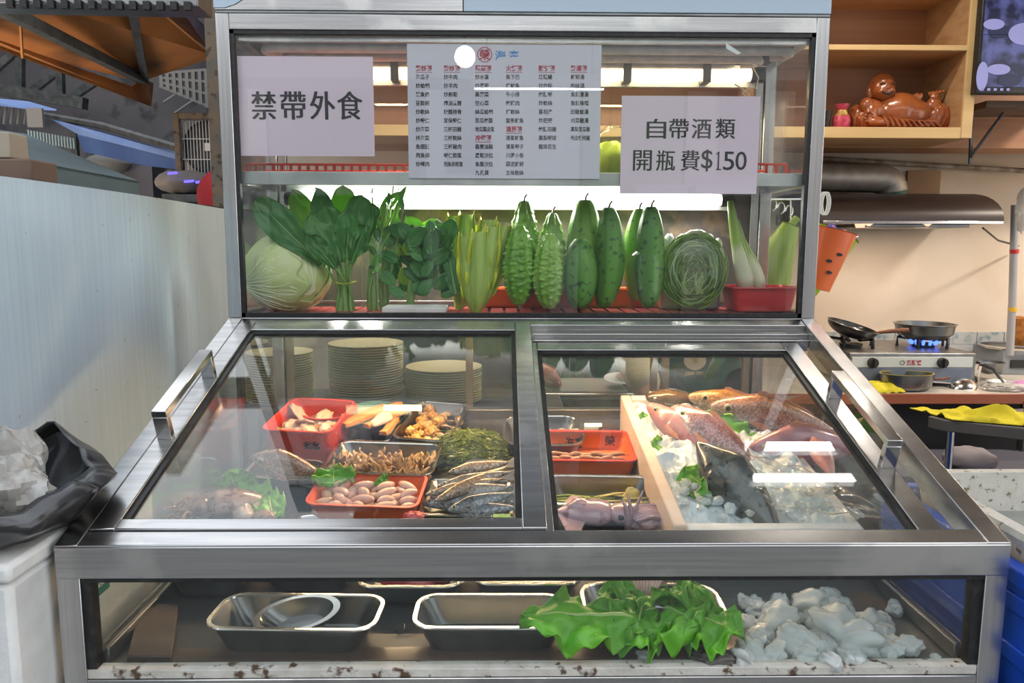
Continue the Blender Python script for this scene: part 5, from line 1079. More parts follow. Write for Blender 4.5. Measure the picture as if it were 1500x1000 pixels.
# vine coil
VIN = mat('green_vine', (.07, .17, .02), .38, c2=(.18, .32, .04), ns=30, coat=.2); VINL = mat('pale_vine', (.28, .38, .14), .4)
c_ = atY(1018, 394, 2.03); t = thing('vine_coil', 'round coil of thin green water vines wrapped in clear film', 'vine coil', (c_.x, 2.035, c_.z))
for k in range(64):
    r_ = .012 + .075 * math.sqrt(random.random()) ; r_ = min(r_, .084); oy = random.uniform(-.030, .030) * (1.15 - r_ / .1); ox, oz = random.uniform(-.008, .008), random.uniform(-.006, .006) - .004; ph = random.uniform(0, 6.28)
    n_ = 44; pts = [(ox + cos(q + ph) * (r_ + .005 * sin(q * 2 + k)) * 1.0, oy - .010 * cos(q * 1.0) * random.uniform(.95, 1), oz + sin(q + ph) * (r_ * 1.18 + .005 * cos(q * 3 + k))) for q in [i * 5.9 / n_ for i in range(n_ + 1)]]
    G().tube(pts, random.uniform(.0015, .0026), 6).build('vine', VINL if k % 4 == 0 else VIN, t)
for k in range(10):
    x_ = -.035 + random.uniform(0, .05); G().tube([(x_, -.038, -.065), (x_ + random.uniform(-.02, .02), -.046, -.04), (x_ + random.uniform(-.03, .03), -.04, random.uniform(-.02, .0))], .0018, 5).build('vine', VINL, t)
G().ell((0, 0, -.002), (.088, .046, .106), 30, 20, f=lambda d: 1 + .06 * N3(d * 5)).build('film', FILM, t, sharp=0)
t = thing('mushroom_pack', 'white crinkled mushroom caps standing behind the vine coil', 'mushrooms', (c_.x, 2.12, Z1))
for k in range(9): G().ell((-.07 + k * .019, random.uniform(-.01, .01), .185 + .01 * sin(k * 2)), (.014, .016, .018), 12, 8, f=lambda d: 1 + .3 * N3(d * 3 + Vector((k, 0, 0)))).build('cap', FOAM, t)
G().box(-.075, .095, -.015, .015, 0, .172).build('pack', FOAM, t, bevel=.01)
# water bamboo in a red tray
t = thing('red_tray', 'small red plastic tray holding the bamboo shoots at the right end', 'tray', (atY(1111, 440, 2.07).x, 2.075, Z1 + .001))
g, rim = tray_mesh(.180, .135, .068, .02, .84, .006, .002); g.build('tray_body', REDTRAY, t); rim.build('rim', REDTRAY, t)
WB = mat('bamboo_shoot', (.6, .6, .4), .4, grad=(2, [(.0, (.66, .66, .50)), (.42, (.62, .64, .40)), (.55, (.30, .42, .06)), (.9, (.20, .34, .04))]), ns=6, coat=.3)
for (x0, y0, x1, y1, w0, w1, lb, Yq) in ((1093, 425, 1069, 294, 26, 12, 'taller white and green bamboo shoot standing in the red tray', 2.05), (1110, 425, 1078, 322, 28, 10, 'shorter white and green bamboo shoot leaning in the red tray', 2.08)):
    p0, p1 = atY(x0, y0, Yq), atY(x1, y1, Yq); t = thing('bamboo_shoot', lb, 'bamboo shoot', tuple(p0)); d = p1 - p0
    ws = [w0 * .8, w0, w0 * .95, w0 * .8, (w0 + w1) * .45, w1 * 1.15, w1, w1 * .7]
    G().tube([d * (k / 7) + Vector((.002 * sin(k), 0, 0)) for k in range(8)], [q / F * Yq / 2 for q in ws], 18).build('shoot', WB, t, sharp=0)
    G().tube([d * (k / 7) + Vector((.002 * sin(k) + ws[k] / F * Yq * .30, -ws[k] / F * Yq * .36, 0)) for k in range(2, 8)], [.0025, .003, .003, .0025, .002, .001], 6).build('sheath_edge', STM, t)
# low orange tray and pink packet
t = thing('orange_tray', 'long low orange tray lying behind the melons and luffas', 'tray', (atY(850, 440, 2.2).x, 2.205, Z1 + .0005))
g, rim = tray_mesh(.62, .10, .055, .02, .9); g.build('tray_body', ORP, t); rim.build('rim', ORP, t)
tag(G().box(-.05, .05, -.03, .03, 0, .15).build('pink_packet', mat('pink_packet', (.62, .28, .25), .5, c2=(.7, .45, .2), ns=16), bevel=.008), 'pink and yellow packet standing behind the cabbage', 'packet', loc=(atY(375, 330, 2.2).x, 2.22, Z1))
# things on the cabinet shelf
ZS = 1.5965
for x0, x1, yy, lb in ((362, 604, 2.00, 'long red slatted basket on the shelf behind the left notice'), (1108, 1152, 2.03, 'short red basket at the right end of the shelf')):
    a_, b_ = atY(x0, 240, yy), atY(x1, 240, yy); t = thing('red_basket', lb, 'basket', (0, 0, ZS)); hh_ = a_.z - ZS + .002
    G().box(a_.x, b_.x, yy, yy + .18, .0, .004).build('base', REDP, t, bevel=.001); G().box(a_.x - .003, b_.x + .003, yy - .003, yy + .003, hh_ - .006, hh_).build('rim', REDP, t, bevel=.001); G().box(a_.x - .003, b_.x + .003, yy + .177, yy + .183, hh_ - .006, hh_).build('rim', REDP, t, bevel=.001)
    n_ = int((b_.x - a_.x) / .022)
    for k in range(n_ + 1): x_ = a_.x + (b_.x - a_.x) * k / n_; G().box(x_ - .004, x_ + .004, yy - .002, yy + .002, .003, hh_ - .005).build('slat', REDP, t, smooth=False)
a_ = atY(897, 190, 2.16); t = thing('bagged_greens', 'tied clear bag of green vegetables on the shelf between menu and notice', 'bag', (a_.x, 2.16, ZS))
G().ell((0, 0, .055), (.055, .045, .055), 24, 16, f=lambda d: 1 + .15 * N3(d * 3)).build('greens', YLG, t); G().ell((0, 0, .075), (.062, .050, .078), 26, 18, f=lambda d: 1 + .15 * N3(d * 4)).build('film', FILM, t); G().tube([(0, 0, .15), (.005, 0, .165), (-.01, 0, .18)], .006, 6).build('knot', FILM, t)
t = thing('dangling_wire', 'pale looped wire hanging below the warm tube lamp', 'wire', tuple(atY(1092, 130, 2.08)))
G().tube([(-.03, 0, .012), (-.005, 0, -.002), (.012, 0, -.016), (.004, 0, -.022), (-.008, 0, -.010), (.012, 0, .004), (.03, 0, .0), (.034, 0, .03), (.034, .06, .075)], .0016, 6).build('loop', mat('cream_wire', (.70, .60, .42), .5), t)
a_ = atY(1063, 62, 1.93); tag(G().prism([a_, atY(1064, 71, 1.93), atY(1080, 80, 1.93), atY(1086, 78, 1.93)], (0, .0008, 0)).build('paper_scrap', WHITEP, smooth=False), 'scrap of white paper stuck near the top right of the window', 'paper')
# ------------------------------------------------------------------ trays and seafood under the sloping doors
def P(M_, x, y, z=0): return M_ @ Vector((x, y, z))
def rot3(M_): return M_.to_3x3().to_4x4()
def put(M_, x, y, z, rx=0, ry=0, rz=0, s=1): return Matrix.Translation(P(M_, x, y, z)) @ rot3(M_) @ Euler((rx, ry, rz)).to_matrix().to_4x4() @ Matrix.Diagonal((s, s, s, 1) if not isinstance(s, tuple) else (*s, 1))
# A red basket with fillets
def mark(t, w_, d_, h_, key, size, x, side, m_, z=.5):
    g = G(); M0 = Matrix.Translation((x, -d_ / 2 * .93 - .0025 if side < 0 else d_ / 2 * .88 - .003, h_ * z)) @ Euler((R(-12 if side < 0 else -9) * -side * -1, 0, 0)).to_matrix().to_4x4()
    text_cached(g, key, -size / 2, size / 2, -size / 2, size / 2, M0); g.build('lettering', m_, t, smooth=False)
tA, w_, d_, MA = tray((378, 629), (484, 635), 583, .105, REDP, REDP, 'plastic_basket', 'deep red plastic basket of fish fillets at the back left under the glass', 'basket', r=.025, tb=.90)
mark(tA, w_, d_, .105, 'tray', .048, w_ * .22, -1, INK, .5)
FIL = mat('pale_fillet', (.62, .42, .28), .35, c2=(.72, .56, .44), ns=25, coat=.4, c3=(.45, .16, .06), n3=18, r3=(.6, .7)); SKN = mat('orange_skin', (.42, .16, .05), .35, c2=(.55, .28, .10), ns=30, coat=.4)
FILP = []
def blobmesh(name, m_, rad, sd, am=.25, fr=2, n=20, m=12):
    g = G().ell((0, 0, 0), rad, n, m, f=lambda d: 1 + am * N3(d * fr + Vector((sd, 0, 0))) + am * .3 * N3(d * fr * 3.3 + Vector((0, sd, 0)))); return g
for k in range(11):
    o = blobmesh('f', FIL, (.038, .024, .008), k * 3, .5, 2.5).build('fish_fillet', FIL if k % 3 else SKN, sharp=0); x_, y_ = (k % 4 - 1.5) * w_ * .19, (k // 4 - 1) * d_ * .22
    tag(o, 'pale fillet piece in the red basket, %s row, %s from left' % (['front', 'middle', 'back'][k // 4], ORD[k % 4]), 'fillet', 'fillets in the red basket', M=put(MA, x_, y_, .055 + .008 * (k % 3) + .005 * (k // 4), .5 * sin(k), .6 * cos(k * 2), k * 1.1))
# B colander
c_ = bed(481, 600, .075); t = thing('colander', 'round red perforated colander behind the red basket', 'colander', (c_.x, 2.16, bedz(2.16) + .012), (R(8), 0, 0))
g = G(); n = 48
g.lathe([(.050, .0), (.055, .001), (.078, .060), (.084, .062), (.084, .065), (.075, .064), (.053, .004), (.001, .004)], n); g.build('bowl', REDP, t)
for k in range(26):
    for j in range(3):
        an = 2 * pi * k / 26 + j * .12; rr_ = .0625 + j * .0055; G().lathe([(.0026, 0), (.0026, .0008)], 6, TR((rr_ * cos(an), rr_ * sin(an), .018 + j * .014), (0, R(90) - R(20), an))).build('hole', WHITEP, t, smooth=False) if sin(an) < .35 else None
# plates behind the case
PLT = mat('cream_melamine', (.86, .78, .48), .35, c2=(.80, .70, .38), ns=9, coat=.3)
t = thing('service_table', 'steel service table standing behind the case', 'table'); zt_ = .892
G().box(-.74, .15, 2.34, 2.72, zt_ - .03, zt_).build('table_top', DSTEEL, t, bevel=.003)
for x_, y_ in ((-.7, 2.38), (.10, 2.38), (-.7, 2.68), (.10, 2.68)): G().tube([(x_, y_, 0), (x_, y_, zt_ - .03)], .015, 8).build('leg', DSTEEL, t)
def plates(cx, cy, r_, n_, dz, lb, grp):
    t0 = thing('plate', lb, 'plate', (cx, cy, zt_), group=grp)
    G().lathe([(r_ * .58, 0), (r_ * .62, .0015), (r_ * .97, .0105), (r_, .012), (r_, .0145), (r_ * .96, .0135), (r_ * .6, .0045), (.001, .0045)], 44).build('plate_body', PLT, t0)
    t0['label'] = lb.replace('cream plate', 'cream plate at the bottom')
    for k in range(1, n_): dup(t0, label=lb.replace('cream plate', 'cream plate, ' + ('topmost' if k == n_ - 1 else ORD[n_ - 1 - k] + ' from the top')), loc=(cx + random.uniform(-.0015, .0015), cy + random.uniform(-.0015, .0015), zt_ + k * dz))
a_ = atY(537, 560, 2.48); plates(a_.x, 2.48, .123, 24, .0082, 'cream plate in the tall left stack behind the case', 'plates in the tall left stack')
a_ = atY(650, 560, 2.50); plates(a_.x, 2.50, .128, 14, .0082, 'cream plate in the lower right stack behind the case', 'plates in the lower right stack')
a_ = atY(410, 560, 2.50); plates(a_.x, 2.50, .110, 20, .0082, 'cream plate in the stack at the far left behind the case', 'plates in the far left stack')
# C teal bowl
TEAL = mat('teal_enamel', (.16, .40, .38), .35, coat=.4)
c_ = bed(550, 600, .05); t = thing('teal_bowl', 'wide shallow teal bowl behind the salmon strips', 'bowl', (c_.x, 2.165, bedz(2.165) + .018), (BEDA, 0, 0)); G().lathe(bowlprof(.085, .045), 40).build('bowl', TEAL, t)
add_leaf('kelp_piece', 'dark green leafy garnish at the right of the teal bowl', P(t.matrix_world, 0, 0) + Vector((c_.x + .03, 2.13, bedz(2.15) + .062)), Vector((c_.x + .10, 2.20, bedz(2.15) + .075)), .06, (0, 0, 1), DKG, ruff=.006, cat='garnish', mr=STM)
# D salmon strips
tD, w_, d_, MD = tray((486, 644), (571, 648), 591, .05, PAN, RIM, 'steel_tray', 'small steel tray of orange salmon strips at the back left')
SAL = mat('salmon_flesh', (.68, .22, .045), .35, c2=(.78, .33, .10), ns=9, stretch=(6, 1, 1), coat=.35); SSK = mat('silver_skin', (.42, .36, .30), .25, .3)
for k, (x_, y_, rz, l_, z_) in enumerate(((-.035, -.02, R(58), .20, .068), (.002, -.012, R(54), .21, .074), (.052, -.012, R(56), .18, .070), (.062, -.060, R(80), .10, .060))):
    t = thing('salmon_strip', ['long orange salmon strip, leftmost across the tray', 'long orange salmon strip, second from the left', 'orange salmon strip beside the pale piece', 'short orange salmon piece at the right end of the tray'][k], 'salmon', M=put(MD, x_, y_, z_, 0, -.0, rz))
    G().loft([[(s_ * l_, yy * (1 - .35 * abs(s_) ** 2) + .004 * sin(s_ * 5), zz) for yy, zz in ((-.013, 0), (.013, 0), (.012, .010), (-.010, .012))] for s_ in [i / 12 - .5 for i in range(13)]]).build('flesh', SAL, t, bevel=.002, sharp=50)
    G().loft([[(s_ * l_, yy * (1 - .35 * abs(s_) ** 2) + .004 * sin(s_ * 5), zz) for yy, zz in ((-.0138, -.0018), (.0138, -.0018), (.0138, .0008), (-.0138, .0008))] for s_ in [i / 12 - .5 for i in range(13)]]).build('skin', SSK, t)
tag(blobmesh('', FOAM, (.022, .045, .012), 5).build('pale_fillet', mat('white_flesh', (.66, .52, .44), .35, coat=.4), sharp=0), 'pale whitish fillet lying between the salmon strips', 'fillet', M=put(MD, .036, -.045, .078, 0, 0, -.3))
# E golden crab and abalone
tE, w_, d_, ME = tray((568, 640), (656, 648), 587, .055, PAN, RIM, 'steel_tray', 'steel tray of golden roe lumps and small abalone at the back centre left', yaw=0)
GLD = mat('golden_lump', (.62, .34, .07), .4, c2=(.50, .22, .05), ns=26, c3=(.75, .55, .25), n3=55, r3=(.55, .65), bump=.7, bs=120, coat=.3); SHL = mat('brown_shell', (.24, .14, .08), .4, c2=(.45, .33, .22), ns=40, bump=.6, bs=90, coat=.2); MEAT = mat('shell_meat', (.45, .34, .22), .35, c2=(.20, .13, .09), ns=30, coat=.4)
for k in range(16):
    x_, y_ = -w_ * .28 + (k % 3) * .026, -d_ * .36 + (k // 3) * d_ * .15
    tag(blobmesh('', GLD, (.019, .016, .014), k * 5, .5, 3).build('roe_lump', GLD, sharp=0), 'rough golden roe lump in the abalone tray, %s row from the front, %s from left' % (ORD[k // 3], ORD[k % 3]), 'seafood', 'golden roe lumps', M=put(ME, x_, y_, .026 + .010 * (k % 2), k, k * .3, k * 2))
for k in range(13):
    x_, y_ = w_ * .08 + (k % 3) * .027, -d_ * .38 + (k // 3) * d_ * .18
    t = thing('abalone', 'small brown abalone lying open, %s row from the tray front, %s from left' % (ORD[k // 3], ORD[k % 3]), 'abalone', M=put(ME, x_, y_, .032 + .006 * (k % 2), .5 * sin(k * 3), .5 * cos(k * 2), k * 1.3), group='small abalone')
    G().lathe([(.001, -.006), (.012, -.004), (.018, .002), (.017, .004), (.010, -.001), (.001, -.002)], 18, sy=.75).build('shell', SHL, t); G().ell((0, 0, .002), (.012, .009, .005), 12, 8, f=lambda d: 1 + .3 * N3(d * 4)).build('meat', MEAT, t)
# F brown whelk tray
tF, w_, d_, MF = tray((466, 691), (634, 697), 646, .055, PAN, RIM, 'steel_tray', 'steel tray of frilled brown geoduck meat in the middle row')
FRL = mat('frilled_meat', (.52, .33, .14), .4, c2=(.30, .16, .06), ns=18, c3=(.70, .52, .28), n3=30, r3=(.55, .7), coat=.3); DKM = mat('dark_meat', (.10, .06, .05), .3, c2=(.20, .13, .10), ns=12, coat=.5)
for k in range(24):
    x_, y_ = -w_ * .40 + (k % 8) * w_ * .112, -d_ * .30 + (k // 8) * d_ * .20 + .006 * sin(k * 5); g = G(); sd = k * 1.7
    g.grid(lambda u, v: ((u - .5) * .050 + .004 * sin(v * 9 + sd), (v - .5) * .016 + .006 * sin(u * 14 + sd) * v, .024 * v + .008 * sin(u * 19 + sd * 2) * v), 14, 6)
    t = g.build('frilled_meat', FRL, solid=.003, sharp=0); tag(t, 'frilled brown meat strip, %s from left in the %s row of the middle tray' % (ORD[k % 8], ['front', 'middle', 'back'][k // 8]), 'seafood', 'frilled meat strips', M=put(MF, x_, y_, .028 + .006 * ((k // 8) % 2), .3 * sin(k), .3 * cos(k), k * 1.9))
for k in range(9): tag(blobmesh('', DKM, (.034, .022, .014), k).build('dark_meat', DKM, sharp=0), 'smooth dark meat piece under the frilled strips, %s from left' % ORD[k], 'seafood', 'dark meat pieces', M=put(MF, -w_ * .36 + k * w_ * .088, -d_ * .18 + .02 * (k % 3), .018, 0, 0, k))
# G orange tray of roe sacs
tG, w_, d_, MG_ = tray((441, 739), (613, 745), 691, .052, ORP, REDP, 'orange_tray', 'orange red plastic tray of pink fish roe sacs in the front row', r=.025, tb=.88)
ROE = mat('pink_roe', (.66, .38, .30), .28, c2=(.72, .46, .38), ns=8, coat=.5, c3=(.55, .22, .16), n3=26, r3=(.6, .72)); ROE2 = mat('tan_roe', (.66, .45, .30), .28, c2=(.6, .36, .24), ns=8, coat=.5)
for k in range(34):
    x_, y_ = -w_ * .37 + (k % 8) * w_ * .106 + .006 * sin(k * 3), -d_ * .34 + (k // 8) * d_ * .16
    L2 = random.uniform(.017, .031); g = G(); n_ = 9; bd_ = random.uniform(-.3, .3)
    g.tube([((i / n_ - .5) * 2 * L2, bd_ * L2 * (2 * i / n_ - 1) ** 2, 0) for i in range(n_ + 1)], [.0130 * max(.12, sin(pi * (.04 + .92 * i / n_))) ** .6 for i in range(n_ + 1)], 12)
    o = g.build('roe_sac', ROE if k % 4 else ROE2, sharp=0); tag(o, 'smooth pink roe sac, %s from left in the %s row of the orange tray' % (ORD[k % 8], ['front', 'second', 'third', 'fourth', 'back'][k // 8]), 'roe', 'pink roe sacs', M=put(MG_, x_, y_, .022 + .012 * (k % 2) + .004 * (k // 8), .2 * sin(k), .2 * cos(k * 2), random.uniform(-.9, .9)))
add_leaf('lettuce_leaf', 'frilly lettuce leaf tucked behind the roe sacs', bed(490, 712, .05), bed(488, 684, .075), .125, (0, -.7, .7), LET, ruff=.014, sd=3)
add_leaf('lettuce_leaf', 'small scrap of lettuce in the middle of the roe tray', bed(562, 708, .05), bed(556, 700, .06), .05, (0, -.7, .7), LET, ruff=.008, sd=5)
# H fish head tray
tH, w_, d_, MH = tray((350, 697), (459, 704), 669, .055, PAN, RIM, 'steel_tray', 'steel tray holding a cut fish head at the left')
HD = wetfish('cut_fish', (.34, .20, .15), (.58, .38, .30), (.72, .58, .52)); PK = mat('pink_flesh', (.72, .42, .34), .3, c2=(.78, .56, .48), ns=12, coat=.5)
t = fish('cut_fish', 'large cut fish head with pale scaly skin lying in the left steel tray', bed(368, 668, .10), bed(478, 700, .045), .085, .06, (.55, -.35, .85), HD, SNAPF, head=.36, blunt=.62, eye=.07, tailfin=False, dorsal=False)
G().tube([(.05, -.01, -.02), (.09, -.012, -.018), (.13, -.012, -.010), (.165, -.01, .0)], [.018, .015, .012, .008], 16, flat=.7).build('cut_flesh', PK, t, sharp=0)
# I lettuce, J squid
add_leaf('lettuce_leaf', 'bright frilly lettuce leaf standing upright behind the squid, left', bed(348, 722, .02), bed(335, 690, .07), .115, (.1, -1, .5), LET, ruff=.014, sd=7)
add_leaf('lettuce_leaf', 'bright frilly lettuce leaf right of the squid, reaching the tray edge', bed(392, 752, .02), bed(362, 700, .05), .10, (.3, -.6, .8), LET, ruff=.014, sd=9)
add_leaf('lettuce_leaf', 'folded lettuce leaf under the fish head tray, centre left', bed(400, 762, .03), bed(392, 718, .045), .085, (.1, -.6, .8), LET, ruff=.012, sd=11)
SQ = mat('brown_squid', (.24, .12, .09), .22, c2=(.45, .33, .28), ns=7, coat=.6, c3=(.12, .05, .04), n3=70, r3=(.55, .62)); SQT = mat('squid_arm', (.45, .25, .16), .25, c2=(.6, .42, .34), ns=20, coat=.5)
def squid(name, label, M_, L_, W_, ms, mt, nt_=8, al=.07, sd=0):
    t = thing(name, label, 'squid', M=M_)
    G().loft([[(s_ * L_, cos(q) * W_ / 2 * wq, .6 * sin(q) * W_ / 2 * wq + W_ * .3) for q in [2 * pi * k / 20 for k in range(20)]] for s_, wq in ((0, .55), (.06, .85), (.2, 1), (.5, .95), (.75, .65), (.93, .25), (1, .04))], M=None).build('mantle', ms, t, sharp=0)
    for s in (-1, 1): G().loft([[(L_ * .45, s * W_ * .40, W_ * .3 + .001), (L_ * .55, s * W_ * .9, W_ * .22), (L_ * .75, s * W_ * 1.0, W_ * .2), (L_ * .97, s * W_ * .1, W_ * .28)], [(L_ * .45, s * W_ * .40, W_ * .3 - .003), (L_ * .55, s * W_ * .9, W_ * .19), (L_ * .75, s * W_ * 1.0, W_ * .17), (L_ * .97, s * W_ * .1, W_ * .25)]]).build('fin', ms, t)
    G().ell((-.018, 0, W_ * .28), (.028, W_ * .36, W_ * .26), 18, 12).build('head', ms, t, sharp=0)
    for s in (-1, 1): G().ell((-.02, s * W_ * .30, W_ * .32), (.009, .005, .009), 12, 8).build('eye', FEYE, t)
    for k in range(nt_):
        y0 = (k - nt_ / 2 + .5) * W_ * .09; an = (k - nt_ / 2 + .5) * .22
        pts = [(-.035 - al * s_ * cos(an), y0 + al * s_ * sin(an) + .008 * sin(s_ * 7 + k + sd), W_ * .22 + .012 * sin(s_ * 5 + k * 2) - .015 * s_) for s_ in [i / 8 for i in range(9)]]
        G().tube(pts, [.0048 * (1 - .85 * i / 8) for i in range(9)], 7).build('tentacle', mt, t, sharp=0)
    return t
squid('squid', 'large glossy brown squid lying at the front left under the glass', frameM(bed(305, 752, .022), Vector((1, .42, .0)), Vector((0, -.2, 1))), .125, .085, SQ, SQT, 8, .06)
squid('squid', 'second squid with pale arms lying behind the large brown one at far left', frameM(bed(318, 738, .012), Vector((.9, .75, .0)), Vector((0, -.2, 1))), .10, .06, SQ, SQT, 8, .06, 4)
tag(blobmesh('', SQ, (.034, .022, .020), 3, .2).build('brown_clam', SQ, sharp=0), 'rounded brown shellfish at the right of the large squid', 'shellfish', loc=bed(383, 760, .03))
tag(blobmesh('', SQT, (.022, .030, .020), 8, .25).build('pale_clam', mat('pale_mollusc', (.48, .38, .34), .25, c2=(.6, .5, .45), ns=15, coat=.5), sharp=0), 'pale folded mollusc between the squid and the brown shellfish', 'shellfish', loc=bed(357, 752, .045))
# L silver fish on a tray, M seaweed
tL, w_, d_, ML = tray((610, 754), (752, 758), 700, .018, PAN, RIM, 'steel_tray', 'low steel tray under the silver fish in the middle', r=.02)
for k, (n0, n1, hg, mt_, mf_, dz, lb) in enumerate((
        ((636, 734), (744, 682), 20, TANF, SILF, .050, 'slim tan silver fish, topmost and farthest of the pile'),
        ((622, 724), (738, 700), 17, TANF, SILF, .046, 'slim tan fish with its head at the left of the pile'),
        ((655, 692), (748, 676), 22, TANF, SILF, .052, 'brownish fish with open mouth at the back of the pile'),
        ((640, 712), (752, 690), 20, SILV, SILF, .050, 'grey striped fish in the middle of the pile'),
        ((630, 728), (752, 712), 28, SILV, SILF, .034, 'thick dark backed fish in the middle of the pile'),
        ((618, 738), (738, 728), 26, SILB, SILF, .024, 'dark blue silver fish low at the left front of the pile'),
        ((655, 748), (752, 722), 26, SILB, SILF, .036, 'shiny blue fish on the right front of the pile'),
        ((662, 752), (756, 742), 24, SILB, SILF, .022, 'dull blue fish at the very front of the pile'))):
    A_, B_ = bed(*n0, dz), bed(*n1, dz); fish('silver_fish', lb, A_, B_, hg / F * 1.85, hg / F * 1.85 * .62, (0, .55, .8), mt_, mf_, head=.2, blunt=.6, dorsal=k % 2 == 0, eye=.09)
SEA = mat('seaweed', (.13, .18, .03), .35, c2=(.20, .25, .06), ns=30, coat=.3)
g = G(); A_ = bed(688, 672, .0)
for k in range(900):
    an = random.uniform(0, 6.28); r_ = math.sqrt(random.random()); p = Vector((A_.x + r_ * .085 * cos(an), A_.y + r_ * .075 * sin(an), 0)); p.z = bedz(p.y) + .012 + .055 * (1 - r_ * r_)
    pts = [p]; h_ = random.uniform(0, 6.28)
    for j in range(7): h_ += random.uniform(-1.1, 1.1); p = p + Vector((cos(h_) * .009, sin(h_) * .009, random.uniform(-.004, .004))); pts.append(p)
    g.tube(pts, .0012, 4)
g.ell((A_.x, A_.y, bedz(A_.y) + .018), (.080, .073, .030), 30, 14, f=lambda d: 1 + .15 * N3(d * 5))
tag(g.build('seaweed', SEA, stuff=True), 'heap of fine green seaweed behind the silver fish', 'seaweed')
# N, O, P under the right door
tN, w_, d_, MN = tray((735, 652), (862, 652), 607, .055, PAN, RIM, 'steel_tray', 'round cornered steel tray of pale shellfish behind the long orange tray', r=.05)
for k in range(7): tag(blobmesh('', ROE2, (.018, .014, .010), k * 2).build('shelled_clam', ROE2, sharp=0), 'pale shelled clam in the rear steel tray, %s from left' % ORD[k], 'clam', 'pale shelled clams', M=put(MN, -w_ * .1 + k * w_ * .085, d_ * .1 - .02 * (k % 2), .036, 0, 0, k))
tO, w_, d_, MO = tray((758, 674), (938, 676), 629, .060, ORP, REDP, 'orange_tray', 'long orange plastic tray of brown shrimps on the right side', r=.025, tb=.90)
mark(tO, w_, d_, .06, 'tray', .030, w_ * .33, 1, INK, .6); mark(tO, w_, d_, .06, 'shirt', .05, w_ * .0, 1, INK, .35)
SHR = mat('brown_shrimp', (.40, .20, .10), .3, c2=(.22, .12, .07), ns=40, coat=.4)
for k in range(18):
    t = thing('shrimp', 'brown raw shrimp in the long orange tray, %s row, %s from left' % (['front', 'back'][k // 9], ORD[k % 9]), 'shrimp', M=put(MO, -w_ * .36 + (k % 9) * w_ * .09, -d_ * .22 + (k // 9) * .022, .034 + .004 * (k % 2), 0, 0, .35 * sin(k * 2)), group='shrimps in the orange tray')
    G().tube([(-.022, 0, 0), (-.012, 0, .004), (0, 0, .005), (.012, .001, .003), (.022, .003, -.001)], [.004, .0065, .0062, .005, .0025], 10).build('body', SHR, t, sharp=0); G().tube([(-.024, 0, .002), (-.036, .003, .005)], .0007, 4).build('antenna', SHR, t); G().prism([(.022, -.001, 0), (.031, .005, 0), (.031, -.005, 0)], (0, 0, .0015)).build('tail_fan', SHR, t, smooth=False)
tP, w_, d_, MP = tray((796, 739), (970, 742), 694, .055, PAN, RIM, 'steel_tray', 'steel tray of green and yellow shoots behind the purple squid', r=.035)
SPR = mat('green_shoot', (.30, .38, .08), .4, c2=(.42, .46, .16), ns=20); YSH = mat('yellow_shoot', (.72, .58, .16), .4, c2=(.80, .68, .30), ns=20)
for k in range(46):
    x_ = random.uniform(-w_ * .34, w_ * .10) if k < 30 else random.uniform(w_ * .05, w_ * .34); y_ = random.uniform(-d_ * .34, d_ * .1); an = random.uniform(-.35, .35)
    t = G().tube([(-.035, 0, 0), (0, .003 * sin(k), .003), (.035, .002, .001)], [.0022, .003, .0015], 6).build('garlic_shoot', SPR if k < 30 else YSH, sharp=0)
    tag(t, 'thin green shoot lying in the right steel tray' if k < 30 else 'thin yellow shoot lying in the right steel tray', 'shoot', 'green shoots' if k < 30 else 'yellow shoots', M=put(MP, x_, y_, .020 + .0045 * (k % 3) + (.008 if k >= 30 else 0), 0, 0, an))
tag(blobmesh('', YSH, (.020, .010, .024), 2, .4).build('yellow_leaf_scrap', YSH, sharp=0), 'crinkled yellowish leaf scrap standing in the shoots tray', 'leaf', M=put(MP, w_ * .30, 0, .034))
add_leaf('green_scrap', 'small green leaf scrap between the two purple squid', bed(882, 750, .05), bed(872, 736, .06), .04, (0, -.4, 1), LET, ruff=.004, cat='leaf')
PUR = mat('purple_octopus', (.36, .22, .26), .2, c2=(.52, .36, .38), ns=10, coat=.7, c3=(.22, .10, .14), n3=34, r3=(.56, .68), bump=.3, bs=50)
squid('squid', 'large purple squid lying on its side at the front of the right door', frameM(bed(895, 765, .020), Vector((-1, .12, .0)), Vector((0, -.2, 1))), .125, .085, PUR, PUR, 6, .03, 2)
tag(blobmesh('', PUR, (.030, .022, .018), 4, .25).build('squid_wing', PUR, sharp=0), 'rolled purple squid wing on top of the large purple squid', 'squid', loc=bed(850, 742, .055))
t = thing('octopus', 'small purple octopus with one arm stretched up beside the foam box', 'octopus', M=frameM(bed(950, 768, .03), Vector((1, 0, 0)), BEDN))
G().ell((0, 0, .008), (.042, .030, .028), 30, 20, f=lambda d: 1 + .25 * N3(d * 2.5)).build('mantle', PUR, t, sharp=0)
for k in range(16):
    an = k * .42 - .4; r0 = .026 + .010 * (k % 3)
    G().tube([(r0 * cos(an) * (1 - .3 * s_) + .006 * sin(s_ * 8 + k), -.012 + r0 * sin(an) * .8, .018 + .016 * sin(pi * s_) + .006 * cos(k) - .008 * s_) if False else (-.035 + .075 * s_ + .004 * sin(k * 2 + s_ * 5), -.028 + .0035 * k, .022 + .012 * sin(pi * s_) + .003 * cos(k * 3)) for s_ in [i / 8 for i in range(9)]], [.0046 * (1 - .5 * i / 8) for i in range(9)], 7).build('tentacle', PUR, t, sharp=0)
for k, (dx, dz_, cx_) in enumerate(((-.012, .075, -.038), (-.022, .062, -.045), (.006, .082, -.030))):
    G().tube([(cx_, -.004, -.01), (cx_ - .003, .0, .02), (cx_ + dx * .4, .004, .045), (cx_ + dx + .004 * k, .006, dz_)], [.011, .008, .0045, .0014], 9).build('raised_arm', PUR, t, sharp=0)
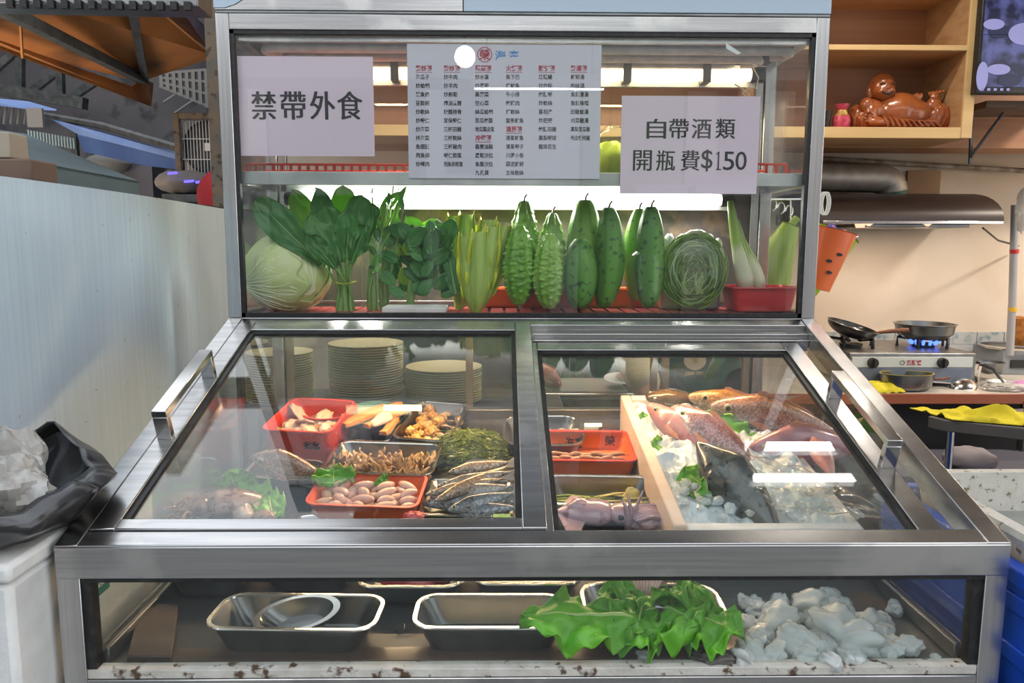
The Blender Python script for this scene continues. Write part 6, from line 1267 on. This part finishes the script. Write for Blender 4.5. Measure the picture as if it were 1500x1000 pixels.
tag(G().box(-.02, .02, -.008, .008, 0, .002).build('green_mat_scrap', mat('green_mat', (.07, .24, .05), .5), smooth=False), 'corner of a green mat by the silver fish tray', 'mat', M=frameM(bed(735, 756, .02), Vector((1, 0, 0)), BEDN))
# S foam box with ice and fish
xl0 = bed(985, 775, .10).x; T_ = .028
y0, y1 = 1.455, 2.16; x1 = .712; hb = .115
t = thing('foam_tray', 'large white foam box of crushed ice on the right side of the case', 'foam box')
def bb(xa, xb, ya, yb, z0_, z1_): # box sheared to follow the sloping bed
    return G().add([(x_, y_, bedz(y_) + z_) for z_ in (z0_, z1_) for x_, y_ in ((xa, ya), (xb, ya), (xb, yb), (xa, yb))], [(0, 3, 2, 1), (4, 5, 6, 7), (0, 1, 5, 4), (1, 2, 6, 5), (2, 3, 7, 6), (3, 0, 4, 7)])
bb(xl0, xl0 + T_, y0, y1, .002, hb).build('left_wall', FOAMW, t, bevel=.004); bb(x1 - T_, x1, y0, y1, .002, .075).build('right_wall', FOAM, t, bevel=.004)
bb(xl0 + T_, x1 - T_, y0, y0 + T_, .002, hb - .01).build('front_wall', FOAM, t, bevel=.004); bb(xl0 + T_, x1 - T_, y1 - T_, y1, .002, hb).build('back_wall', FOAM, t, bevel=.004)
bb(xl0 + T_, x1 - T_, y0 + T_, y1 - T_, .002, .03).build('box_floor', FOAM, t, smooth=False)
CRI = mat('crushed_ice', (.60, .68, .70), .25, c2=(.74, .80, .82), ns=40, bump=.9, bs=120, bd=.003, coat=.4)
g = G(); g.slab(lambda u, v: (xl0 + T_ + (x1 - xl0 - 2 * T_) * u, y0 + T_ + (y1 - y0 - 2 * T_) * v, bedz(y0 + (y1 - y0) * v) + .078 + .020 * N3((u * 9, v * 14, 0)) + .012 * N3((u * 25, v * 40, 5)) + .02 * v), 60, 90, .045)
tag(g.build('crushed_ice', CRI, stuff=True, sharp=25), 'bed of crushed ice filling the foam box', 'ice')
for k in range(26):
    px, py = random.choice([(random.uniform(1055, 1150), random.uniform(728, 766)), (random.uniform(1150, 1320), random.uniform(715, 765)), (random.uniform(1000, 1060), random.uniform(700, 755))]); 
    ice(bed(px, py, .095), random.uniform(.009, .016), 'clear ice cube lying on the crushed ice in the foam box', 'ice cubes in the foam box')
# fish on the ice
def at(p, Y): return atY(p[0], p[1], Y)
fish('snapper', 'large pink snapper with its head to the left, on top of the pile at right', at((1040, 594), 2.00), at((1225, 632), 1.98), .125, .075, (.12, -.25, 1), SNAP, SNAPF, head=.27, blunt=.55, eye=.065)
fish('snapper', 'golden headed snapper tucked behind the large pink one', at((1008, 580), 2.08), at((1150, 610), 2.12), .085, .06, (.1, -.1, 1), SNAPY, SNAPF, head=.3, eye=.085)
fish('brown_fish', 'dark brown backed fish at the back left of the ice', at((946, 582), 2.10), at((1030, 585), 2.14), .055, .06, (.05, -.3, 1), BRNF, SILF, head=.25, eye=.06, tailfin=False, blunt=.4)
fish('snapper', 'rosy fish with its head at the left edge of the foam box', at((948, 592), 2.02), at((1075, 690), 1.80), .085, .06, (.5, -.3, .8), REDF, SNAPF, head=.3, blunt=.5)
fish('snapper', 'rosy fish showing its pale gill, second from the left on the ice', at((984, 596), 1.97), at((1120, 700), 1.76), .105, .07, (.55, -.35, .8), wetfish('pale_gill_fish', (.52, .22, .20), (.55, .40, .44), (.76, .70, .74)), SNAPF, head=.34, blunt=.5)
fish('parrot_fish', 'plum pink fish lying belly up over the ice at the far right', at((1096, 655), 1.86), at((1262, 655), 1.90), .125, .075, (-.15, -.25, 1), mat('plum_fish', (.34, .14, .18), .25, c2=(.48, .26, .30), ns=9, coat=.6, bump=.5, bs=150, vor=1, bd=.0006), SNAPF, head=.25, blunt=.7, tailfin=False)
fish('rosy_tail', 'plum pink tail piece lying on the ice in front of the plum fish', at((1190, 640), 1.84), at((1222, 700), 1.72), .05, .035, (.8, -.3, .3), REDF, SNAPF, head=.1, dorsal=False, tailfin=False, cat='fish', eye=.01)
fish('salmon', 'big dark speckled salmon with its pointed head up on the ice', at((1020, 646), 1.72), at((1150, 800), 1.50), .125, .085, (.8, -.25, .65), DARKF, DARKF, head=.28, blunt=.8, tailfin=False, dorsal=False, eye=.03)
t = thing('wrap_bag', 'clear plastic bag around the speckled salmon and over the ice', 'plastic bag')
g = G(); A_, B_, C2, D_ = at((1045, 655), 1.67), at((1180, 690), 1.70), at((1330, 768), 1.46), at((1130, 745), 1.50)
g.grid(lambda u, v: A_.lerp(B_, u).lerp(D_.lerp(C2, u), v) + Vector((0, 0, .010 * N3((u * 6, v * 6, 3)) + .006)), 40, 30); g.build('film', FILM, t, solid=.0008, sharp=0)
for nm, p0, p1, w_, up, Y0, Y1_, sd in (('lettuce leaf hanging over the top left corner of the foam box', (955, 650), (940, 604), .10, (.3, -1, .3), 1.98, 2.03, 1), ('lettuce leaf on the left rim of the ice, middle', (990, 698), (960, 640), .10, (.5, -.8, .5), 1.82, 1.90, 2), ('lettuce leaf upright between the rosy fish and the snapper', (1090, 668), (1060, 606), .12, (.2, -1, .3), 1.90, 1.97, 3), ('lettuce leaf under the rosy fish heads', (1060, 655), (1030, 600), .06, (.2, -1, .3), 1.93, 2.0, 4), ('lettuce leaf at the left of the speckled salmon', (1050, 742), (1003, 684), .14, (.4, -.7, .7), 1.66, 1.72, 5), ('lettuce leaf hanging down beside the speckled salmon', (1030, 700), (1044, 752), .055, (.4, -.8, .5), 1.64, 1.58, 6)):
    add_leaf('lettuce_leaf', nm, atY(*p0, Y0), atY(*p1, Y1_), w_, up, LET, ruff=.010, sd=sd)

# ------------------------------------------------------------------ front row behind the low window
tA1, w_, d_, M1 = tray((288, 921), (549, 925), 868, .055, PAN, RIM, 'steel_tray', 'steel tray with an oval dish in it, left in the front window', r=.035, flat=True)
t = thing('oval_dish', 'oval steel dish tilted inside the left front tray', 'dish', M=put(M1, .0, .012, .020, R(14), R(-9), 0))
G().lathe([(.001, 0), (.045, .0), (.058, .012), (.066, .026), (.077, .0275), (.077, .029), (.065, .0285), (.056, .014), (.044, .002), (.001, .002)], 48, sy=.60).build('dish_body', PAN, t); G().lathe([(.0655, .0285), (.0775, .0288), (.0775, .0296), (.0655, .0294)], 48, sy=.60, ring=True).build('dish_rim', RIM, t)
tB1, w_, d_, M2 = tray((598, 921), (838, 921), 868, .055, PAN, RIM, 'steel_tray', 'empty steel tray in the middle of the front window', r=.035, flat=True)
tC1, w3, d3, M3 = tray((855, 921), (1083, 925), 852, .045, PAN, RIM, 'steel_tray', 'long steel tray under big lettuce leaves in the front window', r=.04, flat=True)
for k, (p0, p1, w_, h0, h1, sd) in enumerate((((930, 905), (768, 893), .095, .062, .075, 1), ((960, 890), (900, 905), .12, .065, .050, 2), ((940, 895), (930, 925), .09, .060, .040, 3), ((975, 892), (1020, 905), .12, .068, .060, 4), ((1000, 895), (1082, 922), .095, .062, .045, 5), ((940, 880), (905, 862), .10, .060, .075, 6), ((985, 885), (1040, 872), .10, .060, .065, 7), ((960, 880), (975, 862), .09, .058, .085, 8))):
    add_leaf('lettuce_leaf', ['long lettuce leaf reaching left over the middle tray', 'broad lettuce leaf draped at the left of the big leaf pile', 'lettuce leaf hanging down at the tray front', 'broad frilled lettuce leaf right of the pile centre', 'lettuce leaf drooping over the right tray corner', 'lettuce leaf at the back left of the big leaf pile', 'lettuce leaf at the back right of the big leaf pile', 'lettuce leaf standing under the pink tentacles'][k],
             atZ(*p0, BEDZ + h0 + .006), atZ(*p1, BEDZ + h1 + .022), w_ * 1.2, (0, -.35, .95), LET, ruff=.019, sd=sd * 2.1, droop=.06, freq=6, nu=34, nv=30, shape=1.15, cup=-.25)
t = thing('tentacle_bundle', 'pink tentacles hanging over the big lettuce leaves', 'octopus', tuple(atY(950, 856, 1.36)))
for k in range(9): G().tube([((k - 4) * .010, .04 + .02 * (k % 2), .022), ((k - 4) * .008, .01, .016), ((k - 4) * .005 - .006, -.012, .0), ((k - 4) * .003 - .012, -.02, -.022 - .008 * (k % 3))], [.006, .005, .0035, .0012], 7).build('tentacle', SQT, t, sharp=0)
# second row, seen below the front rail
tray((232, 850), (352, 850), 800, .045, PAN, RIM, 'steel_tray', 'steel tray behind the oval dish at far left in the front window', base=.004, r=.04, flat=True)
tray((364, 836), (517, 836), 752, .060, PAN, RIM, 'steel_tray', 'steel tray showing its back rim in front of the orange roe tray', base=.002, r=.04, flat=True)
tR, w_, d_, MR = tray((513, 860), (683, 860), 800, .045, PAN, RIM, 'steel_tray', 'steel tray of red minced fish behind the gap of the front trays', base=.004, r=.04, flat=True)
RED = mat('red_mince', (.42, .02, .04), .35, c2=(.58, .08, .09), ns=40, bump=.9, bs=120, coat=.4)
tag(G().ell((0, 0, 0), (w_ * .40, d_ * .38, .022), 40, 16, f=lambda d: 1 + .15 * N3(d * 6)).build('red_mince', RED, stuff=True, sharp=0), 'mound of red minced fish in the second row tray', 'mince', M=put(MR, 0, 0, .034))
tag(blobmesh('', RED, (.024, .018, .012), 3, .4, 4).build('red_roe_lump', RED, sharp=0), 'small lump of red roe in front of the silver fish', 'roe', loc=bed(606, 757, .055))
tray((686, 856), (861, 856), 800, .045, PAN, RIM, 'steel_tray', 'steel tray behind the empty front tray', base=.004, r=.04, flat=True)
# dark blocks, boards and odds on the case floor
WET = mat('wet_brown_board', (.045, .028, .022), .5, c2=(.09, .05, .035), ns=5, stretch=(.4, 3, 3), coat=.08)
a_, b_ = atZ(180, 972, BEDZ), atZ(256, 900, BEDZ)
t = thing('brown_block', 'flat brown block lying on the case floor at far left', 'block'); 
G().prism([atZ(186, 974, .737), atZ(252, 974, .737), atZ(262, 897, .737), atZ(208, 893, .737)][::-1], (0, 0, .016)).build('block_body', WET, t, bevel=.002)
a_, b_ = atZ(248, 972, .737), atZ(1090, 940, .737)
tag(G().box(a_.x, b_.x, 1.158, 1.20, .736, .742).build('floor_board', WET, bevel=.001), 'long wet brown board under the front trays', 'board')
a_ = atZ(590, 922, .74); tag(G().tube([a_ + Vector(v) for v in ((-.012, -.008, .002), (-.004, .010, .003), (.002, .012, .003), (.004, -.006, .003), (.012, -.002, .003), (.02, .006, .003))], .0016, 6).build('bent_wire', BLACK), 'small bent black wire between the two front trays', 'wire')
tag(blobmesh('', DKM, (.040, .016, .012), 6, .5, 4).build('dark_scrap', mat('dark_scrap', (.05, .045, .04), .4, c2=(.10, .09, .08), ns=30), sharp=30), 'dark crumpled scrap between the leaf tray and the ice', 'scrap', loc=atZ(1050, 962, .75))
for k, (px, py, s_, kk) in enumerate(((1140, 895, .042, 0), (1105, 875, .020, 1), (1185, 872, .042, 2), (1222, 905, .052, 3), (1255, 925, .046, 4), (1275, 896, .030, 5), (1165, 925, .038, 0))):
    ice(atZ(px, py + 12, BEDZ + s_ * .5), s_, ['large lump of ice, nearest the leaf tray', 'small ice lump touching the leaf tray rim', 'large cloudy ice lump at the back of the heap', 'biggest cloudy ice lump in the middle of the heap', 'big ice lump in front of the biggest one', 'round ice lump right of the biggest one', 'flat ice lump between the two largest'][k], 'large ice lumps', kk)
for k in range(80):
    px, py = random.uniform(1085, 1335), random.uniform(872, 968)
    if px > 1270 and random.random() < .5: px -= 90
    s_ = random.uniform(.012, .026); ice(atZ(px, py, BEDZ + s_ * .5), s_, 'small piece of ice in the front window heap', 'small ice pieces')
for px, py, s_ in ((945, 960, .016), (1035, 965, .014), (1300, 955, .022), (1370, 962, .010)): ice(atZ(px, py, .745), s_, 'loose bit of ice on the case floor near the front glass', 'loose ice bits')
STK = mat('green_sticker', (.02, .16, .11), .4)
t = thing('green_sticker', 'small green sticker on the left side glass in the front window', 'sticker', tuple(atX(132, 884, -.7265))); a_, b_ = atX(132, 884, -.7265), atX(160, 852, -.7265); c_ = atX(132, 852, -.7265)
G().box(0, .0006, 0, b_.y - a_.y, 0, c_.z - a_.z).build('label', STK, t, smooth=False)
g = G(); text_cached(g, 'sticker', (b_.y - a_.y) * .15, (b_.y - a_.y) * .85, (c_.z - a_.z) * .4, (c_.z - a_.z) * .6, Matrix.Rotation(R(90), 4, 'Z') @ TR((0, -.0008, 0))); g.build('sticker_lettering', WHITEP, t, smooth=False)

# ------------------------------------------------------------------ behind the case
t = thing('prep_shelf', 'steel shelf with a rounded bright edge behind the right door', 'shelf'); a_, b_ = atY(784, 576, 2.62), atY(930, 570, 2.62)
G().box(a_.x - .05, b_.x, 2.62, 2.9, a_.z - .02, a_.z).build('shelf_top', STEEL, t, bevel=.006); G().box(a_.x + .09, b_.x - .02, 2.64, 2.9, .90, a_.z - .03).build('drawer_box', mat('grey_box', (.30, .30, .27), .5), t, bevel=.004)
for x_ in (a_.x - .03, b_.x - .02): G().box(x_, x_ + .02, 2.86, 2.88, 0, a_.z - .02).build('leg', STEEL, t, smooth=False)
a_ = atY(800, 552, 2.70); fish('red_fish', 'red fish with white flesh lying on the steel shelf behind the case', atY(822, 566, 2.68), atY(772, 528, 2.70), .075, .05, (.6, -.2, .8), mat('red_fish_skin', (.45, .06, .06), .35, c2=(.62, .30, .28), ns=14, coat=.4), SNAPF, head=.2, tailfin=False)
c_ = atY(912, 556, 2.66); t = thing('meat_plate', 'white plate of pink meat beside the cream sleeve', 'plate', (c_.x, 2.70, c_.z - .01), (R(10), 0, 0))
G().lathe([(.03, 0), (.06, .008), (.062, .010), (.028, .003), (.001, .003)], 28).build('plate', WHITEP, t)
tag(blobmesh('', PK, (.030, .022, .012), 3).build('pink_meat', PK, sharp=0), 'slice of pink meat on the small white plate', 'meat', loc=(c_.x + .01, 2.70, c_.z + .006))
t = thing('backdrop', 'dark green grey refrigerator added against the kitchen wall to darken the view behind the case', 'backdrop', (-.55, 3.25, 0)); RFM = mat('dark_green_enamel', (.045, .06, .05), .35, .3, c2=(.03, .04, .035), ns=3)  # invented dark body with doors, added to darken the background
G().box(0, 1.5, .03, .7, 0.05, 1.62).build('backdrop_body', RFM, t, bevel=.01)
for k in range(2): d_o = G().box(.01 + .75 * k, .74 + .75 * k, 0, .03, .08, 1.6).build('door', RFM, t, bevel=.006); G().box(.66 if k == 0 else .79, .69 if k == 0 else .82, -.03, 0, .7, 1.1).build('handle', CHROME, d_o, bevel=.003)
# person: body by skin modifier
SKINM = mat('skin', (.52, .30, .20), .5, c2=(.47, .26, .17), ns=20); SLV = mat('cream_sleeve', (.66, .56, .40), .8, c2=(.60, .50, .34), ns=10, bump=.5, bs=40, bstretch=(1, 1, 3), bd=.004); APR = mat('dark_green_apron', (.012, .065, .035), .6, c2=(.02, .09, .05), ns=6, bump=.3, bs=14, bd=.01); TRS = mat('dark_trousers', (.02, .02, .025), .8); HAIR = mat('black_hair', (.01, .009, .008), .5)
def skin(name, verts, edges, rad, m_, parent, sub=2, root=0):
    me = bpy.data.meshes.new(name); me.from_pydata(verts, edges, []); me.materials.append(m_)
    o = bpy.data.objects.new(name, me); COL.objects.link(o); o.parent = parent; KIDS.setdefault(parent, []).append(o)
    s = o.modifiers.new('skin', 'SKIN'); s.use_smooth_shade = True
    for i, r_ in enumerate(rad): me.skin_vertices[0].data[i].radius = (r_, r_) if not isinstance(r_, tuple) else r_
    me.skin_vertices[0].data[root].use_root = True
    u = o.modifiers.new('sub', 'SUBSURF'); u.levels = u.render_levels = sub; return o
px0 = atY(1010, 560, 2.92).x
per = thing('person', 'person in a dark green apron and cream sleeves reaching into the case from behind', 'person', (px0 + .02, 2.98, 0))
sh_l = (-.17, -.02, 1.30); w0 = atY(958, 590, 2.40) - Vector((px0 + .02, 2.98, 0)); el = atY(915, 500, 2.62) - Vector((px0 + .02, 2.98, 0))
vb = [(0, 0, .88), (0, -.02, 1.02), (0, -.04, 1.16), (0, -.05, 1.30), (0, -.06, 1.38), (0, -.08, 1.45), (-.16, -.04, 1.33), tuple(el), tuple(w0.lerp(el, .35)), tuple(w0), (.17, -.04, 1.33), (.24, -.04, 1.10), (.16, -.20, .98),
      (-.10, 0, .84), (-.11, 0, .46), (-.11, .02, .09), (-.11, -.10, .05), (.10, 0, .84), (.11, 0, .46), (.11, .02, .09), (.11, -.10, .05)]
eb = [(0, 1), (1, 2), (2, 3), (3, 4), (4, 5), (3, 6), (6, 7), (7, 8), (8, 9), (3, 10), (10, 11), (11, 12), (0, 13), (13, 14), (14, 15), (15, 16), (0, 17), (17, 18), (18, 19), (19, 20)]
rb = [(.15, .11), (.14, .10), (.15, .11), (.13, .10), .06, .055, .07, .05, .045, .032, .07, .048, .035, .085, .06, .045, .04, .085, .06, .045, .04]
skin('body', vb, eb, rb, SKINM, per)
skin('shirt', [vb[0], vb[1], vb[2], vb[3], vb[6], vb[7], tuple(w0.lerp(el, .40)), tuple(w0.lerp(el, .12)), vb[10], vb[11], vb[12]], [(0, 1), (1, 2), (2, 3), (3, 4), (4, 5), (5, 6), (6, 7), (3, 8), (8, 9), (9, 10)], [(.165, .125), (.155, .115), (.165, .125), (.14, .11), .085, .072, .064, .050, .085, .062, .05], SLV, per)
skin('trousers', [vb[0], vb[13], vb[14], (-.11, .02, .14), vb[17], vb[18], (.11, .02, .14)], [(0, 1), (1, 2), (2, 3), (0, 4), (4, 5), (5, 6)], [(.16, .12), .10, .075, .06, .10, .075, .06], TRS, per)
# apron front: curved cloth over the chest
yo = lambda z: -.155 - .02 * (z - .9)
g = G(); g.slab(lambda u, v: ((u - .5) * (.44 if v < .55 else .44 - .30 * (v - .55) / .45), 0, 0), 1, 1, .001) if False else None
g = G(); g.grid(lambda u, v: ((u - .5) * 2 * (.205 - (.09 * max(0, v - .6) / .4)), -.150 + .11 * abs(u - .5) ** 2 * 4 * 1.0 - .01 * v + .004 * sin(u * 20 + v * 5), .50 + .84 * v), 26, 24)
ap = g.build('apron', APR, per, solid=.004, sharp=0)
lx = atY(1018, 528, 2.81).x - (px0 + .02); lz = atY(1018, 528, 2.81).z
LOGO = mat('cream_print', (.62, .50, .34), .7)
lg = G().lathe([(1, 0), (1, .0015)], 28, TR((lx, -.170, lz), (R(90), 0, 0), (.042, .036, 1))).add([], []).build('logo_patch', LOGO, ap, smooth=False)
g = G(); text_cached(g, 'logo', lx - .014, lx + .014, lz - .012, lz + .016, TR((0, -.1735, 0))); text_cached(g, 'shirt', lx - .04, lx + .04, lz - .062, lz - .040, TR((0, -.1725, 0))); g.build('logo_lettering', GINK, ap, smooth=False)
G().tube([(-.10, -.13, 1.33), (-.08, -.06, 1.42), (0, .02, 1.44), (.08, -.06, 1.42), (.10, -.13, 1.33)], .008, 6).build('neck_strap', APR, ap)
hd = G().ell((0, 0, 0), (.075, .092, .112), 32, 24, TR((0, -.10, 1.555), (R(22), 0, 0)), f=lambda d: 1 - .10 * max(0, -d.z) * max(0, d.y) + .06 * max(0, d.z)).build('head', SKINM, per, sharp=0)
HM = TR((0, -.10, 1.555), (R(22), 0, 0))
G().loft([[(sx_ * .012 * k_, -.088 - .018 * k_, .02 - .03 * j) for sx_, k_ in ((-1, .2), (0, 1), (1, .2))] + [(0, -.08, .02 - .03 * j)] for j in (0, 1)], M=HM).build('nose', SKINM, hd, sub=1, sharp=0)
G().ell((0, .012, .022), (.080, .092, .10), 28, 18, HM).build('hair', HAIR, hd, sharp=0)
for s in (-1, 1):
    G().ell((s * .028, -.083, .012), (.012, .008, .007), 10, 8, HM).build('eye', WHITEP, hd, sharp=0); G().ell((s * .074, 0, -.005), (.010, .018, .028), 12, 8, HM).build('ear', SKINM, hd, sharp=0)
G().tube([HM @ Vector(v) for v in ((-.022, -.078, -.052), (0, -.086, -.056), (.022, -.078, -.052))], .004, 6).build('mouth', mat('lips', (.40, .14, .11), .5), hd)
# hand gripping the brown fish
hw = Vector(w0); dd = (w0 - el).normalized()
hv = [tuple(hw - dd * .01), tuple(hw + dd * .045)]; he = [(0, 1)]; hr = [(.030, .022), (.036, .016)]
for k in range(4):
    b0 = hw + dd * .06 + Vector(((k - 1.5) * .019, -.004, 0)); L3 = (.068, .076, .072, .056)[k]
    i0 = len(hv); hv += [tuple(b0), tuple(b0 + dd * L3 * .45 + Vector((0, -.012, -.002))), tuple(b0 + dd * L3 * .75 + Vector((0, -.006, -.018)))]; he += [(1, i0), (i0, i0 + 1), (i0 + 1, i0 + 2)]; hr += [.0095, .0088, .0075]
i0 = len(hv); tb_ = hw + dd * .02 + Vector((.032, -.008, 0)); hv += [tuple(tb_), tuple(tb_ + Vector((.020, -.014, -.016))), tuple(tb_ + Vector((.022, -.018, -.040)))]; he += [(0, i0), (i0, i0 + 1), (i0 + 1, i0 + 2)]; hr += [.012, .010, .0085]
skin('hand', hv, he, hr, SKINM, per, sub=2)
